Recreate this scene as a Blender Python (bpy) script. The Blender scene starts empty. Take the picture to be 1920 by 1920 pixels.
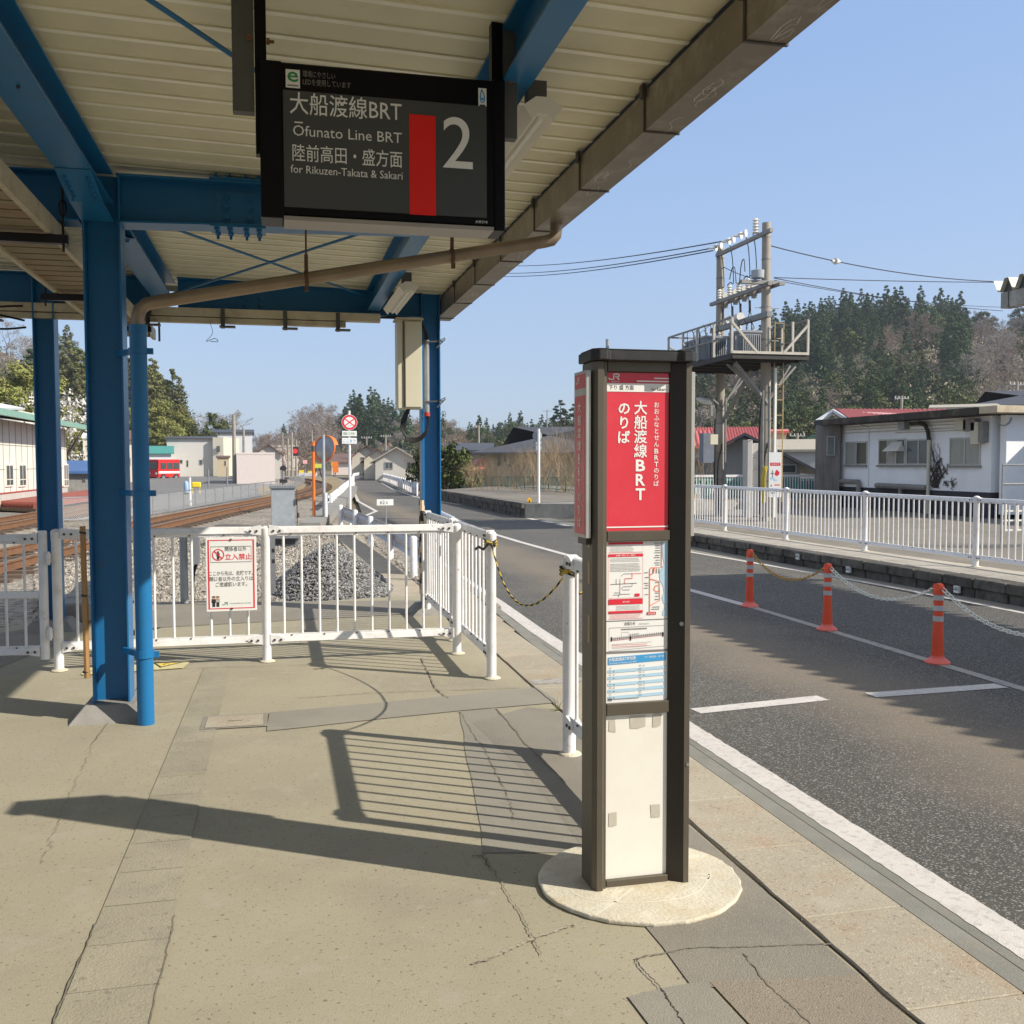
import bpy, math, random
import numpy as np
from mathutils import Vector, Matrix
random.seed(7)
rnd = random.Random(7)
S = bpy.context.scene
COL = S.collection

# ------------------------------------------------------------------ camera, sky, sun, exposure
F = 1850.0; EYE = 1.6; HZ = 868.0; VPX = 520.0
PSI = math.atan((960 - VPX) / F); PIT = math.atan((960 - HZ) / F); ROLL = 0.002
f0 = Vector((math.sin(PSI), math.cos(PSI), 0)); r0 = Vector((math.cos(PSI), -math.sin(PSI), 0)); u0 = Vector((0, 0, 1))
fw = f0 * math.cos(PIT) - u0 * math.sin(PIT); up = u0 * math.cos(PIT) + f0 * math.sin(PIT)
rt = r0 * math.cos(ROLL) - up * math.sin(ROLL); up = up * math.cos(ROLL) + r0 * math.sin(ROLL)
cd = bpy.data.cameras.new("camera"); cam = bpy.data.objects.new("camera", cd); COL.objects.link(cam)
cd.sensor_width = 36; cd.sensor_fit = 'HORIZONTAL'; cd.lens = 36 * F / 1920; cd.clip_start = .05; cd.clip_end = 8000
m = Matrix((rt, up, -fw)).transposed().to_4x4(); m.translation = (0, 0, EYE); cam.matrix_world = m
S.camera = cam

SUN = Vector((1.165, -.74, 1)).normalized()
w = bpy.data.worlds.new("World"); S.world = w; w.use_nodes = True
nt = w.node_tree; bg = nt.nodes['Background']
sky = nt.nodes.new('ShaderNodeTexSky'); sky.sky_type = 'NISHITA'; sky.sun_disc = False
sky.sun_elevation = math.asin(SUN.z); sky.sun_rotation = math.atan2(SUN.x, SUN.y)
sky.altitude = 10; sky.air_density = 1.0; sky.dust_density = 1.0; sky.ozone_density = 2.0
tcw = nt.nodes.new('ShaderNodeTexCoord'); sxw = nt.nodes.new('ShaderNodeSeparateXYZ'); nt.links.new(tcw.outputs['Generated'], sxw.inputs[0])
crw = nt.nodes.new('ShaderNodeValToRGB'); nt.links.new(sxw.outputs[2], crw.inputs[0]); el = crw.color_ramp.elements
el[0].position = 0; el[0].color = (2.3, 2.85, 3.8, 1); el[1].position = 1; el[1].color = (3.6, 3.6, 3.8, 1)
for ps, cl in ((.22, (1.9, 2.75, 4.35, 1)), (.42, (1.6, 2.5, 4.3, 1)), (.62, (3.0, 3.2, 3.6, 1))): e2 = el.new(ps); e2.color = cl  # upper stops paler and brighter than real zenith, added to fill open shade
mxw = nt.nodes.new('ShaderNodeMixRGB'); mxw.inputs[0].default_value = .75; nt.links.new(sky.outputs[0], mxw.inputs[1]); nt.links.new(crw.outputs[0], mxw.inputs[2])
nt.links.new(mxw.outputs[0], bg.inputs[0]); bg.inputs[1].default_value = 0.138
sl = bpy.data.lights.new("sun", 'SUN'); sl.energy = 4.4; sl.angle = math.radians(.53); sl.color = (1, .93, .82)
so = bpy.data.objects.new("sun", sl); COL.objects.link(so); so.rotation_euler = (-SUN).to_track_quat('-Z', 'Y').to_euler()
so.location = (30, -20, 40)
S.view_settings.view_transform = 'Standard'; S.view_settings.look = 'None'; S.view_settings.exposure = .5; S.view_settings.gamma = 1
S.cycles.max_bounces = 6; S.cycles.diffuse_bounces = 4; S.cycles.glossy_bounces = 3; S.cycles.transparent_max_bounces = 8
S.cycles.use_denoising = True

# ------------------------------------------------------------------ measuring helpers (a pixel of the photo and a real distance or height -> a point)
def ray(px, py): return fw + rt * ((px - 960) / F) - up * ((py - 960) / F)
E0 = Vector((0, 0, EYE))
def G(px, py, z=0.0):
    d = ray(px, py); return E0 + d * ((z - EYE) / d.z)
def PD(px, py, D):
    d = ray(px, py); return E0 + d * (D / d.dot(f0))
def PY(px, py, y):
    d = ray(px, py); return E0 + d * (y / d.y)
def PX(px, py, x):
    d = ray(px, py); return E0 + d * (x / d.x)
def proj(p):
    v = Vector(p) - E0; k = v.dot(fw); return 960 + F * v.dot(rt) / k, 960 - F * v.dot(up) / k
def XYD(px, D, z=0):                      # ground position below image column px at depth D
    a = PD(px, 900, D); return Vector((a.x, a.y, z))

# ------------------------------------------------------------------ mesh builder
class MB:
    def __init__(s): s.v = []; s.f = []; s.mi = []; s.c = 0; s.pc = []
    def add(s, vs, fs):
        o = len(s.v); s.pc.append((o, len(s.f))); s.v += [tuple(p) for p in vs]
        s.f += [tuple(i + o for i in f) for f in fs]; s.mi += [s.c] * len(fs); return s
    def box(s, x0, x1, y0, y1, z0, z1):
        return s.add([(x0,y0,z0),(x1,y0,z0),(x1,y1,z0),(x0,y1,z0),(x0,y0,z1),(x1,y0,z1),(x1,y1,z1),(x0,y1,z1)],
                     [(3,2,1,0),(4,5,6,7),(0,1,5,4),(1,2,6,5),(2,3,7,6),(3,0,4,7)])
    def obox(s, c, sz, ax=(1,0,0), ay=(0,1,0)):
        c = Vector(c); ax = Vector(ax).normalized(); ay = Vector(ay).normalized(); az = ax.cross(ay)
        h = [q / 2 for q in sz]; P = []
        for k in (-1, 1):
            for (i, j) in ((-1,-1),(1,-1),(1,1),(-1,1)): P.append(c + ax*h[0]*i + ay*h[1]*j + az*h[2]*k)
        return s.add(P, [(3,2,1,0),(4,5,6,7),(0,1,5,4),(1,2,6,5),(2,3,7,6),(3,0,4,7)])
    def bar(s, a, b, w, h=None, upv=(0,0,1)):
        a = Vector(a); b = Vector(b); h = h or w; d = (b - a)
        L = d.length; d.normalize(); u = Vector(upv)
        if abs(d.dot(u)) > .98: u = Vector((1,0,0))
        sx = d.cross(u).normalized()
        return s.obox((a + b) / 2, (L, w, h), d, -sx)
    def cyl(s, a, b, r, r2=None, n=10, caps=True):
        a = Vector(a); b = Vector(b); r2 = r if r2 is None else r2; d = (b - a).normalized()
        u = d.orthogonal().normalized(); q = d.cross(u); P = []
        for k in range(n):
            t = 2*math.pi*k/n; e = u*math.cos(t) + q*math.sin(t); P.append(a + e*r); P.append(b + e*r2)
        fs = [(2*k, 2*((k+1) % n), 2*((k+1) % n)+1, 2*k+1) for k in range(n)]
        if caps: fs += [tuple(2*k for k in range(n-1,-1,-1)), tuple(2*k+1 for k in range(n))]
        return s.add(P, fs)
    def stube(s, path, r, n=8, k=5):            # tube along a smoothed path
        P = [Vector(p) for p in path]; Q = [P[0]]
        for i in range(len(P)-1):
            a, b, c, d = P[max(i-1,0)], P[i], P[i+1], P[min(i+2,len(P)-1)]
            for j in range(1, k+1):
                t = j/k; Q.append(.5*((2*b)+(c-a)*t+(2*a-5*b+4*c-d)*t*t+(3*b-a-3*c+d)*t**3))
        return s.tube(Q, r, n)
    def tube(s, path, r, n=8, closed=False, mats=None):
        path = [Vector(p) for p in path]; N = len(path); P = []; fs = []
        u = None
        for i, p in enumerate(path):
            if closed: d = path[(i+1) % N] - path[i-1]
            else: d = path[min(i+1, N-1)] - path[max(i-1, 0)]
            d.normalize()
            if u is None: u = d.orthogonal().normalized()
            else:
                u = (u - d*u.dot(d)); u = u.normalized() if u.length > 1e-6 else d.orthogonal().normalized()
            q = d.cross(u); rr = r[i] if isinstance(r, (list, tuple)) else r
            for k in range(n):
                t = 2*math.pi*k/n; P.append(p + (u*math.cos(t) + q*math.sin(t))*rr)
        M = []
        for i in range(N if closed else N-1):
            j = (i+1) % N
            for k in range(n):
                fs.append((i*n+k, i*n+(k+1) % n, j*n+(k+1) % n, j*n+k))
                if mats: M.append(mats(i, k))
        nf = len(fs)
        if not closed: fs += [tuple(range(n-1,-1,-1)), tuple((N-1)*n+k for k in range(n))]
        s.add(P, fs)
        if mats: s.mi[-len(fs):] = M + [0]*(len(fs)-nf)
        return s
    def lathe(s, prof, c, n=16, caps=True):
        c = Vector(c); P = []; fs = []
        for (r, z) in prof:
            for k in range(n):
                t = 2*math.pi*k/n; P.append((c.x+r*math.cos(t), c.y+r*math.sin(t), c.z+z))
        for i in range(len(prof)-1):
            for k in range(n): fs.append((i*n+k, i*n+(k+1) % n, (i+1)*n+(k+1) % n, (i+1)*n+k))
        if caps: fs += [tuple(range(n-1,-1,-1)), tuple((len(prof)-1)*n+k for k in range(n))]
        return s.add(P, fs)
    def prism(s, poly, vec):                 # planar polygon of 3D points swept by a vector
        poly = [Vector(p) for p in poly]; vec = Vector(vec); n = len(poly)
        return s.add(poly + [p + vec for p in poly], [tuple(range(n-1,-1,-1)), tuple(range(n, 2*n))] + [(k, (k+1) % n, (k+1) % n + n, k+n) for k in range(n)])
    def face(s, *pts): return s.add(pts, [tuple(range(len(pts)))])
    def m(s, k): s.c = k; return s
    def build(s, name, mats, parent=None, smooth=False, bevel=0, seg=1):
        if name in ('end_frame','hanger_tube','hanger_channel','hanger_bolt','gate_post','guard_post','cross_rail','deck_strut','cable_loop','duct_clip','column_leg','tie_bar','side_bracket','end_collar','riser_pipe','step_bolts','brace_rod','guard_brace','guard_rail','posts','legs','barge_board','headlight','bracket','roof_edge','strap') and len(s.pc) > 1:
            E = s.pc + [(len(s.v), len(s.f))]; o = None
            for (v0, q0), (v1, q1) in zip(E, E[1:]):
                k = MB(); k.v = s.v[v0:v1]; k.f = [tuple(i - v0 for i in q) for q in s.f[q0:q1]]; k.mi = s.mi[q0:q1]; k.pc = [(0, 0)]; o = k.build(name, mats, parent, smooth, bevel, seg)
            return o
        me = bpy.data.meshes.new(name); me.from_pydata(s.v, [], s.f)
        mats = mats if isinstance(mats, (list, tuple)) else [mats]
        for q in mats: me.materials.append(q)
        if len(mats) > 1: me.polygons.foreach_set('material_index', s.mi)
        if smooth: me.polygons.foreach_set('use_smooth', [True]*len(s.f))
        me.update()
        if smooth and smooth != 'all': me.set_sharp_from_angle(angle=math.radians(40))
        o = bpy.data.objects.new(name, me); COL.objects.link(o)
        if bevel:
            b = o.modifiers.new('bevel', 'BEVEL'); b.width = bevel; b.segments = seg; b.limit_method = 'ANGLE'; b.angle_limit = math.radians(40)
        if parent: adopt(o, parent)
        return o
def adopt(o, parent):
    o.parent = parent; mw = Matrix.Translation(parent.location)
    if parent.type == 'EMPTY' and any(parent.rotation_euler): mw = mw @ parent.rotation_euler.to_matrix().to_4x4()
    o.matrix_parent_inverse = (parent.get('_w') and Matrix.Identity(4)) or mw.inverted()
def tag(o, label=None, cat=None, group=None, kind=None):
    if label: o['label'] = label
    if cat: o['category'] = cat
    if group: o['group'] = group
    if kind: o['kind'] = kind
    return o
def thing(name, label, cat, loc=(0,0,0), group=None):
    o = bpy.data.objects.new(name, None); COL.objects.link(o); o.location = loc; o.empty_display_size = .1
    return tag(o, label, cat, group)
def struct(mb, name, mats, label=None, kind='structure', **k):
    o = mb.build(name, mats, **k); tag(o, label, None, None, kind); return o
def dup(root, loc, rotz=0, scale=1, label=None, group=None):
    r = root.copy(); COL.objects.link(r); r.location = loc; r.rotation_euler = (0,0,rotz); r.scale = (scale,)*3 if not isinstance(scale, (tuple, list)) else scale
    if label: r['label'] = label
    if group: r['group'] = group
    for ch in list(root.children):
        c = ch.copy(); COL.objects.link(c); c.parent = r
        for g in list(ch.children):
            d = g.copy(); COL.objects.link(d); d.parent = c
    return r

# ------------------------------------------------------------------ text
def text(mb, s, o, xd, yd, h, fit=None, bold=0, align='L', lift=.0, mat=None, shear=0):
    """write s with its baseline start (or centre) at o; h = cap/kanji height in metres; fit = wanted width"""
    cu = bpy.data.curves.new('t', 'FONT'); cu.body = s; cu.size = 1; cu.resolution_u = 6 if h > .1 else 2; cu.offset = bold
    ob = bpy.data.objects.new('t', cu); COL.objects.link(ob)
    me = bpy.data.meshes.new_from_object(ob)
    n = len(me.vertices); a = np.empty(n*3); me.vertices.foreach_get('co', a); a = a.reshape(-1, 3)
    fs = [tuple(p.vertices) for p in me.polygons]
    bpy.data.objects.remove(ob); bpy.data.curves.remove(cu); bpy.data.meshes.remove(me)
    if n == 0: return
    x0, x1, y0, y1 = a[:,0].min(), a[:,0].max(), a[:,1].min(), a[:,1].max()
    ref = .685 if all(ord(c) < 0x2000 for c in s) else .88
    sy = h / ref; sx = sy if not fit else fit / max(1e-6, x1 - x0)
    xd = Vector(xd).normalized(); yd = Vector(yd).normalized(); nd = xd.cross(yd)
    off = {'L': x0, 'C': (x0 + x1)/2, 'R': x1}[align]
    base = 0 if ref == .685 else -.08
    o = Vector(o); vs = []
    for p in a: vs.append(o + xd*((p[0]-off)*sx + shear*(p[1]-base)*sy) + yd*((p[1]-base)*sy) + nd*lift)
    if mat is not None: mb.m(mat)
    mb.add(vs, fs)
def rect(mb, o, xd, yd, x0, x1, y0, y1, lift=0, mat=None):
    o = Vector(o); xd = Vector(xd).normalized(); yd = Vector(yd).normalized(); nd = xd.cross(yd)
    if mat is not None: mb.m(mat)
    q = lambda x, y: o + xd*x + yd*y + nd*lift
    mb.face(q(x0,y0), q(x1,y0), q(x1,y1), q(x0,y1))
def strokepath(mb, o, xd, yd, pts, wd, lift=0, mat=None, closed=False):
    if mat is not None: mb.m(mat)
    o = Vector(o); xd = Vector(xd).normalized(); yd = Vector(yd).normalized(); nd = xd.cross(yd)
    n = len(pts); L = []; R = []
    for i in range(n):
        a = pts[i-1] if (i > 0 or closed) else pts[i]; b = pts[(i+1) % n] if (i < n-1 or closed) else pts[i]
        dx, dy = b[0]-a[0], b[1]-a[1]; q = math.hypot(dx, dy) or 1; nx, ny = -dy/q*wd/2, dx/q*wd/2
        L.append(o + xd*(pts[i][0]+nx) + yd*(pts[i][1]+ny) + nd*lift); R.append(o + xd*(pts[i][0]-nx) + yd*(pts[i][1]-ny) + nd*lift)
    for i in range(n if closed else n-1):
        j = (i+1) % n; mb.face(R[i], R[j], L[j], L[i])
def disc(mb, o, xd, yd, cx, cy, r, lift=0, mat=None, n=20, ry=None):
    if mat is not None: mb.m(mat)
    o = Vector(o); xd = Vector(xd).normalized(); yd = Vector(yd).normalized(); nd = xd.cross(yd)
    mb.face(*[o + xd*(cx+r*math.cos(2*math.pi*k/n)) + yd*(cy+(ry or r)*math.sin(2*math.pi*k/n)) + nd*lift for k in range(n)])

# ------------------------------------------------------------------ materials
def mat(name, col, rough=.6, metal=0, var=.12, vs=5, dirt=None, ds=2.5, damt=.35, bump=0, bs=60, spec=.4, stretch=None, isl=0, det=6):
    m = bpy.data.materials.new(name); m.use_nodes = True; n = m.node_tree.nodes; l = m.node_tree.links
    b = n['Principled BSDF']; b.inputs['Roughness'].default_value = rough; b.inputs['Metallic'].default_value = metal
    b.inputs['Specular IOR Level'].default_value = spec
    tc = n.new('ShaderNodeTexCoord'); vec = tc.outputs['Object']
    if stretch:
        mp = n.new('ShaderNodeMapping'); mp.inputs['Scale'].default_value = stretch; l.new(vec, mp.inputs[0]); vec = mp.outputs[0]
    def noise(sc, det=det, ro=.6):
        t = n.new('ShaderNodeTexNoise'); t.inputs['Scale'].default_value = sc; t.inputs['Detail'].default_value = det; t.inputs['Roughness'].default_value = ro
        l.new(vec, t.inputs['Vector']); return t.outputs['Fac']
    hs = n.new('ShaderNodeHueSaturation'); hs.inputs['Color'].default_value = (*col, 1)
    mr = n.new('ShaderNodeMapRange'); mr.inputs[1].default_value = .25; mr.inputs[2].default_value = .75; mr.inputs[3].default_value = 1-var; mr.inputs[4].default_value = 1+var
    l.new(noise(vs), mr.inputs[0]); val = mr.outputs[0]
    if isl:
        ge = n.new('ShaderNodeNewGeometry'); m2 = n.new('ShaderNodeMapRange'); m2.inputs[3].default_value = 1-isl; m2.inputs[4].default_value = 1+isl
        l.new(ge.outputs['Random Per Island'], m2.inputs[0]); mm = n.new('ShaderNodeMath'); mm.operation = 'MULTIPLY'
        l.new(val, mm.inputs[0]); l.new(m2.outputs[0], mm.inputs[1]); val = mm.outputs[0]
    l.new(val, hs.inputs['Value']); c = hs.outputs[0]
    if dirt:
        mx = n.new('ShaderNodeMixRGB'); r = n.new('ShaderNodeMapRange'); r.inputs[1].default_value = .5; r.inputs[2].default_value = .68; r.inputs[4].default_value = damt
        l.new(noise(ds, 8, .7), r.inputs[0]); l.new(r.outputs[0], mx.inputs[0]); l.new(c, mx.inputs[1]); mx.inputs[2].default_value = (*dirt, 1); c = mx.outputs[0]
    l.new(c, b.inputs['Base Color'])
    if bump:
        bp = n.new('ShaderNodeBump'); bp.inputs['Strength'].default_value = bump; bp.inputs['Distance'].default_value = .01
        l.new(noise(bs, 4), bp.inputs['Height']); l.new(bp.outputs[0], b.inputs['Normal'])
    return m
def flat(name, col, rough=.5, metal=0, spec=.4): return mat(name, col, rough, metal, var=.04, vs=3, spec=spec)

M = {}
M['blue'] = mat('blue_paint', (.014,.150,.350), .34, var=.06, vs=3, dirt=(.03,.10,.16), ds=5, damt=.2, spec=.35)
M['white'] = mat('white_paint', (.80,.78,.76), .42, var=.05, vs=4, dirt=(.50,.45,.38), ds=9, damt=.45)
M['bolt'] = mat('dark_bolt', (.10,.09,.08), .5, .6)
M['roofcream'] = mat('roof_sheet', (.78,.73,.53), .5, var=.05, vs=1.2, dirt=(.50,.45,.31), ds=1.3, damt=.35)
M['steelgut'] = mat('stainless_gutter', (.27,.235,.19), .38, .45, var=.15, vs=4, dirt=(.70,.67,.60), ds=4.5, damt=.30)
M['steelpipe'] = mat('weathered_steel_pipe', (.27,.21,.145), .38, .5, var=.2, vs=5, dirt=(.20,.15,.10), ds=3, damt=.5)
M['black'] = mat('black_metal', (.008,.008,.010), .35, .0, var=.1)
M['blacksign'] = mat('black_sign_case', (.004,.004,.006), .35, spec=.15)
M['gray'] = mat('grey_steel', (.10,.10,.095), .5, .3)
M['galv'] = mat('galvanised_steel', (.30,.31,.32), .45, .5, var=.2, vs=9)
M['deckst'] = mat('weathered_pole_steel', (.24,.235,.22), .55, .3, var=.25, vs=5, dirt=(.30,.24,.17), ds=4, damt=.4)
M['galvp'] = mat('grey_cabinet_steel', (.36,.39,.41), .5, .1, var=.16, vs=7, dirt=(.26,.28,.3), ds=5, damt=.3)
M['bronze'] = mat('bronze_anodised_frame', (.115,.098,.072), .42, .35, var=.08, vs=3, dirt=(.2,.18,.15), ds=9, damt=.15)
M['bronze_shade_bracket'] = mat('bronze_post_shade_and_bracket', (.035,.030,.024), .4, .3)
M['capdark'] = mat('black_cap', (.020,.020,.020), .5, dirt=(.07,.07,.07), ds=9, damt=.35)
M['red'] = mat('red_panel', (.66,.045,.065), .3, var=.05, dirt=(.75,.12,.13), ds=14, damt=.15)
M['redside'] = mat('red_side_panel', (.60,.045,.06), .3)
M['paper'] = mat('white_print', (.80,.79,.75), .35, var=.02)
M['board'] = mat('blank_white_board', (.78,.75,.66), .35, var=.04, vs=6, dirt=(.70,.66,.56), ds=6, damt=.5)
M['tape'] = mat('tape_residue', (.50,.46,.38), .6, var=.08, vs=40)
M['ink'] = flat('dark_print', (.035,.033,.033), .5)
M['inkgray'] = flat('grey_print', (.22,.21,.20), .5)
M['inkred'] = flat('red_print', (.70,.03,.05), .4)
M['inkorange'] = flat('orange_print', (.85,.20,.10), .4)
M['inkblue'] = flat('blue_print', (.06,.32,.62), .4)
M['inkpale'] = flat('pale_blue_print', (.42,.60,.72), .4)
M['inkgreen'] = flat('green_print', (.03,.28,.09), .4)
M['inkwhite'] = flat('white_lettering', (.82,.80,.76), .4)
M['signgray'] = mat('dark_grey_panel', (.062,.067,.070), .3, var=.03)
M['signwhite'] = flat('pale_sign_lettering', (.78,.78,.75), .4)
M['signred'] = flat('red_sign_bar', (.80,.012,.008), .35)
M['conc'] = mat('concrete', (.40,.37,.30), .85, var=.15, vs=6, dirt=(.30,.25,.17), ds=3, damt=.4, bump=.3, bs=90)
M['concbase'] = mat('pale_round_concrete', (.58,.53,.41), .85, var=.10, vs=5, dirt=(.50,.38,.20), ds=3, damt=.7, bump=.4, bs=70)
M['concgray'] = mat('grey_concrete', (.26,.25,.225), .85, var=.2, vs=5, dirt=(.12,.11,.10), ds=2, damt=.5, bump=.3, bs=60)
M['orange'] = mat('orange_rubber', (.80,.090,.030), .45, var=.08, dirt=(.55,.08,.04), ds=6, damt=.3)
M['orangebase'] = mat('faded_orange_rubber', (.80,.16,.12), .5, var=.08)
M['reflect'] = mat('silver_reflective_band', (.48,.48,.47), .45, .1)
M['chainw'] = mat('white_plastic_chain', (.72,.72,.64), .4)
M['chainy'] = mat('faded_gold_chain', (.46,.27,.06), .45)
M['ropey'] = mat('yellow_rope', (.60,.42,.06), .8)
M['ropeb'] = mat('black_rope', (.012,.012,.012), .8)
M['wood'] = mat('brown_wood', (.36,.20,.08), .6, var=.2, vs=8, stretch=(6,6,.6))
M['orangepole'] = mat('orange_pole', (.78,.18,.03), .5)
M['rail'] = mat('rusty_rail', (.20,.105,.055), .7, .2, var=.25, vs=6)
M['railtop'] = mat('rail_top', (.30,.20,.13), .45, .5)
M['sleeper'] = mat('wooden_sleeper', (.12,.085,.06), .85, var=.3, vs=4)
M['fluor'] = mat('white_lamp_housing', (.74,.71,.62), .5, var=.05)
M['cream'] = mat('cream_duct', (.55,.49,.35), .6, var=.12, dirt=(.25,.17,.09), ds=4, damt=.5)
M['slat'] = mat('rusty_slat', (.30,.24,.15), .7, var=.25, vs=3, dirt=(.22,.09,.03), ds=3, damt=.8)
M['beigebox'] = mat('beige_box', (.60,.56,.42), .5, var=.05)
M['cable'] = mat('black_cable', (.012,.012,.013), .45)
M['cpole'] = mat('concrete_pole', (.35,.315,.26), .8, var=.14, vs=4, dirt=(.18,.14,.10), ds=1.2, damt=.5, stretch=(1,1,.25))
M['porc'] = mat('porcelain', (.70,.68,.62), .25)
M['whitewall'] = mat('white_painted_wall', (.88,.88,.87), .8, var=.04, vs=2, dirt=(.55,.53,.48), ds=1.2, damt=.2)
M['darkplinth'] = mat('dark_plinth', (.045,.043,.050), .8, var=.15)
M['eave'] = mat('dark_stained_eave', (.05,.04,.032), .8, var=.4, vs=2, dirt=(.30,.25,.18), ds=2, damt=.25)
M['eavecream'] = mat('stained_concrete_eave', (.50,.42,.30), .8, var=.15, dirt=(.25,.12,.05), ds=2, damt=.5)
M['glass'] = mat('window_glass', (.07,.085,.085), .08, 0, var=.3, vs=1, spec=.8)
M['curtain'] = mat('curtain_behind_glass', (.34,.33,.28), .3, var=.12, vs=2, stretch=(5,5,.4))
M['alu'] = mat('aluminium_frame', (.45,.44,.40), .4, .4)
def asphalt():
    m = mat('asphalt', (.078,.0745,.063), .85, var=.10, vs=.6, dirt=(.14,.122,.095), ds=.30, damt=.75, bump=.5, bs=220)
    n = m.node_tree.nodes; l = m.node_tree.links; b = n['Principled BSDF']; c = b.inputs['Base Color'].links[0].from_socket
    tc = n.new('ShaderNodeTexCoord')
    def layer(sc, lo, hi, col, amt, c):
        t = n.new('ShaderNodeTexNoise'); t.inputs['Scale'].default_value = sc; t.inputs['Detail'].default_value = 2; l.new(tc.outputs['Object'], t.inputs['Vector'])
        r = n.new('ShaderNodeMapRange'); r.inputs[1].default_value = lo; r.inputs[2].default_value = hi; r.inputs[4].default_value = amt; l.new(t.outputs['Fac'], r.inputs[0])
        x = n.new('ShaderNodeMixRGB'); l.new(r.outputs[0], x.inputs[0]); l.new(c, x.inputs[1]); x.inputs[2].default_value = (*col, 1); return x.outputs[0]
    c = layer(95, .57, .64, (.40,.38,.35), .75, c); c = layer(75, .57, .66, (.045,.043,.04), .75, c)
    sx = n.new('ShaderNodeSeparateXYZ'); l.new(tc.outputs['Object'], sx.inputs[0]); nz = n.new('ShaderNodeTexNoise'); nz.inputs['Scale'].default_value = .9; nz.inputs['Detail'].default_value = 5; l.new(tc.outputs['Object'], nz.inputs['Vector'])
    def mt(op, a, b):
        q = n.new('ShaderNodeMath'); q.operation = op
        for i, v in enumerate((a, b)):
            if isinstance(v, (int, float)): q.inputs[i].default_value = v
            else: l.new(v, q.inputs[i])
        return q.outputs[0]
    d = mt('ABSOLUTE', mt('SUBTRACT', mt('ADD', sx.outputs[0], mt('MULTIPLY', mt('SUBTRACT', nz.outputs['Fac'], .5), 1.1)), 4.65), 0)
    r = n.new('ShaderNodeMapRange'); r.inputs[1].default_value = 1.0; r.inputs[2].default_value = .15; r.inputs[3].default_value = 0; r.inputs[4].default_value = .62; l.new(d, r.inputs[0])
    x = n.new('ShaderNodeMixRGB'); l.new(r.outputs[0], x.inputs[0]); l.new(c, x.inputs[1]); x.inputs[2].default_value = (.235,.190,.135,1); c = x.outputs[0]
    l.new(c, b.inputs['Base Color']); return m
M['asphalt'] = asphalt()

def speckle(m, sc, lo, hi, col, amt):
    n = m.node_tree.nodes; l = m.node_tree.links; b = n['Principled BSDF']; c = b.inputs['Base Color'].links[0].from_socket
    tc = n.new('ShaderNodeTexCoord'); t = n.new('ShaderNodeTexNoise'); t.inputs['Scale'].default_value = sc; t.inputs['Detail'].default_value = 3; l.new(tc.outputs['Object'], t.inputs['Vector'])
    r = n.new('ShaderNodeMapRange'); r.inputs[1].default_value = lo; r.inputs[2].default_value = hi; r.inputs[4].default_value = amt; l.new(t.outputs['Fac'], r.inputs[0])
    x = n.new('ShaderNodeMixRGB'); l.new(r.outputs[0], x.inputs[0]); l.new(c, x.inputs[1]); x.inputs[2].default_value = (*col, 1); l.new(x.outputs[0], b.inputs['Base Color']); return m
M['plat'] = mat('worn_platform_paving', (.340,.305,.212), .88, var=.09, vs=1.1, dirt=(.25,.222,.172), ds=.8, damt=.55, bump=.3, bs=230)
speckle(M['plat'], 55, .63, .68, (.12,.10,.08), .75); speckle(M['plat'], 130, .57, .68, (.44,.40,.31), .40); speckle(M['plat'], 110, .58, .68, (.20,.18,.14), .40); speckle(M['plat'], 5, .58, .70, (.37,.335,.26), .55); speckle(M['plat'], 14, .62, .72, (.38,.35,.28), .45)
speckle(M['blue'], 7, .66, .74, (.05,.12,.17), .45); speckle(M['blue'], 38, .70, .74, (.10,.07,.05), .7); speckle(M['white'], 26, .69, .74, (.30,.20,.12), .55)
M['platdark'] = mat('dark_paving_patch', (.245,.222,.178), .9, var=.12, vs=1.4, dirt=(.16,.145,.12), ds=1, damt=.5, bump=.5, bs=190)
speckle(M['platdark'], 120, .58, .68, (.33,.30,.25), .5)
M['platgray'] = mat('grey_paving_patch', (.268,.248,.200), .9, var=.10, vs=1.3, dirt=(.19,.175,.15), ds=1, damt=.5, bump=.4, bs=170)
speckle(M['platgray'], 120, .60, .70, (.36,.33,.28), .35)
M['platbrown'] = mat('brown_paving_patch', (.268,.228,.170), .9, var=.10, vs=1.3, dirt=(.2,.16,.12), ds=1, damt=.5, bump=.5, bs=170)
speckle(M['platbrown'], 90, .60, .68, (.12,.10,.08), .6); speckle(M['platbrown'], 100, .60, .68, (.38,.33,.26), .5)
speckle(M['concbase'], 9, .56, .70, (.68,.64,.52), .6); speckle(M['concbase'], 80, .58, .66, (.40,.36,.28), .5)
M['paver'] = mat('old_paver_strip', (.315,.285,.205), .9, var=.12, vs=3, dirt=(.235,.212,.168), ds=4, damt=.5, bump=.5, bs=120, isl=.04)
speckle(M['paver'], 30, .62, .70, (.15,.13,.11), .5)
M['gap'] = mat('joint_dirt_and_edge_shade', (.055,.048,.040), .95, var=.3, vs=20)
M['crack'] = mat('crack_line', (.19,.168,.125), .95, var=.4, vs=20)
M['kerb'] = mat('kerb_slab', (.37,.325,.245), .88, var=.10, vs=3, dirt=(.34,.21,.11), ds=2.6, damt=.5, bump=.35, bs=160, isl=.09)
speckle(M['kerb'], 60, .60, .68, (.16,.14,.11), .6); speckle(M['kerb'], 85, .57, .66, (.52,.47,.37), .5); speckle(M['kerb'], 4, .58, .70, (.42,.38,.30), .6)
M['kerbedge'] = mat('grey_kerb_edge', (.205,.20,.172), .8, var=.2, vs=4, dirt=(.27,.24,.17), ds=5, damt=.5, bump=.3, bs=100)
M['line'] = mat('road_paint', (.58,.545,.50), .7, var=.08, vs=8, dirt=(.33,.31,.29), ds=26, damt=.75, bump=.3, bs=140)
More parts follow.
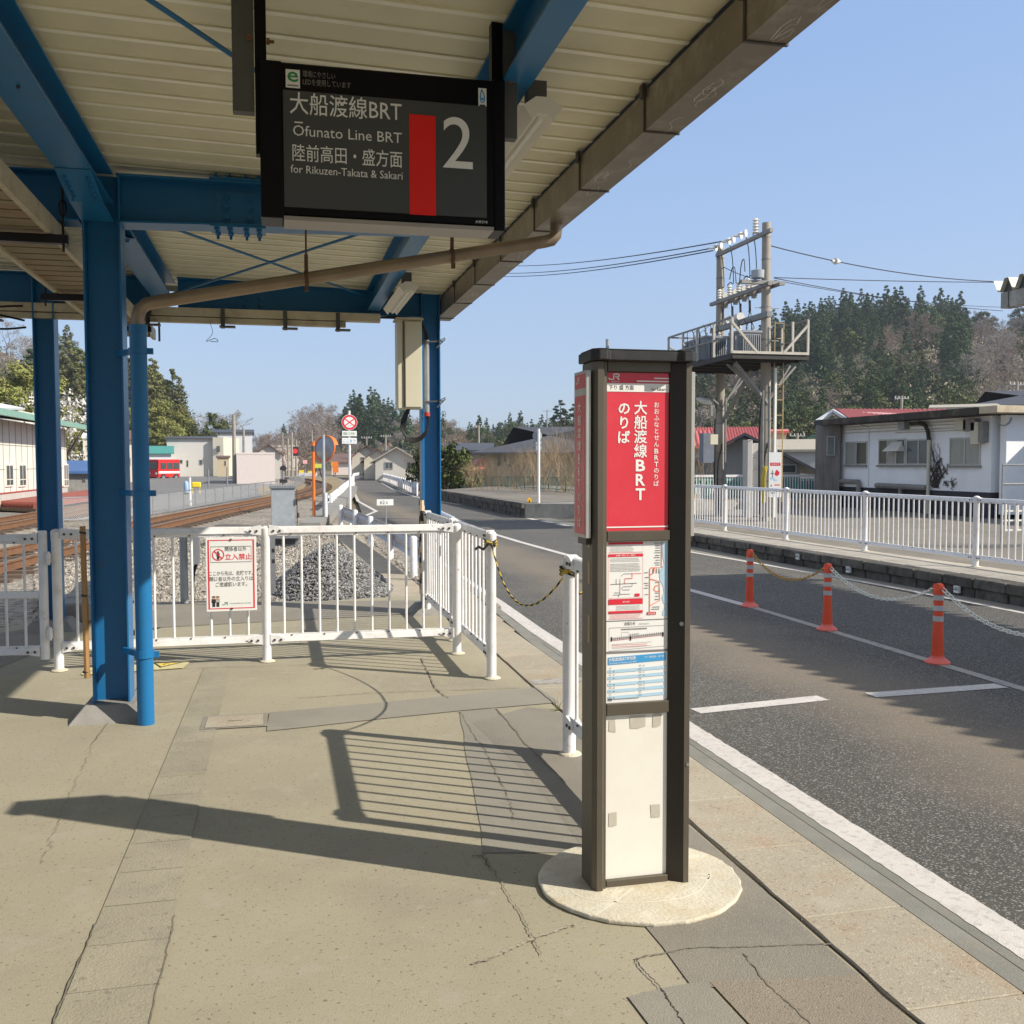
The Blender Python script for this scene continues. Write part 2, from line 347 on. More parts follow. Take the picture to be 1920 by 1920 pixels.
M['lineworn'] = mat('worn_road_paint', (.36,.34,.30), .75, var=.15, vs=14, dirt=(.11,.10,.09), ds=14, damt=.95)
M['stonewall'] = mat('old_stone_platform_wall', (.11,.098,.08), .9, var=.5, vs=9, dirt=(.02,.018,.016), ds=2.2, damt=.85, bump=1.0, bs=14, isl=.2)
M['coping'] = mat('platform_coping', (.44,.40,.33), .85, var=.15, vs=3, dirt=(.2,.17,.13), ds=2, damt=.4, isl=.08)
M['pavegray'] = mat('far_platform_paving', (.20,.178,.145), .9, var=.18, vs=.8, dirt=(.13,.12,.105), ds=.35, damt=.5)
M['yard'] = mat('yard_asphalt', (.17,.165,.158), .9, var=.12, vs=.15, dirt=(.23,.21,.19), ds=.1, damt=.5)
M['soil'] = mat('dry_soil', (.20,.165,.115), .95, var=.2, vs=.3, dirt=(.13,.13,.06), ds=.12, damt=.6)
M['grassdry'] = mat('dry_grass_bank', (.27,.20,.11), .95, var=.3, vs=2, dirt=(.16,.14,.06), ds=.6, damt=.5)
def ballast(name, a, b, sc):
    m = bpy.data.materials.new(name); m.use_nodes = True; n = m.node_tree.nodes; l = m.node_tree.links; bs = n['Principled BSDF']
    tc = n.new('ShaderNodeTexCoord'); v = n.new('ShaderNodeTexVoronoi'); v.inputs['Scale'].default_value = sc; l.new(tc.outputs['Object'], v.inputs['Vector'])
    cr = n.new('ShaderNodeValToRGB'); cr.color_ramp.elements[0].color = (*a, 1); cr.color_ramp.elements[1].color = (*b, 1)
    sp = n.new('ShaderNodeSeparateColor'); l.new(v.outputs['Color'], sp.inputs[0]); l.new(sp.outputs[0], cr.inputs[0])
    nz = n.new('ShaderNodeTexNoise'); nz.inputs['Scale'].default_value = .5; l.new(tc.outputs['Object'], nz.inputs['Vector'])
    mx = n.new('ShaderNodeMixRGB'); mx.blend_type = 'MULTIPLY'; mx.inputs[0].default_value = .8; l.new(cr.outputs[0], mx.inputs[1])
    mr = n.new('ShaderNodeMapRange'); mr.inputs[1].default_value = .3; mr.inputs[2].default_value = .7; mr.inputs[3].default_value = .75; mr.inputs[4].default_value = 1.2; l.new(nz.outputs['Fac'], mr.inputs[0]); l.new(mr.outputs[0], mx.inputs[2])
    l.new(mx.outputs[0], bs.inputs['Base Color']); bs.inputs['Roughness'].default_value = .9
    bp = n.new('ShaderNodeBump'); bp.inputs['Strength'].default_value = 1; bp.inputs['Distance'].default_value = .03; bp.invert = True
    l.new(v.outputs['Distance'], bp.inputs['Height']); l.new(bp.outputs[0], bs.inputs['Normal']); return m
M['ballast'] = ballast('track_ballast', (.13,.112,.09), (.40,.35,.285), 16)
M['stone'] = mat('ballast_stone', (.29,.262,.222), .9, var=.2, vs=8, isl=.5)
M['stonegray'] = mat('crushed_stone', (.205,.20,.195), .9, var=.2, vs=8, isl=.6)
M['bark'] = mat('bark', (.10,.075,.055), .9, var=.2)
M['twig'] = mat('bare_twigs', (.23,.175,.135), .9, var=.2, vs=.5)
M['twigtan'] = mat('tan_twigs', (.34,.25,.15), .9, var=.2, vs=.5)
M['twiggray'] = mat('grey_twigs', (.27,.235,.21), .9, var=.2, vs=.5)
M['blossom'] = mat('white_blossom', (.62,.58,.52), .8, var=.15)
def leaf(name, a, b):
    m = bpy.data.materials.new(name); m.use_nodes = True; n = m.node_tree.nodes; l = m.node_tree.links; bs = n['Principled BSDF']
    ge = n.new('ShaderNodeNewGeometry'); oi = n.new('ShaderNodeObjectInfo'); cr = n.new('ShaderNodeMixRGB'); cr.inputs[1].default_value = (*a, 1); cr.inputs[2].default_value = (*b, 1)
    l.new(ge.outputs['Random Per Island'], cr.inputs[0]); hs = n.new('ShaderNodeHueSaturation'); l.new(cr.outputs[0], hs.inputs['Color'])
    mr = n.new('ShaderNodeMapRange'); mr.inputs[3].default_value = .7; mr.inputs[4].default_value = 1.3; l.new(oi.outputs['Random'], mr.inputs[0]); l.new(mr.outputs[0], hs.inputs['Value'])
    l.new(hs.outputs[0], bs.inputs['Base Color']); bs.inputs['Roughness'].default_value = .7; bs.inputs['Specular IOR Level'].default_value = .2; return m
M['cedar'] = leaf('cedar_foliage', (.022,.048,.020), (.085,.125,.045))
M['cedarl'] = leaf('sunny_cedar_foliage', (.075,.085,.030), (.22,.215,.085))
M['bamboo'] = leaf('bamboo_foliage', (.12,.14,.035), (.32,.31,.10))
M['bush'] = leaf('bush_foliage', (.040,.062,.018), (.13,.150,.045))
M['pine'] = leaf('pine_foliage', (.045,.060,.035), (.12,.13,.075))
M['dryleaf'] = leaf('bare_crown_twigs', (.15,.105,.07), (.34,.25,.17))
M['drygray'] = leaf('grey_crown_twigs', (.16,.12,.085), (.34,.265,.19))

# ================================================================== SETTING
# ---- ground
mb = MB(); mb.face((-900,-60,-.42),(900,-60,-.42),(900,1500,-.42),(-900,1500,-.42)); struct(mb, 'ground', M['soil'], 'dry soil ground reaching to the hills')
# ---- our platform, with its patches
def wob(a, b, n, amp):
    a = Vector(a); b = Vector(b); d = (b-a).normalized(); q = Vector((-d.y, d.x, 0)); out = []
    o = 0
    for i in range(n+1):
        o = .6*o + rnd.uniform(-amp, amp); out.append(a + (b-a)*(i/n) + q*(o if 0 < i < n else 0))
    return out
pl = [(1.755,-8,0),(1.755,11.9,0),(1.2,11.75,0),(.4,11.6,0),(-.7,11.95,0),(-1.6,12.0,0),(-2.3,11.0,0),(-3.0,9.9,0),(-4.2,9.6,0),(-4.2,-8,0)]
mb = MB(); mb.prism([(x,y,-.5) for x,y,z in pl][::-1], (0,0,.5)); struct(mb, 'platform', M['plat'], 'worn tan station platform paving')
PZ = .004
def sheet(name, poly, m, z=PZ, label=None):
    mb = MB(); mb.face(*[(p[0], p[1], z) for p in poly]); return struct(mb, name, m, label or name.replace('_', ' '))
def edgepoly(pts, amp=.008, n=10):
    out = []
    for i in range(len(pts)):
        a = Vector((*pts[i],0)); b = Vector((*pts[(i+1) % len(pts)],0)); k = max(2, int((b-a).length*4)); out += wob(a, b, min(k, 14), amp)[:-1]
    return out
def gp(*l, z=0): return [tuple(G(a, b, z)[:2]) for a, b in l]
xs = lambda p: p[0]
# paver strip down the platform, one slab after another
sA = G(100,1920); sB = G(370,1280); sC = G(283,1920); sD = G(432,1250)
mb = MB(); y = 1.6; dirv = 0
def xl(y): t = (y - sA.y)/(sB.y - sA.y); return sA.x + (sB.x - sA.x)*t
def xr(y): t = (y - sC.y)/(sD.y - sC.y); return sC.x + (sD.x - sC.x)*t
slabs = []
while y < 8.0:
    L = rnd.choice((.30,.31,.30,.62)); mb.face((xl(y)+.003,y+.002,.004),(xr(y)-.003,y+.002,.004),(xr(y+L)-.003,y+L-.001,.004),(xl(y+L)+.003,y+L-.001,.004)); slabs.append((y, L)); y += L
struct(mb, 'paver_strip', M['paver'], 'strip of old paving slabs along the platform')
mb = MB()
for (y0, L) in slabs[:6]: mb.box(xl(y0), xr(y0), y0-.003, y0+.003, .0005, .003)
for f, s0 in ((xl, -1), (xr, 1)):
    p = wob((f(1.6),1.6,0),(f(3.6),3.6,0),60,.004)
    for a, b in zip(p, p[1:]): mb.face((a.x-.0025,a.y,.006),(a.x+.0025,a.y,.006),(b.x+.0025,b.y,.006),(b.x-.0025,b.y,.006))
struct(mb, 'paver_joints', M['crack'], 'dark joints round the old paving slabs')
sheet('dark_asphalt_patch', edgepoly([(1.22,4.05),(1.21,2.72),(1.745,2.66),(1.75,6.0),(1.58,6.2),(1.15,5.9),(1.22,4.9)]), M['platdark'], .0035, 'dark asphalt patch beside the kerb slabs')
sheet('grey_patch', edgepoly(gp((862,1335),(930,1328),(1050,1440),(1100,1600),(905,1600))), M['platgray'], .003, 'grey repaired strip of paving')
sheet('grey_patch', edgepoly([(1.0,2.72),(1.26,2.75),(1.33,1.5),(1.03,1.5)]), M['platgray'], .0045, 'grey repaired paving near the kerb')
sheet('brown_patch', edgepoly([(1.275,2.74),(1.74,2.67),(1.74,1.5),(1.345,1.5)]), M['platbrown'], .0045, 'brown repaired paving along the kerb')
sheet('trench_patch', edgepoly(gp((500,1372),(505,1337),(770,1313),(1005,1290),(1048,1318),(870,1333))), M['platgray'], .005, 'grey trench patch crossing the platform')
sheet('dark_strip', edgepoly(gp((240,1195),(300,1130),(800,1126),(812,1150),(560,1163),(250,1180))), M['platdark'], .004, 'dark asphalt band behind the white fence')
sheet('dark_corner', edgepoly([(-4.1,8.0),(-2.2,8.2),(-1.9,9.4),(-2.1,10.6),(-2.7,10.0),(-3.1,9.7),(-4.1,9.4)]), M['platdark'], .003, 'dark asphalt corner behind the gate')
def crack(pts, wd=.008, amp=.02, z=.0062, n=26, m='crack', name='crack', label='thin crack in the platform paving'):
    mb = MB(); P = []
    for a, b in zip(pts, pts[1:]): P += wob((*a,0),(*b,0),n,amp*.5)[:-1]
    P.append(Vector((*pts[-1],0)))
    W = [wd*rnd.uniform(.3,1.5) for _ in P]
    for i in range(len(P)-1):
        a, b = P[i], P[i+1]; d = (b-a).normalized(); q = Vector((-d.y,d.x,0))
        mb.face(a+q*W[i]/2+Vector((0,0,z)), a-q*W[i]/2+Vector((0,0,z)), b-q*W[i+1]/2+Vector((0,0,z)), b+q*W[i+1]/2+Vector((0,0,z)))
    struct(mb, name, M[m], label)
crack(gp((860,1335),(905,1400),(950,1490),(965,1540)), .004, .012); crack(gp((905,1600),(935,1650),(985,1730),(1015,1795)), .004, .010)
crack(gp((1192,1800),(1200,1815),(1235,1850),(1262,1890),(1290,1935)), .0045, .006, m='gap'); crack(gp((1395,1790),(1440,1850),(1530,1930)), .005, .006)
crack(gp((175,1400),(150,1455),(120,1510),(95,1580),(80,1620)), .0022, .02); crack(gp((885,1606),(905,1608),(918,1630)), .004, .010, m='gap')
crack(gp((930,1330),(990,1400),(1060,1470)), .010, .01); crack(gp((1192,1800),(1300,1780),(1400,1778),(1560,1772)), .006, .006)
crack(gp((560,1310),(700,1300),(1000,1290)), .006, .006); crack(gp((790,1235),(815,1290),(840,1310)), .010, .01)
crack(gp((300,1240),(250,1300),(170,1400)), .006, .01); crack(gp((130,1275),(330,1255),(640,1245)), .006, .01)
crack(gp((885,1810),(920,1800),(1000,1762),(1080,1735)), .012, .004, m='kerb', name='pale_scar', label='pale scar on the platform paving')
# kerb slabs, joint and edge
mb = MB(); y = -4.2; k = 0
while y < 12.0:
    L = .60 if k % 2 else .61
    dx = 0 if y < 8.5 else .05*(y-8.5)
    mb.add([(1.766+dx*.6,y+.003,-.45),(2.168+dx,y+.003,-.45),(2.168+dx,y+L-.003,-.45),(1.766+dx*.6,y+L-.003,-.45),(1.766+dx*.6,y+.003,.004),(2.168+dx,y+.003,.004),(2.168+dx,y+L-.003,.004),(1.766+dx*.6,y+L-.003,.004)],
           [(3,2,1,0),(4,5,6,7),(0,1,5,4),(1,2,6,5),(2,3,7,6),(3,0,4,7)]); y += L; k += 1
struct(mb, 'platform_kerb', M['kerb'], 'row of tan concrete kerb slabs along the platform edge', bevel=.004)
mb = MB()
for i in range(34):
    y0 = -4.2+i*.48; y1 = y0+.48; d0 = 0 if y0 < 8.5 else .05*(y0-8.5); d1 = 0 if y1 < 8.5 else .05*(y1-8.5)
    mb.add([(2.169+d0,y0,-.45),(2.268+d0,y0,-.45),(2.268+d1,y1,-.45),(2.169+d1,y1,-.45),(2.169+d0,y0,.0035),(2.268+d0,y0,-.004),(2.268+d1,y1,-.004),(2.169+d1,y1,.0035)],[(3,2,1,0),(4,5,6,7),(0,1,5,4),(1,2,6,5),(2,3,7,6),(3,0,4,7)])
struct(mb, 'kerb_edge', M['kerbedge'], 'smooth grey concrete edge of the platform')
mb = MB(); p = wob((1.764,-4,0),(1.764,11.9,0),160,.006)
for a, b in zip(p, p[1:]): mb.face((a.x-.0055,a.y,.0055),(a.x+.0055,a.y,.0055),(b.x+.0055,b.y,.0055),(b.x-.0055,b.y,.0055))
struct(mb, 'kerb_joint', M['gap'], 'dark open joint between paving and kerb slabs')
mb = MB(); mb.face(*[(x,y,.0058) for x, y in gp((993,1276),(1098,1271),(1098,1280),(1004,1285))]); struct(mb, 'kerb_mark', M['lineworn'], 'white stop mark painted across the kerb')

# ---- road
RZ = -.30
mb = MB()
L_ = [(2.15,-10),(2.15,9),(2.35,12),(2.7,16),(2.85,24),(3.0,36),(3.9,49.7),(5.4,72),(7.4,97),(8.6,115),(13,145)]
R_ = [(10.2,-10),(9.9,9),(9.7,12),(9.3,18),(9.3,26.5),(13,26.5),(13,33),(9.2,36),(8.3,40),(8.2,55),(9.0,75),(10.6,97),(12.2,115),(17,145)]
mb.face(*[(x,y,RZ) for x,y in L_ + R_[::-1]]); struct(mb, 'road', M['asphalt'], 'dark asphalt busway')
def pline(name, pts, wd, m='line', z=RZ+.004, label=None):
    mb = MB(); n = len(pts); Ls = []; Rs = []
    for i in range(n):
        a = Vector(pts[max(i-1,0)]); b = Vector(pts[min(i+1,n-1)]); d = (b-a).normalized(); q = Vector((-d.y,d.x)); p = Vector(pts[i]); Ls.append(p+q*wd/2); Rs.append(p-q*wd/2)
    for i in range(n-1): mb.face((*Rs[i],z),(*Rs[i+1],z),(*Ls[i+1],z),(*Ls[i],z))
    return struct(mb, name, M[m], label or name.replace('_',' '))
def seg(pts, k=30):                        # subdivide with a slightly wandering edge
    out = []
    for a, b in zip(pts, pts[1:]):
        n = max(1, int((Vector(b)-Vector(a)).length/.4)); n = min(n, k)
        out += [(a[0]+(b[0]-a[0])*i/n, a[1]+(b[1]-a[1])*i/n) for i in range(n)]
    return out + [pts[-1]]
sheet('near_gutter', [(2.2,-10),(2.2,9),(2.36,11.5),(2.76,13),(2.76,9),(2.76,-10)], M['kerbedge'], RZ+.002, 'grey concrete gutter beside the platform edge')
mb = MB()
for y0, y1 in ((-10,3),(3,8.5)): mb.box(2.270,2.284,y0,y1,-.2,-.011)  # dark box paints the shaded gap between platform and road
struct(mb, 'edge_shade_strip', M['gap'], 'thin dark strip painted as the shaded gap along the platform edge')
pline('edge_line', seg([(2.835,-4),(2.835,1.4)]+[(2.835+rnd.uniform(-.005,.005),1.4+.05*k) for k in range(1,150)]+[(2.835,9),(2.84,10.8),(2.9,13),(3.0,20)]), .175, label='white edge line along our platform')
pline('centre_line', seg([(6.05,11.75),(5.95,14),(5.83,18.6),(5.66,23),(5.6,27),(5.8,31.5),(6.05,38.4)]), .15, label='white centre line far part')
pline('centre_line', seg([(6.05,-4),(6.05,11.75)]), .12, 'lineworn', label='worn centre line under the orange posts')
pline('far_edge_line', seg([(9.25,-4),(9.12,11),(9.1,12.9),(8.9,15.6),(8.54,19.3),(8.5,21)]), .13, label='white edge line below the opposite platform')
pline('far_edge_line', seg([(10.4,33.4),(9.0,34.5),(8.5,38.4),(8.15,44),(7.75,49),(7.6,56),(8.2,72),(9.9,97)]), .14, label='white edge line along the old island platform')
pline('zigzag_line', [(8.0,112),(7.4,98),(5.2,70),(3.93,49.9),(3.80,39.2),(3.1,36.0)], .16, label='white line with a kink at the road side')
pline('stop_line', gp((1304,1334),(1543,1309), z=RZ), .16, label='white stop mark across the near lane')
pline('stop_line', gp((1632,1304),(1878,1286), z=RZ), .16, label='white stop mark beside the centre line')
for a, b in (((968,966),(985,969)),((992,972),(1006,975)),((1018,977),(1034,980)),((1046,983),(1064,986)),((1078,989),(1096,993))): pline('dash_mark', gp(a, b, z=RZ), .22, label='short white dash at the road side')
sheet('gutter_strip', [(8.62,33),(8.5,27),(8.3,22),(8.8,22),(8.95,27),(9.15,33)], M['kerbedge'], RZ+.003, 'pale concrete gutter strip in the road')
sheet('gutter_strip', [(10.2,-6),(9.45,12),(9.2,19),(9.1,21),(8.55,21),(8.8,17.5),(9.14,12),(9.3,-6)], M['platgray'], RZ+.002, 'grey gutter under the opposite platform wall')
for a, b in (((880,975),(926,973)),): pline('yellow_mark', gp(a, b, z=RZ), .08, label='faint yellow mark on the road', m='chainy')
pline('tar_joint', gp((690,961),(800,961), z=RZ), .06, 'gap', label='tar joint across the road')

# ---- opposite platform and stone wall
mb = MB(); WX = lambda y: 9.44 - (y-10.9)*.0385
ys = list(np.arange(-8, 26.4, .62))
for y0, y1 in zip(ys, ys[1:]):
    x0 = WX((y0+y1)/2); j = rnd.uniform(-.012,.012)
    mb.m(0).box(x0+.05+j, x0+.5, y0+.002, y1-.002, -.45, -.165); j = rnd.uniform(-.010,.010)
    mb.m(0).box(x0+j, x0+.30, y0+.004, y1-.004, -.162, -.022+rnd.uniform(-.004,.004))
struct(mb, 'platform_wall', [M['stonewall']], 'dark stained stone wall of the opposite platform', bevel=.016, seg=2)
mb = MB()
for y0, y1 in zip(ys, ys[1:]):
    x0 = WX((y0+y1)/2); mb.box(x0+.304, x0+.66, y0+.003, y1-.003, -.2, -.018+rnd.uniform(-.002,.002)); mb.box(x0+.663, x0+1.3, y0+.003, y1-.003, -.2, -.020)
struct(mb, 'platform_coping', M['coping'], 'row of pale coping slabs on the opposite platform')
mb = MB(); mb.prism([(10.3,-8,-.45),(40,-8,-.45),(40,60,-.45),(12.2,60,-.45),(12.2,34,-.45),(12.2,26.4,-.45),(9.2,26.3,-.45)], (0,0,.425)); struct(mb, 'opposite_platform', M['pavegray'], 'paved ground of the opposite platform and station yard')
mk = [(1486,1044),(1587,1068),(1793,1105)]
for px, py in mk:
    c = PX(px, py, {1486:9.12,1587:9.25,1793:9.38}[px]); t = thing('distance_marker', 'small white tag fixed to the stone wall ' + {1486:'behind the first orange post', 1587:'between the first two orange posts', 1793:'beside the nearest orange post'}[px], 'marker', c, 'white tags on the stone wall')
    q = MB(); x = WX(c.y)-.01; q.box(x-.012, x+.03, c.y-.05, c.y+.05, c.z-.05, c.z+.05); q.build('plate', M['paper'], t)
    q = MB(); q.box(x-.016, x-.012, c.y-.04, c.y+.04, c.z-.01, c.z+.012); q.box(x-.016, x-.012, c.y-.04, c.y+.02, c.z+.022, c.z+.034); q.build('marking', M['inkgray'], t)
# island platform further up the line
mb = MB(); iz = .20
isl = [tuple(G(985,944,iz)[:2]), tuple(G(1250,946,iz)[:2]), (22,34), (16,60), tuple(G(822,919,iz)[:2])]
mb.prism([(x,y,-.45) for x,y in isl][::-1], (0,0,iz+.45)); struct(mb, 'island_platform', M['concgray'], 'grey end of the old island platform')
a = Vector((*isl[4],0)); b = Vector((*isl[0],0)); d = (b-a); n = 34; q = Vector((d.y,-d.x,0)).normalized()
if q.x > 0: q = -q
mb = MB()
for i in range(n):
    for z0, z1 in ((-.42,-.2),(-.19,.02),(.03,iz+.01)):
        p = a + d*(i+.03)/n; e = a + d*(i+.97)/n; o = q*(.03+rnd.uniform(0,.05) + (.05 if z0 > 0 else 0)); mb.add([p+Vector((0,0,z0)), e+Vector((0,0,z0)), e+o+Vector((0,0,z0)), p+o+Vector((0,0,z0)), p+Vector((0,0,z1)), e+Vector((0,0,z1)), e+o+Vector((0,0,z1)), p+o+Vector((0,0,z1))], [(0,1,2,3),(7,6,5,4),(4,5,1,0),(5,6,2,1),(6,7,3,2),(7,4,0,3)])
struct(mb, 'island_wall', M['stonewall'], 'dark stone side of the old island platform')
sheet('island_paving', [(x,y) for x,y in [isl[4], (isl[0][0]+.25,isl[0][1]+.4), (14,35), (13,58)]], M['pavegray'], iz+.012, 'grey paving on the old island platform')

# ---- track bed, yard, banks on the left
BZ = -.12
mb = MB(); mb.prism([(x,y,-.45) for x,y in [(2.6,11.5),(2.9,24),(2.7,36),(3.2,48),(4.4,62),(6.6,97),(7,125),(1,140),(-3,90),(-9,60),(-16,50),(-16,9),(-4,9)]], (0,0,.45+BZ)); struct(mb, 'track_bed', M['ballast'], 'stone ballast bed of the railway tracks', kind='stuff')
# loose ballast stones and the gravel heap
def hz(x, y):                               # heap of crushed stone by the far pillar
    dx = (x - .70)/.84; dy = (y - 13.5)/1.6; r = math.hypot(dx, dy); return .62*max(0, 1 - r**1.25)
rs = np.random.RandomState(5)
tmpl = np.array([(1,0,0),(-1,0,0),(0,1,0),(0,-1,0),(0,0,1),(0,0,-1)], float); tf = [(0,2,4),(2,1,4),(1,3,4),(3,0,4),(2,0,5),(1,2,5),(3,1,5),(0,3,5)]
def stones(name, pts, size, m, label):
    n = len(pts); V = np.tile(tmpl, (n,1,1)); V *= rs.uniform(.55,1.25,(n,6,1)); th = rs.uniform(0,6.283,n); c, s_ = np.cos(th), np.sin(th)
    x = V[:,:,0]*c[:,None]-V[:,:,1]*s_[:,None]; y = V[:,:,0]*s_[:,None]+V[:,:,1]*c[:,None]; z = V[:,:,2]*.8 + .35*x*rs.uniform(-1,1,(n,1))
    V = np.stack([x,y,z],2)*(size*rs.uniform(.6,1.35,(n,1,1))) + np.array(pts)[:,None,:]
    Fc = (np.array(tf)[None]+6*np.arange(n)[:,None,None]).reshape(-1,3)
    me = bpy.data.meshes.new(name); me.from_pydata(V.reshape(-1,3), [], Fc.tolist()); me.materials.append(M[m]); me.update()
    o = bpy.data.objects.new(name, me); COL.objects.link(o); tag(o, label, None, None, 'stuff')
P = []
while len(P) < 26000:
    px = rs.uniform(60, 800); D = 10.6 + 15*rs.uniform()**1.5; q = XYD(px, D); x, y = q.x, q.y
    if y < 11.6 and x > -1.0: continue
    if x < -1.6 and y < 12.1 + (x+1.6)*.95: continue
    if x > 2.05 or (x > 1.3 and abs(x - 1.62) < .36 and y > 12.6): continue
    if hz(x,y) > .05: continue
    P.append((x, y, BZ + rs.uniform(0,.025)))
stones('ballast_stones', P, .034, 'stone', 'loose grey and tan ballast stones beside the platform end')
P = []
while len(P) < 12000:
    x, y = rs.uniform(-.5,1.9), rs.uniform(11.7,15.6); h = hz(x,y)
    if h > .02 and y > 11.75: P.append((x, y, BZ + h + rs.uniform(-.01,.025)))
for _ in range(2600):
    a, r_ = rs.uniform(0,6.28), 1 + abs(rs.normal(0,.22)); x, y = .70+.84*r_*math.cos(a), 13.5+1.6*r_*math.sin(a)
    if y > 11.72 and x < 2: P.append((x, y, BZ + .02))
stones('gravel_heap', P, .024, 'stonegray', 'heap of dark grey crushed stone behind the fence')
mb = MB(); N = 40
for i in range(N+1):
    for j in range(N+1):
        x = -.5+2.4*i/N; y = 11.75+3.9*j/N; mb.v.append((x, y, BZ + hz(x,y) - .03))
mb.f = [(i*(N+1)+j, (i+1)*(N+1)+j, (i+1)*(N+1)+j+1, i*(N+1)+j+1) for i in range(N) for j in range(N)]; mb.mi = [0]*len(mb.f)
struct(mb, 'gravel_core', M['ballast'], 'inside of the gravel heap', kind='stuff')
# yard asphalt
sheet('yard', [(-9.3,52),(-6.2,36),(-3.6,38),(1.5,62),(0,95),(-6,135),(-60,150),(-40,70)], M['yard'], BZ+.012, 'grey asphalt yard behind the mesh fence')
sheet('yard_apron', [(-9.4,20),(-8.2,20),(-7.2,34),(-8.4,48),(-9.4,49)], M['yard'], BZ+.01, 'grey apron beside the pale warehouse')
for k in range(5):
    a = XYD(350+k*26, 96+k*3); pline('parking_mark', [(a.x, a.y), (a.x+3.4, a.y+6)], .15, 'lineworn', BZ+.02, 'white bay mark in the yard')
bk = [G(560,905,BZ+.02), G(640,890,BZ+.02)]
sheet('grass_bank', [(2.2,52),(3.6,62),(5.2,84),(6.6,112),(3.4,118),(3.6,84),(.6,56)], M['grassdry'], BZ+.02, 'dry grass between track and road')
sheet('grass_bank', [(-.6,47),(1.8,60),(2.6,84),(1.2,100),(-1.4,70)], M['grassdry'], BZ+.018, 'dry grass beside the mesh fence')
# tracks
def track(name, pts, label, group):
    P = [Vector((*p,0)) for p in pts]; t = thing(name, label, 'railway track', (P[0].x, P[0].y, BZ), group)
    Q = [P[0]]                                  # Catmull-Rom
    for i in range(len(P)-1):
        p0, p1, p2, p3 = P[max(i-1,0)], P[i], P[i+1], P[min(i+2,len(P)-1)]
        for k in range(1,11):
            s = k/10; Q.append(.5*((2*p1)+(p2-p0)*s+(2*p0-5*p1+4*p2-p3)*s*s+(3*p1-p0-3*p2+p3)*s**3))
    for sd in (-.53,.53):
        mb = MB(); prof = [(-.06,.0),(.06,0),(.06,.02),(.012,.03),(.012,.10),(.034,.115),(.034,.15),(-.034,.15),(-.034,.115),(-.012,.10),(-.012,.03),(-.06,.02)]
        rings = []
        for i, p in enumerate(Q):
            d = (Q[min(i+1,len(Q)-1)]-Q[max(i-1,0)]).normalized(); n = Vector((d.y,-d.x,0)); rings.append([p+n*(sd+a)+Vector((0,0,BZ+.05+b)) for a,b in prof])
        k = len(prof); vs = [v for r in rings for v in r]; fs = []; 
        for i in range(len(rings)-1):
            for j in range(k): fs.append((i*k+j, i*k+(j+1)%k, (i+1)*k+(j+1)%k, (i+1)*k+j))
        mb.add(vs, fs); mb.mi = [1 if (f % k) == 6 else 0 for f in range(len(fs))]; mb.build('rail', [M['rail'], M['railtop']], t)
    mb = MB(); dist = 0; nxt = 0
    for i in range(len(Q)-1):
        L = (Q[i+1]-Q[i]).length
        while nxt < dist + L:
            p = Q[i] + (Q[i+1]-Q[i])*((nxt-dist)/L); d = (Q[i+1]-Q[i]).normalized(); n = Vector((d.y,-d.x,0)); mb.obox(p+Vector((0,0,BZ+.0)), (1.9,.2,.10), n, d); nxt += .62
        dist += L
    s = mb.build('sleepers', M['sleeper'], t); s['kind'] = 'stuff'; return t
tz = BZ+.2
near = [G(-160,1108,tz), G(0,1056,tz), G(142,1021,tz), G(284,986,tz), G(420,956,tz), G(500,940,tz), G(560,928,tz), G(600,917,tz)]
c = []
for i, p in enumerate(near):
    d = (near[min(i+1,7)]-near[max(i-1,0)]).normalized(); n = Vector((-d.y,d.x,0)); c.append((p.x+n.x*.53, p.y+n.y*.53))
c += [(2.9,72),(3.2,84),(2.6,98),(1.2,114)]
track('railway_track', c, 'rusty railway track curving away beside the mesh fence', 'railway tracks on the left')
n2 = [G(-200,1012,tz), G(0,981,tz), G(72,968,tz), G(170,951,tz), G(260,937,tz)]
track('railway_track', [(p.x-.4, p.y) for p in n2], 'red rusted siding track in front of the pale warehouse', 'railway tracks on the left')

# ================================================================== CANOPY ABOVE US
T = thing('platform_canopy', 'blue steel platform canopy with cream ribbed roof and stainless gutter', 'canopy', (-1.05,6.65,0))
RY0, RY1 = -18.0, 10.95
rz = lambda x: 3.345 + (1.72 - x)*.028
mb = MB(); y = RY0; pr_ = []
while y < RY1:                                     # folded sheet: wide pans with narrow ribs below, running across the platform
    pr_ += [(y, .032), (y+.182, .034), (y+.184, .026), (y+.218, .026), (y+.22, .032)]; y += .22
xs_ = [1.72, .4, -1.0, -2.2, -3.4, -4.6]
for i in range(len(pr_)-1):
    for a, b in zip(xs_, xs_[1:]):
        (y0,d0),(y1,d1) = pr_[i], pr_[i+1]
        mb.face((a,y0,rz(a)+d0),(b,y0,rz(b)+d0),(b,y1,rz(b)+d1),(a,y1,rz(a)+d1))
mb.mi = [1 if (i // 5) % 5 == 2 else 0 for i in range(len(mb.f))]; mb.build('roof_sheet', [M['roofcream'], mat('pale_roof_seam', (.95,.92,.78), .5)], T)
mb = MB(); mb.box(-4.6, 1.70, RY0, RY1, 3.56, 3.60); mb.box(-4.6,1.70,RY1,RY1+.03,3.40,3.60); mb.box(1.735,1.86,RY0,10.9,3.336,3.59); mb.build('roof_top', M['galv'], T)
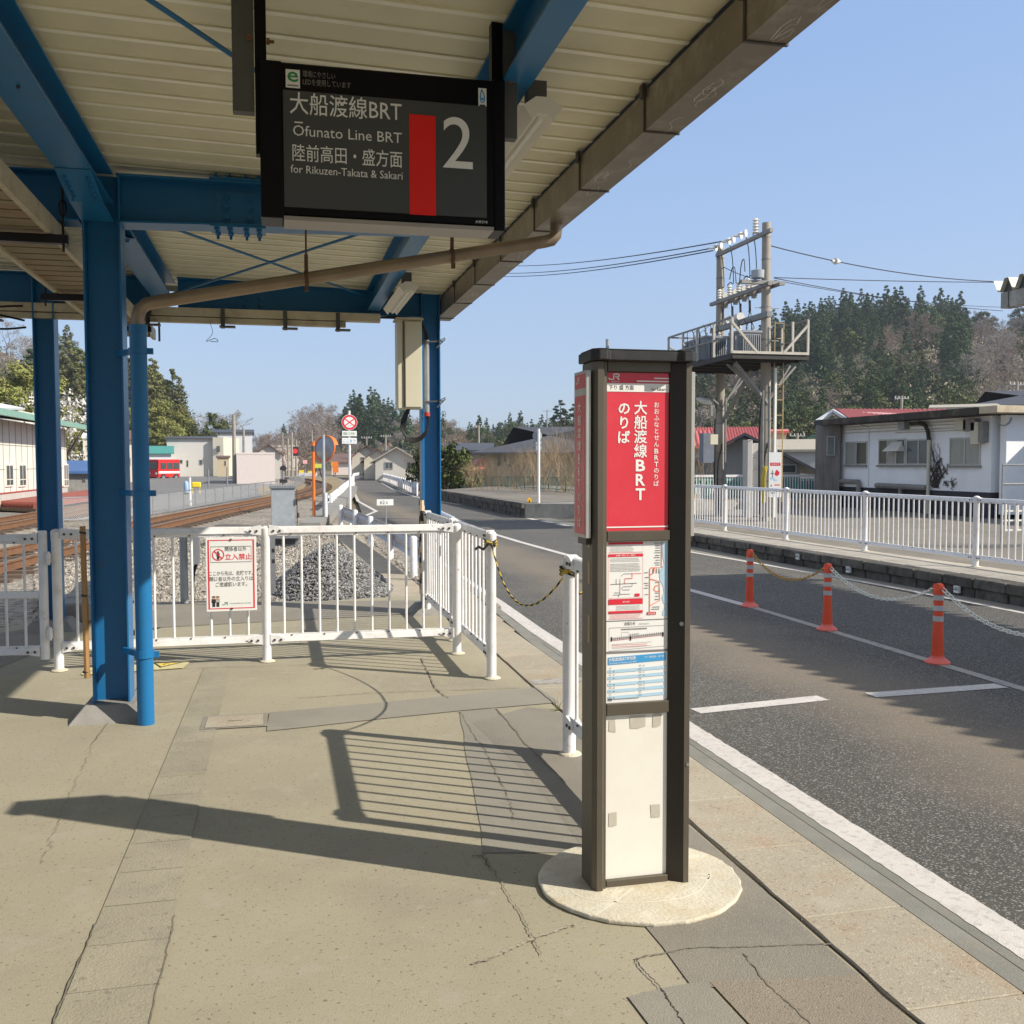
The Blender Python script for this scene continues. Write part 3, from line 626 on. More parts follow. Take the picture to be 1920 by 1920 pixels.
# gutter: steel box with joint lines and streaks
g = MB(); gx0, gx1, gz0, gz1 = 1.70, 1.868, 3.155, 3.335
y = RY0
while y < 10.72:
    L = min(1.02, 10.78-y); g.box(gx0, gx1, y+.004, y+L-.004, gz0, gz1); y += L
g.box(gx0+.01, gx1-.01, RY0, 10.70, gz0+.01, gz1-.01)
gut = g.build('gutter', M['steelgut'], T)
s = MB(); y = RY0+1.02
while y < 10.7: s.box(gx0-.006, gx1+.006, y-.008, y+.008, gz0-.006, gz1+.004); s.box(gx0-.02, gx0-.002, y-.02, y+.02, gz1-.03, gz1+.03); y += 1.02
s.build('gutter_joint', M['bolt'], gut)
st = MB(); rg = random.Random(3)
for k in range(24):                                # dried white drip marks on the underside of the gutter
    y = rg.uniform(2.6,9.4); x = rg.uniform(1.73,1.84); pts = []
    a = rg.uniform(0,6.28); lp = rg.random() < .55
    for i in range(9):
        if lp: pts.append((x+rg.uniform(.012,.03)*math.cos(a+i*.7), y+.09*math.sin(a+i*.7)+rg.uniform(-.02,.02)))
        else: pts.append((x+.02*math.sin(i*.9+a), y+i*.028+rg.uniform(-.01,.01)))
    strokepath(st, (0,0,gz0-.0015), (1,0,0), (0,-1,0), [(p[0],-p[1]) for p in pts], rg.uniform(.0015,.004))
st.build('drip_marks', flat('dried_white_drips', (.72,.70,.64), .6), gut)
def hbeam_x(mb, x0, x1, y, z0, z1, fw_=.2, tf=.013, tw=.010, z0b=None):   # H beam along X; z0b = bottom level at x1 (taper)
    zb = z0 if z0b is None else z0b
    mb.add([(x0,y-tw/2,z0),(x1,y-tw/2,zb),(x1,y+tw/2,zb),(x0,y+tw/2,z0),(x0,y-tw/2,z1),(x1,y-tw/2,z1),(x1,y+tw/2,z1),(x0,y+tw/2,z1)],[(3,2,1,0),(4,5,6,7),(0,1,5,4),(1,2,6,5),(2,3,7,6),(3,0,4,7)])
    for (za, zc) in ((z0, zb), (z1-tf, z1-tf)):
        mb.add([(x0,y-fw_/2,za),(x1,y-fw_/2,zc),(x1,y+fw_/2,zc),(x0,y+fw_/2,za),(x0,y-fw_/2,za+tf),(x1,y-fw_/2,zc+tf),(x1,y+fw_/2,zc+tf),(x0,y+fw_/2,za+tf)],[(3,2,1,0),(4,5,6,7),(0,1,5,4),(1,2,6,5),(2,3,7,6),(3,0,4,7)])
def hbeam_y(mb, x, y0, y1, z0, z1, fw_=.2, tf=.012, tw=.009):
    mb.box(x-tw/2, x+tw/2, y0, y1, z0+tf, z1-tf)
    for za in (z0, z1-tf): mb.box(x-fw_/2, x+fw_/2, y0, y1, za, za+tf)
def bolts(mb, pts, d, r=.014, h=.022):
    for p in pts: p = Vector(p); mb.cyl(p, p+Vector(d)*h*.6, r, r, 6); mb.cyl(p+Vector(d)*h*.6, p+Vector(d)*h*1.5, r*.55, r*.5, 6)
def crossbeam(y, xl_, xr_, z0, z1, zr=None):
    b = MB(); hbeam_x(b, xl_, -1.16, y, z0, z1); hbeam_x(b, -.94, xr_, y, z0, z1, z0b=zr); o = b.build('cross_beam', M['blue'], T, bevel=.002)
    p = MB(); xs2 = -.22
    zlo = z0 + ((zr or z0)-z0)*((xs2+.94)/(xr_+.94))
    p.box(xs2-.14, xs2+.14, y-.020, y-.006, z0+.035, z1-.05)
    p.box(xs2-.17, xs2+.17, y-.105, y+.105, zlo-.012, zlo-.001); p.box(xs2-.17, xs2+.17, y-.105, y+.105, z1+.001, z1+.012)
    sp = p.build('splice_plate', M['blue'], o)
    q = MB(); bolts(q, [(xs2+dx, y-.020, z) for dx in (-.075,.075) for z in (z0+.08, z0+.15, z0+.22)], (0,-1,0), .027, .020)
    bolts(q, [(xs2+dx, y+dy, zlo-.012) for dx in (-.13,-.05,.05,.13) for dy in (-.075,.075)], (0,0,-1), .018, .028); bolts(q, [(xs2+dx, y+dy, z1+.012) for dx in (-.13,-.05,.05,.13) for dy in (-.075,)], (0,0,1), .018, .02)
    q.build('bolts', M['blue'], o); return o
crossbeam(6.65, -3.3, 1.0, 3.085, 3.385, 3.135); crossbeam(10.45, -3.3, 1.49, 3.125, 3.44)
# long beams
b = MB()
for y0, y1 in ((RY0, 6.55), (6.75, 10.34)):
    hbeam_y(b, -1.05, y0, y1, 3.19, 3.385, .19)
lb = b.build('long_beam', M['blue'], T)
b = MB()
for s_, yc in ((-1,6.55),(1,6.75)):                    # haunch under the long beam at the column
    y1 = yc + s_*.75; y2 = yc + s_*.35
    b.add([(-1.144,yc,3.085),(-.956,yc,3.085),(-.956,y2,3.11),(-1.144,y2,3.11),(-1.144,y1,3.187),(-.956,y1,3.187)],[(0,1,2,3),(3,2,5,4)]); b.face((-1.05,yc,3.087),(-1.05,y2,3.112),(-1.05,y1,3.19),(-1.05,yc,3.19))
    bolts(b, [(-1.05+dx, yc+s_*(.42+.06*k), 3.125+.012*k) for dx in (-.06,.06) for k in range(5)], (0,0,-1), .013, .02)
b.build('haunch', M['blue'], lb)
b = MB()
for y0, y1 in ((RY0, 6.545), (6.755, 10.345)): hbeam_y(b, .985, y0, y1, 3.165, 3.385, .125)
b.build('long_beam', M['blue'], T)
# columns
def column(x, y, zt, wx=.22, dy=.2):
    b = MB(); b.box(x-wx/2+.0125, x+wx/2-.0125, y-.005, y+.005, 0, zt)
    for sx in (-1,1): b.box(x+sx*(wx/2-.006)-.006, x+sx*(wx/2-.006)+.006, y-dy/2, y+dy/2, 0, zt)
    o = b.build('column', M['blue'], T, bevel=.002)
    f = MB(); a = .235; t = .15
    f.add([(x-a,y-a,0),(x+a,y-a,0),(x+a,y+a,0),(x-a,y+a,0),(x-t,y-t,.10),(x+t,y-t,.10),(x+t,y+t,.10),(x-t,y+t,.10)],[(4,5,6,7),(0,1,5,4),(1,2,6,5),(2,3,7,6),(3,0,4,7)])
    f.build('footing', M['concgray'], o, bevel=.005); return o
column(-1.03, 6.65, 3.385); column(1.59, 10.45, 3.44, .2); column(-2.14, 10.3, 3.44, .19)
b = MB()
for a, c_ in (((-1.0,3.0,3.30),(.95,6.2,3.32)),((-.95,6.9,3.24),(.9,10.2,3.30)),((.9,6.95,3.30),(-.95,10.1,3.24)),((-.95,3.1,3.30),(.95,-.5,3.3))): b.tube([a, c_], .011, 6)
b.build('brace_rod', M['blue'], T)

# fluorescent lamp housings under the right long beam
def lamp(y0, label):
    t = thing('fluorescent_lamp', label, 'lamp', (1.10,y0,3.12), 'strip lamps under the canopy')
    m_ = MB(); x = 1.10
    m_.prism([(x-.085,y0,3.085),(x-.045,y0,3.03),(x-.02,y0,3.055),(x+.02,y0,3.055),(x+.045,y0,3.03),(x+.085,y0,3.085),(x+.03,y0,3.125),(x-.03,y0,3.125)], (0,1.26,0)); m_.build('housing', M['fluor'], t)
    m_ = MB(); m_.box(x-.05,x+.03,y0+.05,y0+.12,3.125,3.21); m_.box(x-.05,x+.03,y0+1.1,y0+1.18,3.125,3.21); m_.build('bracket', M['gray'], t)
    m_ = MB(); m_.cyl((x,y0+.03,3.048),(x,y0+1.23,3.048),.013,n=8); m_.build('tube', flat('unlit_lamp_tube', (.75,.75,.72), .3), t)
lamp(4.05, 'long white strip lamp under the beam behind the black sign'); lamp(8.35, 'white strip lamp under the beam by the far blue pillar')

# downpipe from the gutter to the near column
t = thing('downpipe', 'weathered rain pipe running from gutter to the blue pillar and down', 'downpipe', (-.83,6.36,0))
px_ = -.805; py_ = 6.36
m_ = MB(); m_.cyl((px_,py_,0),(px_,py_,2.43),.050,n=20); m_.cyl((px_,py_,.42),(px_,py_,.46),.057,n=20); m_.cyl((px_,py_,2.39),(px_,py_,2.435),.054,n=20); lp = m_.build('lower_pipe', M['blue'], t, smooth=True)
m_ = MB()
for z in (.43, 1.42, 2.28): m_.bar((-.95,6.56,z),(px_-.03,py_+.03,z),.03,.035); m_.cyl((px_,py_,z-.016),(px_,py_,z+.016),.059,n=18); m_.box(px_+.045,px_+.085,py_-.012,py_+.012,z-.018,z+.018)
m_.build('clamp', M['blue'], lp)
m_ = MB(); path = [(px_,py_,2.40),(px_,py_,2.48),(px_+.015,py_,2.53),(px_+.05,py_,2.562),(px_+.11,py_,2.578)]
for k in range(1,12): path.append((px_+.11+2.40*k/11, py_-.10*k/11, 2.578+.455*k/11))
path += [(1.755,6.25,3.045),(1.78,6.25,3.075),(1.785,6.25,3.11),(1.785,6.25,3.16)]
m_.tube(path, .040, 14); up_ = m_.build('upper_pipe', M['steelpipe'], t, smooth=True)
m_ = MB()
for k in (.37,.75): 
    x = px_+.11+2.40*k; z = 2.578+.455*k; yy = py_-.10*k
    m_.cyl((x,yy,z+.04),(x,yy,3.36 if k<.5 else 3.37),.006,n=6); m_.cyl((x,yy,z+.04),(x,yy,z+.15),.012,n=6); m_.cyl((x-.012,yy,z),(x+.012,yy,z+.002),.045,n=14); m_.box(x-.012,x+.012,yy-.05,yy-.03,z-.085,z-.05)
m_.build('pipe_hanger', mat('rusty_hanger', (.12,.06,.035), .7), t)

# slatted cable trough below the left side of the canopy
t = thing('cable_trough', 'cream slatted cable trough hanging left of the blue pillar', 'cable trough', (-1.47,5,2.95))
x0, x1, zt = -1.66, -1.265, 2.95
for x in (x0, x1): 
    m_ = MB(); m_.box(x-.016, x+.016, -2, 11.3, zt-.02, zt+.09); m_.build('side_rail', M['cream'], t)
m_ = MB(); y = -2
while y < 11.25: m_.box(x0+.017, x1-.017, y, y+.165, zt, zt+.02); y += .195
m_.build('slats', M['slat'], t)
m_ = MB(); m_.box(x0-.01,x1+.01,-2,11.25,zt+.05,zt+.06); m_.build('cables', M['cable'], t)
for y in (3.3, 6.25, 8.4, 10.2):
    m_ = MB(); m_.box(x0-.11, x1+.10, y-.025, y+.025, zt-.075, zt-.025)
    for x in (x0-.08, x1+.075): m_.cyl((x,y,zt-.12),(x,y,3.42),.008,n=6)
    m_.tube([(x1+.075+.02*math.cos(a),y,3.08+.05*math.sin(a)) for a in np.linspace(0,6.28,10)[:-1]], .006, 5, True); m_.build('trough_hanger', M['black'], t)
# black cross arm at the near left (lamp bracket)
t = thing('bracket_arm', 'short black bracket arm at the upper left under the blue beam', 'bracket', (-1.05,3.9,3.1)); a = PY(0,150,4.6); b_ = PY(58,155,4.6)
m_ = MB(); m_.box(a.x-.6, b_.x, 4.57, 4.63, a.z-.01, a.z+.045); m_.build('arm', M['black'], t); m_ = MB(); m_.cyl((b_.x-.05,4.6,a.z-.03),(b_.x-.05,4.6,3.19),.008,n=6); m_.build('bolt_rod', M['bolt'], t)
# cream duct and cables along the far beam
t = thing('cable_duct', 'cream cable duct fixed along the far blue beam', 'cable duct', (0,10.3,3.05))
m_ = MB(); m_.box(-3.3,1.05,10.21,10.33,3.045,3.125); m_.box(-3.3,.7,10.23,10.32,2.985,3.035); m_.build('duct', M['cream'], t)
m_ = MB()
for x in (-2.6,-1.2,-.5,.1,.62): m_.box(x-.02,x+.02,10.195,10.21,2.93,3.12); m_.box(x-.03,x+.12,10.12,10.21,2.935,2.95)
m_.build('duct_clip', M['gray'], t)
t = thing('cable', 'loops of thin black cable below the far end of the canopy', 'cable')
m_ = MB()
for k in range(3): m_.stube([(-3.3+.18*i, 9.8+.05*k, 2.98-.05*math.sin(i*.8+k*2)-.05*k) for i in range(7)], .010, 5)
m_.stube([(-.62,10.2,2.98),(-.60,10.2,2.88),(-.66,10.2,2.80),(-.58,10.2,2.83),(-.55,10.2,2.80),(-.62,10.2,2.80)], .003, 4); m_.build('cable_loop', M['cable'], t)
t2 = thing('lamp_bracket', 'thin dark bracket hanging beyond the rain pipe at the canopy end', 'bracket', (-1.0,11.1,3)); m_ = MB(); a = PY(298,590,11.1); b_ = PY(372,600,11.1)
m_.box(a.x-.01,a.x+.01,11.09,11.11,a.z-.28,a.z+.5); m_.box(a.x,b_.x,11.09,11.11,b_.z-.01,b_.z+.01); m_.build('bar', M['gray'], t2)

# ---- box, conduit and cables at the far column
t = thing('electrical_box', 'beige electrical box on the far blue pillar', 'electrical box', (1.32,10.3,2.6)); bx0, bx1, by0, by1 = 1.215, 1.465, 10.12, 10.38
m_ = MB(); m_.box(bx0,bx1,by0+.02,by1,2.16,3.06); m_.build('case', M['beigebox'], t, bevel=.004)
m_ = MB(); m_.box(bx0+.075,bx1-.004,by0,by0+.018,2.175,3.045); dr = m_.build('door', M['beigebox'], t, bevel=.003)
m_ = MB(); m_.box(bx0-.02,bx1+.01,by0-.03,by1,3.062,3.08); m_.build('rain_cover', M['cream'], t)
m_ = MB(); m_.box(bx0+.052,bx0+.066,by0+.012,by0+.02,2.17,3.05); m_.build('hinge', M['gray'], t)
t = thing('conduit', 'white cable conduit with black cables on the far blue pillar', 'conduit', (1.52,10.3,2.5)); cx, cy = 1.535, 10.29
m_ = MB(); m_.cyl((cx,cy,2.12),(cx,cy,2.88),.028,n=12); m_.build('pipe', M['galv'], t, smooth=True)
m_ = MB(); m_.cyl((cx,cy,2.09),(cx,cy,2.13),.031,n=12); m_.build('end_collar', flat('red_collar', (.45,.04,.03), .5), t)
m_ = MB()
for k in range(4):
    o = .013*k; m_.stube([(cx+.008*k-.01,cy,2.11),(cx+.01,cy,2.02-o),(cx-.03,cy-.02,1.92-o),(cx-.12,cy-.03,1.86-o),(cx-.22,cy-.03,1.88-o),(cx-.27+o,cy-.02,1.96),(cx-.26+o,cy-.02,2.06),(cx-.20+o*.5,cy-.01,2.17)], .010, 6)
    m_.stube([(cx-.012+.008*k,cy,2.86),(cx-.02+.008*k,cy,2.95),(cx-.06,cy-.02,3.03+o*.6),(cx-.16,cy-.05,3.075+o*.4),(cx-.34,cy-.06,3.09+o*.3),(cx-.5,cy-.05,3.09)], .010, 6)
m_.build('cable_bundle', M['cable'], t, smooth=True)
m_ = MB()
for z in (2.86, 2.24): m_.bar((cx-.08,cy-.03,z-.005),(cx+.17,cy-.03,z+.01),.022,.014); m_.bar((cx+.10,cy-.03,z),(cx+.19,cy-.03,z+.045),.022,.010); m_.bar((cx+.10,cy-.03,z-.06),(cx+.19,cy-.03,z+.03),.02,.012)
m_.build('clamp', M['gray'], t)
# ---- edge guards strapped to the pillars
t = thing('edge_guard', 'brown wooden edge guard strapped to the near blue pillar', 'edge guard', (-1.17,6.53,.2))
m_ = MB(); m_.cyl((-1.165,6.522,.27),(-1.172,6.522,1.215),.018,.017,8); m_.build('strip', M['wood'], t, smooth=True)
m_ = MB()
for z in (.30,.78,1.17): m_.cyl((-1.173,6.522,z),(-1.170,6.522,z+.012),.0205,n=8)
m_.build('strap', M['ink'], t)
t = thing('edge_guard', 'black and cream striped edge guard on the far blue pillar', 'edge guard', (1.47,10.33,.2))
m_ = MB()
path = [(1.478,10.325,.22+.055*i) for i in range(19)]; m_.tube(path, .030, 8, mats=lambda i, k: 0 if ((i+(k % 4)*.5) // 2) % 2 else 1); m_.build('strip', [M['ink'], mat('faded_cream_stripe', (.62,.47,.30), .6)], t)

# ================================================================== HANGING STATION SIGN
SY = 4.0; X0, X1, Z0, Z1 = -.047, .925, 2.555, 3.155
t = thing('hanging_sign', 'black hanging platform sign with red bar and large numeral 2', 'sign', (.44,4.05,2.55))
m_ = MB(); m_.box(X0+.025, X1-.025, SY+.004, SY+.15, Z0+.012, Z1); cs = m_.build('case', M['blacksign'], t, bevel=.006)
m_ = MB(); m_.box(X0,X0+.085,SY-.004,SY+.155,Z0,Z1+.0); m_.box(X1-.045,X1,SY-.004,SY+.155,Z0-.004,Z1+.006); m_.build('end_frame', M['blacksign'], t, bevel=.004)
m_ = MB(); m_.box(X0+.088,X1-.048,SY-.002,SY+.15,Z0-.006,Z0+.010); m_.build('bottom_strip', mat('worn_steel_strip', (.33,.30,.26), .4, .5), t)
XD = (1,0,0); ZD = (0,0,1)
def sx(px): return PY(px, 300, SY).x
def sz(py, px=700): return PY(px, py, SY).z
fx0, fx1, fz0, fz1 = X0+.089, .848, Z0+.045, Z1-.108
m_ = MB(); m_.box(fx0, fx1, SY-.001, SY+.01, fz0, fz1); fp = m_.build('face_panel', M['signgray'], t)
m_ = MB(); m_.box(.532,.638,SY-.003,SY+.0,fz0-.003,fz1-.055); m_.build('red_bar', M['signred'], fp)
O = (0, SY-.0025, 0); m_ = MB()
text(m_, '大船渡線BRT', (.067,SY-.0025,2.958), XD, ZD, .080, fit=.435, bold=.004)
text(m_, 'Ofunato Line BRT', (.078,SY-.0025,2.875), XD, ZD, .040, fit=.424)
strokepath(m_, O, XD, ZD, [(.084,2.926),(.116,2.926)], .0055)
text(m_, '陸前高田・盛方面', (.075,SY-.0025,2.778), XD, ZD, .062, fit=.428, bold=.003)
text(m_, 'for Rikuzen-Takata & Sakari', (.067,SY-.0025,2.732), XD, ZD, .030, fit=.437)
text(m_, '2', (.668,SY-.0025,2.792), XD, ZD, .200, fit=.122, bold=.002)
m_.build('lettering', M['signwhite'], fp)
m_ = MB(); zt_ = Z1-.085
rect(m_, (X0+.1,SY+.0035,zt_-.012), XD, ZD, 0,.054,0,.070, mat=0); text(m_, 'e', (X0+.106,SY+.002,zt_+.012), XD, ZD, .055, fit=.042, bold=.012, mat=1)
strokepath(m_, (X0+.106,SY+.002,zt_-.006), XD, ZD, [(0,.003),(.042,.003)], .005, mat=2); cs2 = m_.build('mark_sticker', [M['paper'], M['inkgreen'], M['inkgray']], t)
m_ = MB(); text(m_, '環境にやさしい', (X0+.165,SY+.002,zt_+.033), XD, ZD, .024, fit=.125); text(m_, 'LEDを使用しています', (X0+.165,SY+.002,zt_+.003), XD, ZD, .024, fit=.185); m_.build('small_lettering', M['inkgray'], t)
m_ = MB(); q = (.815,SY+.0035,3.032); rect(m_, q, XD, ZD, 0,.034,0,.088, mat=0); 
strokepath(m_, (q[0],SY+.002,q[2]), XD, ZD, [(.014,.082),(.010,.065),(.008,.05),(.010,.036),(.017,.03),(.024,.036),(.026,.05),(.022,.066),(.014,.082)], .005, mat=1)
rect(m_, (q[0],SY+.002,q[2]), XD, ZD, .012,.022,.040,.050, mat=1); rect(m_, (q[0],SY+.002,q[2]), XD, ZD, .006,.028,.014,.022, mat=2); rect(m_, (q[0],SY+.002,q[2]), XD, ZD, .006,.028,.005,.010, mat=2)
m_.build('drop_sticker', [M['paper'], M['inkblue'], M['ink']], t)
m_ = MB(); text(m_, 'JR東日本', (.800,SY-.003,Z0+.022), XD, ZD, .011, fit=.052); m_.build('maker_mark', M['signwhite'], t)
m_ = MB()
for x in (-.063, .877): m_.box(x, x+.044, SY+.03, SY+.08, Z1-.02 if x > 0 else Z0+.25, 3.5)
m_.build('hanger_tube', M['blacksign'], t)
m_ = MB(); m_.box(-.148,-.066,SY+.035,SY+.085,2.965,3.5); m_.box(.924,.985,SY+.035,SY+.085,2.94,3.5); hc = m_.build('hanger_channel', M['gray'], t)
m_ = MB(); bolts(m_, [(-.082,SY+.035,3.245),(.957,SY+.035,3.17)], (0,-1,0), .012, .02); bolts(m_, [(-.018,SY+.05,3.245)], (1,0,0), .012, .02); m_.build('hanger_bolt', mat('rusty_bolt', (.22,.10,.05), .6), hc)

# ================================================================== BUS STOP PYLON
t = thing('bus_stop_pylon', 'tall bronze bus stop pylon with red panel, notices and blank white panel', 'bus stop sign', (1.30,3.47,0))
YF, YB = 3.40, 3.545; PLX0, PLX1 = 1.115, 1.492; PB, PT = .018, 1.965
def post(x0, x1, d):                                   # corner posts with a grooved front and chamfered outer edge
    m_ = MB(); P = [(x0,YB),(x1,YB),(x1,YF+.03),(x1-.004,YF),(x0+.03*d,YF),(x0,YF+.02)] if d else [(x0,YB),(x1,YB),(x1,YF+.02),(x1,YF),(x0,YF),(x0,YF+.03)]
    m_.prism([(a,b,PB) for a,b in P], (0,0,PT-PB)); return m_
m_ = MB(); m_.prism([(x,y,PB) for x,y in [(1.115,3.545),(1.172,3.545),(1.172,3.43),(1.168,3.428),(1.168,3.418),(1.155,3.416),(1.155,3.408),(1.149,3.400),(1.128,3.400),(1.115,3.424)]], (0,0,PT-PB)); m_.build('corner_post', M['bronze'], t)
m_ = MB(); m_.prism([(x,y,PB) for x,y in [(1.418,3.545),(1.492,3.545),(1.492,3.424),(1.488,3.408),(1.474,3.400),(1.468,3.400),(1.462,3.405),(1.418,3.432)]], (0,0,PT-PB)); m_.build('corner_post', [M['bronze_shade_bracket']], t)  # whole post darkened to paint the shade on its inner face
m_ = MB(); m_.box(1.4685,1.4895,3.3975,3.4075,PB,PT); m_.build('post_edge', M['bronze'], t)  # front edge of the same post, left in unshaded bronze
m_ = MB(); m_.box(1.172,1.418,3.445,3.53,PB+.02,PT); m_.build('core', M['bronze'], t)
zp = lambda py: PY(1200, py, 3.43).z
rails = [(668,697),(995,1014),(1316,1338),(1644,1669)]
m_ = MB()
for a, b in rails: m_.box(1.1725,1.4175,3.424,3.446,zp(b),zp(a))
m_.build('cross_rail', M['bronze'], t, bevel=.002)
m_ = MB()
cap = [(1.095,3.385),(1.12,3.360),(1.150,3.360),(1.165,3.375),(1.425,3.375),(1.445,3.358),(1.478,3.358),(1.503,3.384),(1.503,3.55),(1.10,3.55)]
m_.prism([(x,y,PT+.002) for x,y in cap], (0,0,.036)); m_.prism([(1.30+(x-1.30)*.97,3.46+(y-3.46)*.93,PT+.038) for x,y in cap], (0,0,.006)); m_.build('cap', M['capdark'], t, bevel=.003)
YP = 3.440; O = (0,YP-.0015,0); px2x = lambda px: PY(px, 900, YP).x
LFT, RGT = 1.173, 1.417
# red panel
za, zb = zp(997), zp(699)
m_ = MB(); m_.box(LFT,RGT,YP,YP+.006,za,zb); rp = m_.build('red_panel', M['red'], t)
m_ = MB(); zq = lambda py: PY(1200, py, YP).z
rect(m_, O, XD, ZD, LFT,RGT, zq(735), zq(719), mat=0); rect(m_, O, XD, ZD, LFT,RGT, zq(989), zq(986.5), mat=0)
rect(m_, O, XD, ZD, px2x(1193),RGT, zq(716), zq(713.5), mat=0); rect(m_, O, XD, ZD, px2x(1225),RGT, zq(710), zq(707.7), mat=0)
def jr(mb, x, z, h, mi, lift=0):                        # the railway letters: J with a foot stroke running into R
    w = h*1.75; k = h*.20; O2 = (x, O[1], z)
    return w, k, O2
def jrmark(mb, o, xd, yd, h, mi):
    k = h*.19
    strokepath(mb, o, xd, yd, [(.02*h,.34*h),(.02*h,.20*h),(.10*h,.095*h),(.62*h,.095*h),(.72*h,.16*h),(.76*h,.28*h),(.76*h,1.0*h)], k, mat=mi)
    strokepath(mb, o, xd, yd, [(.76*h,.90*h),(1.50*h,.90*h),(1.62*h,.80*h),(1.62*h,.62*h),(1.50*h,.52*h),(1.02*h,.52*h)], k, mat=mi)
    strokepath(mb, o, xd, yd, [(1.22*h,.50*h),(1.66*h,.03*h)], k*1.1, mat=mi)
jrmark(m_, (px2x(1141),O[1],zq(713.5)), XD, ZD, .024, 0)
text(m_, 'JR東日本', (px2x(1146),O[1],zq(717.5)), XD, ZD, .0052, fit=.030, mat=0)
text(m_, '下り 盛 方面', (px2x(1141),O[1]-.0008,zq(731.5)), XD, ZD, .0165, fit=.096, mat=1); text(m_, 'for Sakari', (px2x(1220),O[1]-.0008,zq(732)), XD, ZD, .0105, fit=.056, mat=1)
def vcol(mb, s, px, py0, pitch, h, mi, bold, yy=O[1]):
    for i, ch in enumerate(s): text(mb, ch, (px2x(px),yy,zq(py0+pitch*i-(1.5 if ch in 'BRT' and h > .03 else 0))), XD, ZD, h*(.88 if ch in 'BRT' else 1), bold=bold*(1.6 if ch in 'BRT' else 1), align='C', mat=mi, fit=(h*.80 if ch in 'BRT' else None))
vcol(m_, '大船渡線BRT', 1200.5, 777.0, 26.9, .0465, 0, .015); vcol(m_, 'のりば', 1169.5, 777.5, 27.0, .0445, 0, .022)
vcol(m_, 'おおふなとせんBRTのりば', 1230.3, 764, 12.33, .0200, 0, .008)
m_.build('lettering', [M['inkwhite'], M['ink']], rp)
# notice panel
za, zb = zp(1316), zp(1015); m_ = MB(); m_.box(LFT,RGT,YP,YP+.006,za,zb); npn = m_.build('notice_panel', M['paper'], t)
rg = random.Random(11)
def lines(mb, x0, x1, y0, y1, rows, th, mi, fill=.9):        # rows of small printed characters
    for r in range(rows):
        y = y0 + (y1-y0)*(r+.5)/rows; x = x0; xe = x1 - rg.random()*(x1-x0)*(1-fill)
        while x < xe:
            w_ = rg.uniform(.0022,.0050); rect(mb, O, XD, ZD, px2x(0)*0+x, min(x+w_,xe), y-th/2, y+th/2, mat=mi); x += w_+rg.uniform(.0006,.0016)
Z = zq; A = px2x; m_ = MB()    # materials: 0 red 1 ink 2 orange 3 pale blue 4 blue 5 gray 6 paper
def fr(x0,x1,y0,y1,mi,wd=.0012): strokepath(m_, O, XD, ZD, [(x0,y0),(x1,y0),(x1,y1),(x0,y1)], wd, mat=mi, closed=True)
fr(A(1141),A(1206),Z(1035),Z(1016),0); rect(m_,O,XD,ZD,A(1141),A(1206),Z(1020),Z(1016),mat=0); lines(m_,A(1144),A(1190),Z(1034),Z(1022),5,.0012,5)
fr(A(1141),A(1206),Z(1120),Z(1038),0); rect(m_,O,XD,ZD,A(1141),A(1206),Z(1043),Z(1038),mat=0); text(m_,'お乗り換えのご案内',(A(1155),O[1]-.0005,Z(1042)),XD,ZD,.006,fit=.075,mat=6)
lines(m_,A(1144),A(1204),Z(1053),Z(1045),3,.0015,5); lines(m_,A(1144),A(1204),Z(1071),Z(1055),6,.0017,5)
sp = lambda pts, wd, mi: strokepath(m_, O, XD, ZD, [(A(a),Z(b)) for a,b in pts], wd, mat=mi)
sp([(1165,1079),(1171,1075),(1186,1075)],.0014,1); sp([(1186,1075),(1204,1075)],.0018,2); sp([(1186,1075),(1186,1084),(1172,1084),(1172,1093)],.0022,0); sp([(1145,1094),(1195,1093)],.0016,1)
sp([(1156,1084),(1156,1094)],.0014,1); sp([(1163,1084),(1163,1112),(1160,1118)],.0014,1); sp([(1186,1094),(1186,1099),(1169,1099),(1166,1102),(1169,1105),(1182,1105)],.0014,1); sp([(1163,1113),(1182,1113)],.0014,1); sp([(1152,1110),(1163,1110)],.0014,1); sp([(1150,1114),(1163,1114)],.0014,1)
rect(m_,O,XD,ZD,A(1191),A(1200),Z(1118),Z(1112.5),mat=0)
rect(m_,O,XD,ZD,A(1141.5),A(1206),Z(1132),Z(1122),mat=0); text(m_,'運行情報',(A(1168),O[1]-.0005,Z(1129)),XD,ZD,.006,mat=6); fr(A(1141.5),A(1206),Z(1148),Z(1122),0); rect(m_,O,XD,ZD,A(1141.5),A(1206),Z(1148),Z(1144),mat=0); lines(m_,A(1156),A(1202),Z(1143),Z(1134),4,.0012,5)
fr(A(1141.5),A(1206),Z(1159),Z(1149.5),0); lines(m_,A(1144),A(1202),Z(1158),Z(1151),3,.0012,0)
sea = [(1252.5,1018),(1242,1018),(1243,1045),(1246,1058),(1240,1070),(1237,1078),(1238,1088),(1244,1100),(1246,1112),(1242,1122),(1245,1132),(1250,1138),(1244,1148),(1243,1155),(1252.5,1158)]
m_.m(3).face(*[(A(a),O[1]+.0004,Z(b)) for a,b in sea[::-1]])
RW = .0030
sp([(1241,1016),(1241,1065),(1221,1065),(1219,1068),(1219,1154)],RW,2); sp([(1228,1065),(1227,1073),(1224,1077),(1219,1078)],RW,2); sp([(1220,1086),(1237,1091),(1238,1127),(1220,1136)],RW,2); sp([(1230,1099),(1227,1106),(1231,1110),(1238,1109)],RW,2); sp([(1230,1099),(1235,1099)],RW,2)
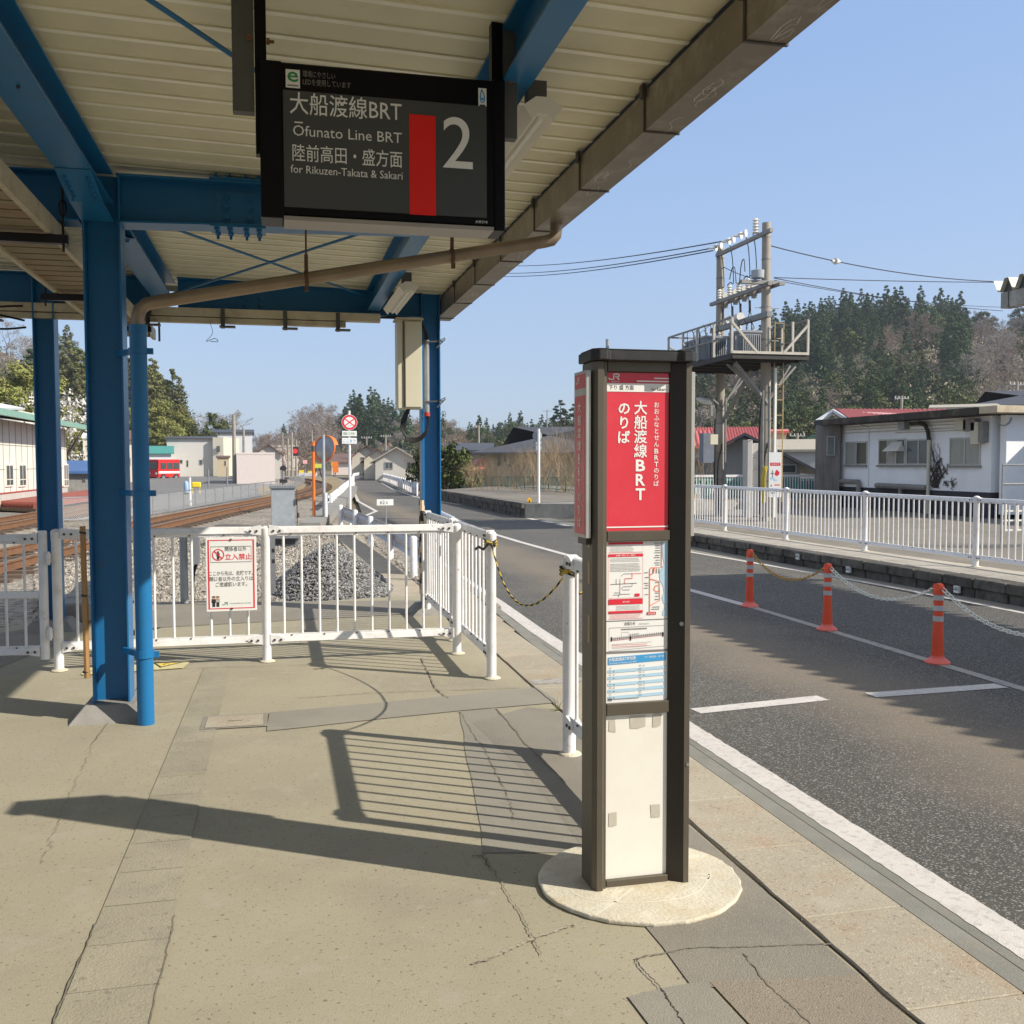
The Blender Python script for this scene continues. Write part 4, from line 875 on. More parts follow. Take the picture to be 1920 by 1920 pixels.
for px_a, px_b, ys2 in ((1227,1239,(1019,1024,1028,1033,1037,1042,1046,1051,1056,1060)),(1208,1217,(1074,1083,1094,1098,1103,1115)),(1227,1236,(1093,1113,1119,1125)),(1222,1238,(1139,1143))):
    for yy in ys2: lines(m_,A(px_a+rg.uniform(0,3)),A(px_b),Z(yy+1),Z(yy-1),1,.0026,1)
for px_a in (1224.5,1231,1236): rect(m_,O,XD,ZD,A(px_a),A(px_a+1.4),Z(1076),Z(1067),mat=5)
rect(m_,O,XD,ZD,A(1214),A(1231),Z(1153.5),Z(1148),mat=0); text(m_,'気仙沼',(A(1216),O[1]-.0005,Z(1153)),XD,ZD,.0085,fit=.027,mat=6)
rect(m_,O,XD,ZD,LFT,A(1253),Z(1163),Z(1161.5),mat=5)
text(m_,'お知らせ',(A(1172),O[1],Z(1171.5)),XD,ZD,.0125,fit=.042,bold=.01,mat=1); text(m_,'Information',(A(1199),O[1],Z(1171)),XD,ZD,.0065,fit=.040,mat=5)
sp([(1143,1175),(1248,1174),(1248,1213),(1142,1218),(1143,1175)],.0012,5); lines(m_,A(1166),A(1216),Z(1181),Z(1176),1,.005,5); sp([(1147,1199),(1245,1192)],.0012,0); sp([(1148,1196),(1245,1189)],.0010,1)
for k in range(28): x = 1148+k*3.5; rect(m_,O,XD,ZD,A(x),A(x+1.1),Z(1199-k*.25),Z(1193-k*.25-(3 if 9<k<15 else 0)),mat=5)
sp([(1166,1193),(1166,1184),(1179,1184),(1183,1192)],.0010,5)
for x, y in ((1146,1196),(1182,1196),(1243,1191)): rect(m_,O,XD,ZD,A(x),A(x+2.6),Z(y+4),Z(y-4),mat=1)
sp([(1148,1206),(1223,1204),(1223,1211),(1148,1213.5),(1148,1206)],.0009,5); lines(m_,A(1149),A(1220),Z(1212),Z(1206),2,.0014,0)
rect(m_,O,XD,ZD,LFT,RGT,Z(1223),Z(1219),mat=5)
sk = lambda px: (1200-px)*.035
m_.m(4).face(*[(A(a),O[1],Z(b)) for a,b in [(1141,1244),(1250,1240),(1250,1226),(1141,1230)]])
text(m_,'大船渡線BRT時刻表',(A(1142),O[1]-.0005,Z(1237.5)),(1,0,.03),ZD,.0125,fit=.107,bold=.012,mat=6); text(m_,'Timetable of Ofunato Line BRT',(A(1142),O[1]-.0005,Z(1242.5)),(1,0,.03),ZD,.0055,fit=.110,mat=6); text(m_,'下り  陸前高田・盛方面',(A(1209),O[1]-.0005,Z(1234.5)),(1,0,.03),ZD,.0075,fit=.078,mat=6)
for r in range(10):
    y = 1250 + r*6.12
    if r % 2: 
        m_.m(3).face(*[(A(a),O[1],Z(b)) for a,b in [(1141,y+3),(1196,y+1.6),(1196,y-4.2),(1141,y-2.8)]]); m_.m(3).face(*[(A(a),O[1],Z(b)) for a,b in [(1198,y+1.5),(1250,y-.2),(1250,y-6),(1198,y-4.3)]])
    text(m_, str(4+r), (A(1145),O[1]-.0005,Z(y+1.6)), XD, ZD, .0075, align='C', mat=5); text(m_, str(14+r), (A(1202),O[1]-.0005,Z(y-.8)), XD, ZD, .0075, align='C', mat=5)
    if r in (1,2,3,5,6,7,9): text(m_, rg.choice(('32','48','05','20')), (A(1150),O[1]-.0005,Z(y+1.4)), XD, ZD, .0050, mat=1)
    if r in (0,2,3,5,6,7): text(m_, rg.choice(('15','52','30','41')), (A(1207),O[1]-.0005,Z(y-1)), XD, ZD, .0050, mat=1)
rect(m_,O,XD,ZD,A(1141),A(1149),Z(1311),Z(1306.5),mat=5); lines(m_,A(1151),A(1203),Z(1310),Z(1306),1,.003,5)
m_.build('notices', [M['inkred'],M['ink'],M['inkorange'],M['inkpale'],M['inkblue'],M['inkgray'],M['inkwhite']], npn)
# blank panel with torn tape
za, zb = zp(1645), zp(1340); m_ = MB(); m_.box(LFT,RGT,YP,YP+.006,za,zb); bp_ = m_.build('blank_panel', M['board'], t)
m_ = MB()
for a, b, c_, d_ in ((1143,1346,1155,1369),(1183,1342,1211,1365),(1226,1340,1243,1364),(1143,1518,1158,1545),(1223,1511,1241,1535)):
    q = [(a+rg.uniform(-1,1),d_+rg.uniform(-2,2)),((a+c_)/2,d_+rg.uniform(-2,1)),(c_+rg.uniform(-2,1),d_+rg.uniform(-3,1)),(c_+rg.uniform(-1,2),b),(a+rg.uniform(-1,1),b+rg.uniform(-1,2))]
    m_.face(*[(A(x),O[1],Z(y)) for x,y in q])
m_.build('tape_residue', M['tape'], bp_)
# side boards (red, seen at a grazing angle on the left; edge only on the right)
for sx_, nm in ((1.098,'L'),(1.502,'R')):
    m_ = MB(); d = -1 if nm == 'L' else 1
    m_.box(sx_-.010, sx_+.010, 3.418, 3.562, 1.325, 1.935); sb = m_.build('side_board', M['alu'], t, bevel=.002)
    m_ = MB(); m_.box(sx_+d*.0105-.0005, sx_+d*.0105+.0005, 3.428, 3.552, 1.338, 1.845); m_.box(sx_+d*.0105-.0005, sx_+d*.0105+.0005, 3.428, 3.552, 1.872, 1.924); rs_ = m_.build('side_panel', M['redside'], sb)
    if nm == 'L':
        m_ = MB(); xo = sx_-.0125
        for i, ch in enumerate('大船渡線BRTのりば'): text(m_, ch, (xo,3.49,1.785-.047*i), (0,-1,0), ZD, .036, bold=.008, align='C', mat=0, fit=.026 if ch in 'BRT' else None)
        jrmark(m_, (xo,3.530,1.890), (0,-1,0), ZD, .024, 0); m_.build('side_lettering', M['inkwhite'], rs_)
    m_ = MB(); m_.box(sx_-d*.004-.006, sx_-d*.004+.006, 3.44,3.54, 1.30,1.326); m_.build('side_bracket', M['bronze_shade_bracket'], sb)
m_ = MB()
for z0, z1 in ((1.285,1.305),(1.155,1.235),(.935,1.035),(1.31,1.32)): m_.box(1.1135,1.1155,3.450,3.470,z0,z1)
m_.build('side_slot', mat('brass_slot', (.40,.27,.12), .5), t)
m_ = MB(); m_.cyl((1.462,3.412,1.0),(1.458,3.404,1.0),.008,n=10); m_.cyl((1.482,3.399,.47),(1.482,3.394,.47),.006,n=10); m_.build('lock', M['galv'], t)
m_ = MB(); rr = random.Random(2); P = [(1.325+.385*math.cos(a)*(1+rr.uniform(-.012,.012)), 3.485+.375*math.sin(a)*(1+rr.uniform(-.012,.012))) for a in np.linspace(0,6.283,64)[:-1]]
m_.prism([(x,y,.001) for x,y in P], (0,0,.017)); m_.build('concrete_disc', M['concbase'], t, bevel=.006, seg=2)
m_ = MB(); p = [(1.325+.28*math.cos(a)+.02*math.sin(3*a), 3.47+.20*math.sin(a)) for a in np.linspace(3.3,6.2,24)]
strokepath(m_, (0,0,.0186), (1,0,0), (0,1,0), p, .007); strokepath(m_, (0,0,.0186), (1,0,0), (0,1,0), [(1.06,3.22),(1.16,3.30),(1.27,3.40)], .010); strokepath(m_, (0,0,.0186), (1,0,0), (0,1,0), [(1.52,3.43),(1.58,3.41),(1.60,3.44),(1.55,3.46)], .010)
m_.build('trowel_marks', mat('pale_trowel_mark', (.66,.62,.50), .9), t)

# ================================================================== WHITE FENCES
def baluster_panel(name, a, b, z0, z1, n, par, mid=None, m='white', zb=0, r=.0105, rail=.024):
    a = Vector((*a,0)); b = Vector((*b,0)); d = (b-a).normalized(); q = Vector((-d.y,d.x,0)); m_ = MB(); e = .03
    A_ = a+d*e; B_ = b-d*e; zz = lambda z: Vector((0,0,z+zb))
    prof = [(-rail,-.022),(-rail*.6,.024),(0,.030),(rail*.6,.024),(rail,-.022),(rail*.5,-.03),(-rail*.5,-.03)]
    for z in (z0, z1):
        m_.prism([A_+q*x+zz(z+y) for x,y in prof], B_-A_)
        m_.prism([A_+q*(-rail*.45)+zz(z+(-.045 if z==z1 else .018)), A_+q*(rail*.45)+zz(z+(-.045 if z==z1 else .018)), A_+q*(rail*.45)+zz(z+(-.02 if z==z1 else .04)), A_+q*(-rail*.45)+zz(z+(-.02 if z==z1 else .04))], B_-A_)
    if mid: m_.prism([A_+q*x+zz(mid+y) for x,y in prof], B_-A_)
    L = (b-a).length
    for k in range(n):
        p = a + d*L*(k+1)/(n+1); m_.cyl(p+zz(z0+.02), p+zz(z1-.03), r, n=8, caps=False)
    for p, s_ in ((a,1),(b,-1)):                        # pointed ears at the posts
        for z in (z0, z1): m_.prism([p+d*s_*.03+q*(-.03)+zz(z-.04), p+d*s_*.10+q*(-.03)+zz(z-.03), p+d*s_*.155+q*(-.03)+zz(z), p+d*s_*.10+q*(-.03)+zz(z+.03), p+d*s_*.03+q*(-.03)+zz(z+.04)], q*.06)
    o = m_.build(name, M[m], par); m_ = MB()
    for p, s_ in ((a,1),(b,-1)):
        for z in (z0, z1):
            for off in (.065,.115): c = p+d*s_*off+zz(z-.005); m_.cyl(c+q*.030, c+q*.038, .010, n=7); m_.cyl(c-q*.030, c-q*.038, .010, n=7)
    k = .2
    while k < L: 
        for z in (z0+.028, z1-.033): c = a+d*k+zz(z); m_.cyl(c-q*rail*.5, c-q*(rail*.5+.008), .0065, n=6); m_.cyl(c+q*rail*.5, c+q*(rail*.5+.008), .0065, n=6)
        k += .26
    m_.build('bolts', M['bolt'], o); return o
def fpost(x, y, par, h=1.10, r=.036, zb=0, m='white'):
    m_ = MB(); m_.lathe([(r,zb),(r,zb+h-.09),(r+.003,zb+h-.085),(r+.003,zb+h-.02),(r*.75,zb+h-.006),(r*.3,zb+h)], (x,y,0), 18); o = m_.build('post', M[m], par, smooth=True)
    m_ = MB(); m_.lathe([(r+.028,zb+.004),(r+.022,zb+.012),(r,zb+.018)], (x+.004,y-.004,0), 16); m_.build('mortar_foot', M['concbase'], o); return o
F1 = thing('platform_fence', 'white railing across the end of the platform behind the blue pillar', 'fence', (-.1,8.15,0))
fx = [(-1.66,8.17),(-.10,8.15),(1.45,8.10)]
for x, y in fx: fpost(x, y, F1)
for a, b in zip(fx, fx[1:]): baluster_panel('railing_panel', a, b, .185, 1.065, 10, F1)
F2 = thing('platform_fence', 'white railing along the kerb ahead, ending at the post with the rope', 'fence', (1.53,8.7,0))
fx = [(1.53,7.10),(1.53,8.72),(1.53,10.30)]
for x, y in fx: fpost(x, y, F2)
for a, b in zip(fx, fx[1:]): baluster_panel('railing_panel', a, b, .185, 1.065, 10, F2)
F3 = thing('platform_fence', 'white railing along the kerb half hidden behind the bus stop pylon', 'fence', (1.54,4.4,0))
fx = [(1.54,5.13),(1.54,3.64)]
for x, y in fx: fpost(x, y, F3)
baluster_panel('railing_panel', fx[0], fx[1], .185, 1.065, 10, F3)
gt = thing('fence_gate', 'white swing gate hinged left of the blue pillar', 'gate', (-1.75,8.17,0))
m_ = MB(); m_.lathe([(.034,.10),(.034,1.08),(.028,1.09)], (-1.755,8.16,0), 14); m_.lathe([(.034,.10),(.034,1.08)], (-3.1,8.25,0), 12); m_.build('gate_post', M['white'], gt, smooth=True)
baluster_panel('gate_panel', (-1.755,8.16), (-3.1,8.25), .165, 1.035, 9, gt, mid=.60)
m_ = MB()
for z in (.30, .88):
    m_.box(-1.73,-1.69,8.115,8.135,z-.035,z+.035); m_.cyl((-1.708,8.118,z-.05),(-1.708,8.118,z+.05),.014,n=8)
m_.build('hinge', M['white'], gt)
# opposite fence
F4 = thing('long_fence', 'long white railing on the opposite platform beyond the busway', 'fence', (10.43,16,-.02))
fx = [(10.52,10.25),(10.48,13.12),(10.43,16.0),(10.38,18.78),(10.34,21.62),(10.30,24.5)]
for x, y in fx: fpost(x, y, F4, 1.10, .045, -.02)
for a, b in zip(fx, fx[1:]): baluster_panel('railing_panel', a, b, .15, 1.04, 20, F4, zb=-.02, r=.013, rail=.03)
# sign on the fence
t = thing('warning_sign', 'white no-entry sign board with red border tied to the white fence', 'sign', (-.33,8.10,.6))
a = PY(385,1008,8.10); b = PY(482,1144,8.10); sx0, sx1, s0, s1 = a.x, b.x, b.z, a.z
m_ = MB(); m_.box(sx0,sx1,8.095,8.105,s0,s1); m_.build('board', M['paper'], t, bevel=.002)
O = (0,8.0935,0); W_ = sx1-sx0; H_ = s1-s0; q = lambda u, v: (sx0+W_*u, s1-H_*v)
m_ = MB(); strokepath(m_, O, XD, ZD, [q(.055,.04),q(.055,.96),q(.945,.96),q(.945,.04)], .013, mat=0, closed=True); strokepath(m_, O, XD, ZD, [q(.10,.125),q(.10,.335),q(.90,.335),q(.90,.125)], .005, mat=2, closed=True)
c_ = q(.245,.235); strokepath(m_, O, XD, ZD, [(c_[0]+.043*math.cos(k), c_[1]+.043*math.sin(k)) for k in np.linspace(0,6.283,25)[:-1]], .008, mat=0, closed=True)
disc(m_, O, XD, ZD, c_[0], c_[1]+.022, .0075, mat=1); rect(m_, O, XD, ZD, c_[0]-.012,c_[0]+.012,c_[1]-.010,c_[1]+.014, mat=1); rect(m_, O, XD, ZD, c_[0]-.009,c_[0]-.001,c_[1]-.036,c_[1]-.010, mat=1); rect(m_, O, XD, ZD, c_[0]+.001,c_[0]+.009,c_[1]-.036,c_[1]-.010, mat=1)
strokepath(m_, (0,8.0928,0), XD, ZD, [(c_[0]-.030,c_[1]+.030),(c_[0]+.030,c_[1]-.030)], .009, mat=0)
text(m_, '関係者以外', (q(.38,.19)[0],O[1],q(.38,.19)[1]), XD, ZD, .034, fit=.165, mat=1); text(m_, '立入禁止', (q(.38,.305)[0],O[1],q(.38,.305)[1]), XD, ZD, .046, fit=.205, bold=.012, mat=0)
for i, s_ in enumerate(('ここから先は、危険です。','関係者以外の立入りは','ご遠慮願います。')): p = q(.5,.515+.075*i); text(m_, s_, (p[0],O[1],p[1]), XD, ZD, .034, fit=(.335,.335,.24)[i], bold=.012, align='C', mat=2)
for i, (u, mi) in enumerate(((.145,1),(.225,3))):            # two small bowing staff figures
    x, z = q(u,.935); rect(m_, O, XD, ZD, x-.011,x+.011,z,z+.036, mat=1); rect(m_, O, XD, ZD, x-.016,x+.016,z+.032,z+.062, mat=mi); disc(m_, O, XD, ZD, x, z+.070, .012, mat=4); rect(m_, (0,8.0928,0), XD, ZD, x-.012,x+.012,z+.074,z+.085, mat=(1,5)[i])
x, z = q(.32,.915); jrmark(m_, (x,O[1],z), XD, ZD, .024, 6); text(m_, '東日本旅客鉄道株式会社 気仙沼駅長', (q(.46,.90)[0],O[1],q(.46,.905)[1]), XD, ZD, .010, fit=.165, mat=2)
m_.build('printing', [M['inkred'],M['ink'],M['inkgray'],flat('grey_uniform', (.45,.42,.38)),flat('skin_tone_print', (.62,.40,.27)),flat('brown_print', (.25,.12,.05)),M['inkgreen']], t)
m_ = MB(); xm = (sx0+sx1)/2; m_.cyl((xm,8.088,s1-.02),(xm,8.12,s1-.02),.009,n=8); m_.cyl((xm,8.088,s0+.02),(xm,8.12,s0+.02),.009,n=8); m_.build('fixing', M['bolt'], t)
# rope between the two railings
t = thing('rope', 'black and yellow twisted rope sagging between two white railings', 'rope', (1.53,6.1,.8))
A_ = Vector((1.525,7.06,1.0)); B_ = Vector((1.535,5.17,1.0)); m_ = MB(); P = []
for i in range(90):
    s_ = i/89; p = A_ + (B_-A_)*s_; p.z -= .30*4*s_*(1-s_)*(1+.0*s_); p.x += -.03*math.sin(s_*3.14); P.append(p)
m_.tube(P, .006, 6, mats=lambda i, k: ((i+k) // 3) % 2)
for c, s_ in ((A_,1),(B_,-1)):
    for k in range(3): m_.tube([(c.x+.042*math.cos(a), c.y-.04*s_*-1+.042*math.sin(a)+(-.0), c.z+.012*k+.01*math.sin(a*2+k)) for a in np.linspace(0,6.28,14)[:-1]], .009, 6, True, mats=lambda i, kk: ((i+kk)//2) % 2)
m_.tube([A_, A_+Vector((-.03,-.03,.01)), A_+Vector((-.07,-.03,-.03)), A_+Vector((-.10,-.02,-.01)), A_+Vector((-.13,-.03,-.03))], .011, 6, mats=lambda i, k: 1 if k else 0)
m_.tube([B_, B_+Vector((-.01,-.01,-.05)), B_+Vector((.01,-.04,-.10)), B_+Vector((.06,-.05,-.11)), B_+Vector((.10,-.06,-.10))], .009, 6, mats=lambda i, k: ((i+k)//2) % 2)
m_.build('strand', [M['ropey'], M['ropeb']], t)

# ================================================================== ORANGE POSTS AND CHAINS
def bollard(x, y, label):
    t = thing('bollard', label, 'bollard', (x,y,RZ), 'orange bollards on the centre line')
    m_ = MB(); m_.lathe([(.115,0),(.118,.012),(.10,.028),(.066,.05),(.06,.07)], (x,y,RZ), 24); m_.build('base', M['orangebase'], t, smooth=True)
    m_ = MB(); m_.lathe([(.058,.06),(.050,.25),(.044,.45),(.044,.66)], (x,y,RZ), 20); m_.build('body', M['orange'], t, smooth=True)
    for z in (.40,.50,.60): 
        m_ = MB(); m_.lathe([(.0475,z),(.0465,z+.05)], (x,y,RZ), 20); m_.build('reflective_band', M['reflect'], t, smooth=True)
    m_ = MB(); m_.lathe([(.046,.65),(.051,.655),(.051,.70),(.045,.705)], (x,y,RZ), 18); 
    P = [(.052*math.cos(a), .052*math.sin(a)) for a in np.linspace(-.25,math.pi+.25,12)]
    m_.prism([(x-.022,y+b*1.15,RZ+.715+c*.85) for b,c in P], (.044,0,0)); m_.build('head', M['orange'], t, smooth=True)
    m_ = MB(); m_.tube([(x,y+s_*.055,RZ+.715) for s_ in (-1,1)], .012, 6); m_.build('eyelet', M['chainy'], t)
bollard(6.05,11.88,'orange bollard farthest from us, at the near end of the solid white line'); bollard(6.05,9.99,'orange bollard between the other two, gold chain behind, white chain in front'); bollard(6.06,8.08,'nearest orange bollard with white chains on both sides')
def chain(a, b, sag, m, label):
    a = Vector(a); b = Vector(b); t = thing('chain', label, 'chain', a, 'chains between the orange bollards'); m_ = MB(); n = int((b-a).length*1.12/.052)
    pt = lambda s_: a + (b-a)*s_ + Vector((0,0,-sag*4*s_*(1-s_)))
    for i in range(n):
        p = pt(i/n); q = pt((i+1)/n); c = (p+q)/2; d = (q-p).normalized(); sd = Vector((1,0,0)); n2 = d.cross(sd); e = sd if i % 2 else n2; e = (e + (n2 if i % 2 else sd)*.5).normalized()
        m_.tube([c + d*.036*math.cos(k) + e*.016*math.sin(k) for k in np.linspace(0,6.283,13)[:-1]], .0052, 5, True)
    m_.build('links', M[m], t)
zc = RZ+.712
chain((6.05,11.82,zc),(6.05,10.05,zc),.24,'chainy','faded gold chain between the two farther orange bollards'); chain((6.05,9.93,zc),(6.06,8.14,zc),.22,'chainw','white plastic chain between the two nearer orange bollards'); chain((6.06,8.02,zc),(6.06,6.15,zc),.26,'chainw','white plastic chain running off to the right of the picture')
# hidden next bollard is outside the frame
# ---- small things on the platform
t = thing('manhole_cover', 'small rectangular concrete cover set in the platform', 'cover', G(440,1355))
P = gp((382,1345),(502,1338),(502,1363),(374,1370)); m_ = MB(); m_.face(*[(x,y,.006) for x,y in P[::-1]]); m_.build('frame', M['platgray'], t)
cx_ = sum(p[0] for p in P)/4; cy_ = sum(p[1] for p in P)/4
m_ = MB(); Q = [(cx_+(x-cx_)*.86, cy_+(y-cy_)*.84, .0085) for x,y in P[::-1]]; m_.face(*Q); m_.build('lid', M['kerb'], t)
m_ = MB(); m_.box(cx_-.04,cx_+.04,cy_-.008,cy_+.008,.0086,.0098); m_.build('handle_slot', M['crack'], t)
t = thing('floor_sticker', 'worn pale yellow caution sticker on the paving behind the blue pillar', 'sticker', G(255,1252))
m_ = MB(); m_.face(*[(x,y,.0075) for x,y in gp((152,1266),(162,1254),(352,1241),(355,1244),(343,1254),(156,1267))][::-1]); m_.build('sheet', mat('pale_yellow_film', (.62,.55,.26), .6, dirt=(.4,.36,.22), ds=6, damt=.5), t)
m_ = MB(); m_.m(0).face(*[(x,y,.0085) for x,y in gp((300,1254),(345,1243),(287,1245))]); m_.m(1).face(*[(x,y,.0092) for x,y in gp((303,1252),(337,1244.2),(293,1246))]); strokepath(m_, (0,0,.0098), (1,0,0), (0,1,0), gp((306,1249),(311,1246),(318,1247.5)), .012, mat=0)
for k in range(5): rect(m_, (0,0,.0086), (1,0,0), (0,1,0), *(lambda p: (p.x,p.x+.05,p.y,p.y+.03))(G(165+k*16,1261)), mat=2)
m_.build('printing', [M['ink'], mat('yellow_film', (.75,.55,.06), .5), M['inkgray']], t)
t = thing('cable_trough_cover', 'grey concrete cable trough lying between gate and blue pillar', 'cable trough', G(150,1160)); 
m_ = MB(); a = G(140,1170); b = G(178,1112)
a.z = b.z = 0; d = (b-a).normalized()
for k in range(4): m_.obox(a+d*(.28+.52*k)+Vector((0,0,.10)), (.50,.30,.20), d, Vector((-d.y,d.x,0)))
m_.build('trough', M['concgray'], t, bevel=.02)
t = thing('weed', 'thin green weed sprouting from the joint by the kerb', 'weed', G(1045,1330)); m_ = MB(); g_ = G(1046,1332)
for k in range(14): a_ = rnd.uniform(0,6.28); r_ = rnd.uniform(.02,.07); m_.cyl(g_, g_+Vector((r_*math.cos(a_), r_*math.sin(a_), rnd.uniform(.01,.10))), .0022, .0008, 4)
m_.build('blades', mat('dry_weed', (.17,.17,.07), .8), t)

# ================================================================== OPPOSITE CANOPY (its corner shows top right, its shadow falls on the road)
t = thing('opposite_canopy', 'pale folded metal canopy corner jutting in at the right edge', 'canopy', (11.6,4,.1))
cy1 = 12.02; cxg = 9.87; pit = .285
m_ = MB(); y = cy1; zb = 3.96; prev = None; rel = [(0,.17),(.03,.17),(.115,0),(.17,0),(.255,.17)]; pts = []
y = cy1+.02
while y > -11:
    pts += [(y,.17),(y-.03,.17),(y-.115,.0),(y-.155,.0),(y-.24,.17)]; y -= pit
for (y0,d0),(y1,d1) in zip(pts, pts[1:]):
    m_.face((cxg-.08,y0,zb+d0),(cxg-.08,y1,zb+d1),(13.4,y1,zb+d1+.10),(13.4,y0,zb+d0+.10))
m_.build('roof_sheet', mat('pale_folded_roof', (.62,.61,.48), .5), t)
m_ = MB(); y = cy1-.06; 
while y > -11:                                       # dark filler plates closing the crests at the gutter
    m_.face((cxg-.01,y-.01,zb),(cxg-.01,y-.165-.06,zb),(cxg-.01,y-.15,zb+.155),(cxg-.01,y-.10,zb+.155)); y -= pit
o = m_.build('end_filler', M['gray'], t); 
m_ = MB(); m_.box(cxg-.03,cxg+.13,-11,cy1-.10,3.735,3.95); gg = m_.build('gutter', M['steelgut'], t)
m_ = MB()
for y in (cy1-.25, 10.6, 9.4, 8.2): m_.box(cxg-.035,cxg+.135,y-.008,y+.008,3.73,3.955)
m_.build('gutter_joint', M['bolt'], gg)
m_ = MB(); m_.box(10.05,13.3,11.2,11.35,3.7,3.95); m_.box(10.05,13.3,5.2,5.35,3.7,3.95); m_.box(10.05,13.3,-.8,-.65,3.7,3.95); m_.build('cross_beam', M['blue'], t)
for y in (5.25,-.7,-6): m_ = MB(); m_.box(12.45,12.65,y-.1,y+.1,-.05,3.75); m_.build('column', M['blue'], t)

# ================================================================== WHITE STATION BUILDING ON THE RIGHT
BX = 20.0; b0 = PX(1860,800,BX).y; b1 = PX(1569,800,BX).y; GZ = -.02; RT = 2.93
t = thing('station_building', 'low white building with dark stained eave beyond the long white railing', 'building', (BX+3,(b0+b1)/2,GZ))
m_ = MB(); m_.box(BX,BX+5,b0,b1,.72,RT); w1 = m_.build('wall', M['whitewall'], t)
m_ = MB(); m_.box(BX-.003,BX+5,b0-.003,b1+.003,GZ-.2,.72); m_.build('plinth', M['darkplinth'], w1)
m_ = MB(); m_.box(BX-.75,BX+6,b0-.3,PX(1526,790,BX-.75).y,RT+.01,RT+.22); m_.build('eave', M['eave'], t, bevel=.01)
m_ = MB(); m_.box(BX-.70,BX+14,b0-1.03,b0-.31,RT+.03,RT+.23); m_.build('eave', M['eavecream'], t, bevel=.01)
m_ = MB(); m_.box(BX+.12,BX+12,b0-.45,b0-.2,.10,RT); m_.build('wall', M['whitewall'], t); m_ = MB(); m_.box(BX+1.9,BX+9,b0-9,b0-1.1,.10,3.08); m_.build('unseen_shade_wing', M['whitewall'], t)  # unseen wing added to shade the right wall, leaving a lit triangle
def win(par, px0, px1, py0, py1, panes=2, dark=None, sill=True):
    ya = PX(px1, 860, BX).y; yb = PX(px0, 860, BX).y; zb_ = PX((px0+px1)/2, py1, BX).z; za_ = PX((px0+px1)/2, py0, BX).z
    m_ = MB(); x = BX-.03
    for a, b, c, d in ((ya,yb,zb_,zb_+.05),(ya,yb,za_-.05,za_),(ya,ya+.05,zb_+.05,za_-.05),(yb-.05,yb,zb_+.05,za_-.05)): m_.box(x,BX+.05,a,b,c,d)
    for k in range(1,panes): y = ya+(yb-ya)*k/panes; m_.box(x+.005,BX+.04,y-.025,y+.025,zb_+.05,za_-.05)
    w_ = m_.build('window', M['alu'], par)
    for k in range(panes):
        m_ = MB(); m_.box(BX-.012,BX-.004,ya+(yb-ya)*k/panes+.03,ya+(yb-ya)*(k+1)/panes-.03,zb_+.05,za_-.05); m_.build('pane', M['curtain' if (dark or (0,)*9)[k] else 'glass'], w_)
    if sill: m_ = MB(); m_.box(BX-.09,BX,ya-.04,yb+.04,zb_-.06,zb_-.002); m_.build('sill', M['concgray'], w_)
    return w_
win(t,1586,1627,828,872,2,(0,1)); win(t,1648,1698,823,872,3,(0,1,0)); win(t,1700,1746,823,872,2,(0,0)); win(t,1781,1839,820,873,2,(1,1))
def bpx(px, py): p = PX(px, py, BX); return p
m_ = MB(); a = bpx(1683,828); m_.add([(BX-.02,a.y-.28,a.z),(BX-.02,a.y+.28,a.z),(BX-.30,a.y+.42,a.z-.32),(BX-.30,a.y-.42,a.z-.32),(BX-.02,a.y+.42,a.z-.32),(BX-.02,a.y-.42,a.z-.32)],[(0,1,2,3),(1,4,2),(0,3,5)]); m_.build('vent_hood', M['fluor'], t)
m_ = MB(); a = bpx(1748,825); b = bpx(1748,985); m_.tube([(BX-.18,a.y+.85,RT-.1),(BX-.18,a.y+.35,RT-.10),(BX-.16,a.y+.12,RT-.18),(BX-.14,a.y+.02,RT-.40),(BX-.12,a.y,a.z)], .065, 8); m_.build('pipe_bend', M['eave'], t, smooth=True)
m_ = MB(); m_.cyl((BX-.12,a.y,a.z),(BX-.12,a.y,GZ),.055,n=8); m_.build('rain_pipe', M['beigebox'], t, smooth=True)
m_ = MB(); c = bpx(1580,902); d = bpx(1615,902); m_.tube([(BX-.12,c.y,c.z),(BX-.12,d.y,c.z),(BX-.12,d.y-.02,c.z-.15),(BX-.12,d.y-.02,GZ)], .08, 8); m_.build('duct_pipe', M['concgray'], t, smooth=True)
m_ = MB(); c = bpx(1650,910); d = bpx(1744,914); m_.cyl((BX-.14,c.y,c.z),(BX-.14,d.y,c.z-.02),.09,n=8); e = (c.y+d.y)/2; m_.cyl((BX-.14,e,c.z),(BX-.14,e,GZ),.06,n=8); m_.build('duct_pipe', M['concgray'], t, smooth=True)
for px, py, w_, h_, mm in ((1576,815,.25,.5,'concgray'),(1700,797,.35,.28,'galv'),(1812,797,.5,.3,'beigebox'),(1828,797,.5,.36,'concgray'),(1839,812,.35,.65,'beigebox'),(1850,810,.2,.6,'concgray')):
    c = bpx(px, py); m_ = MB(); m_.box(BX-.22,BX-.001,c.y-w_/2,c.y+w_/2,c.z-h_/2,min(RT,c.z+h_/2)); m_.build('wall_box', M[mm], t, bevel=.01)
for z in (2.55,2.63,2.74,2.83): m_ = MB(); m_.cyl((BX-.03,b0+.9,z),(BX-.03,b1-(.4 if z > 2.6 else 3.6),z+.02),.016,n=5); m_.build('wall_conduit', M['beigebox'], t)
m_ = MB(); c = bpx(1630,815); m_.cyl((BX-.03,c.y,2.8),(BX-.03,c.y,.8),.02,n=5); m_.build('wall_conduit', M['whitewall'], t)
m_ = MB(); c = bpx(1893,775)
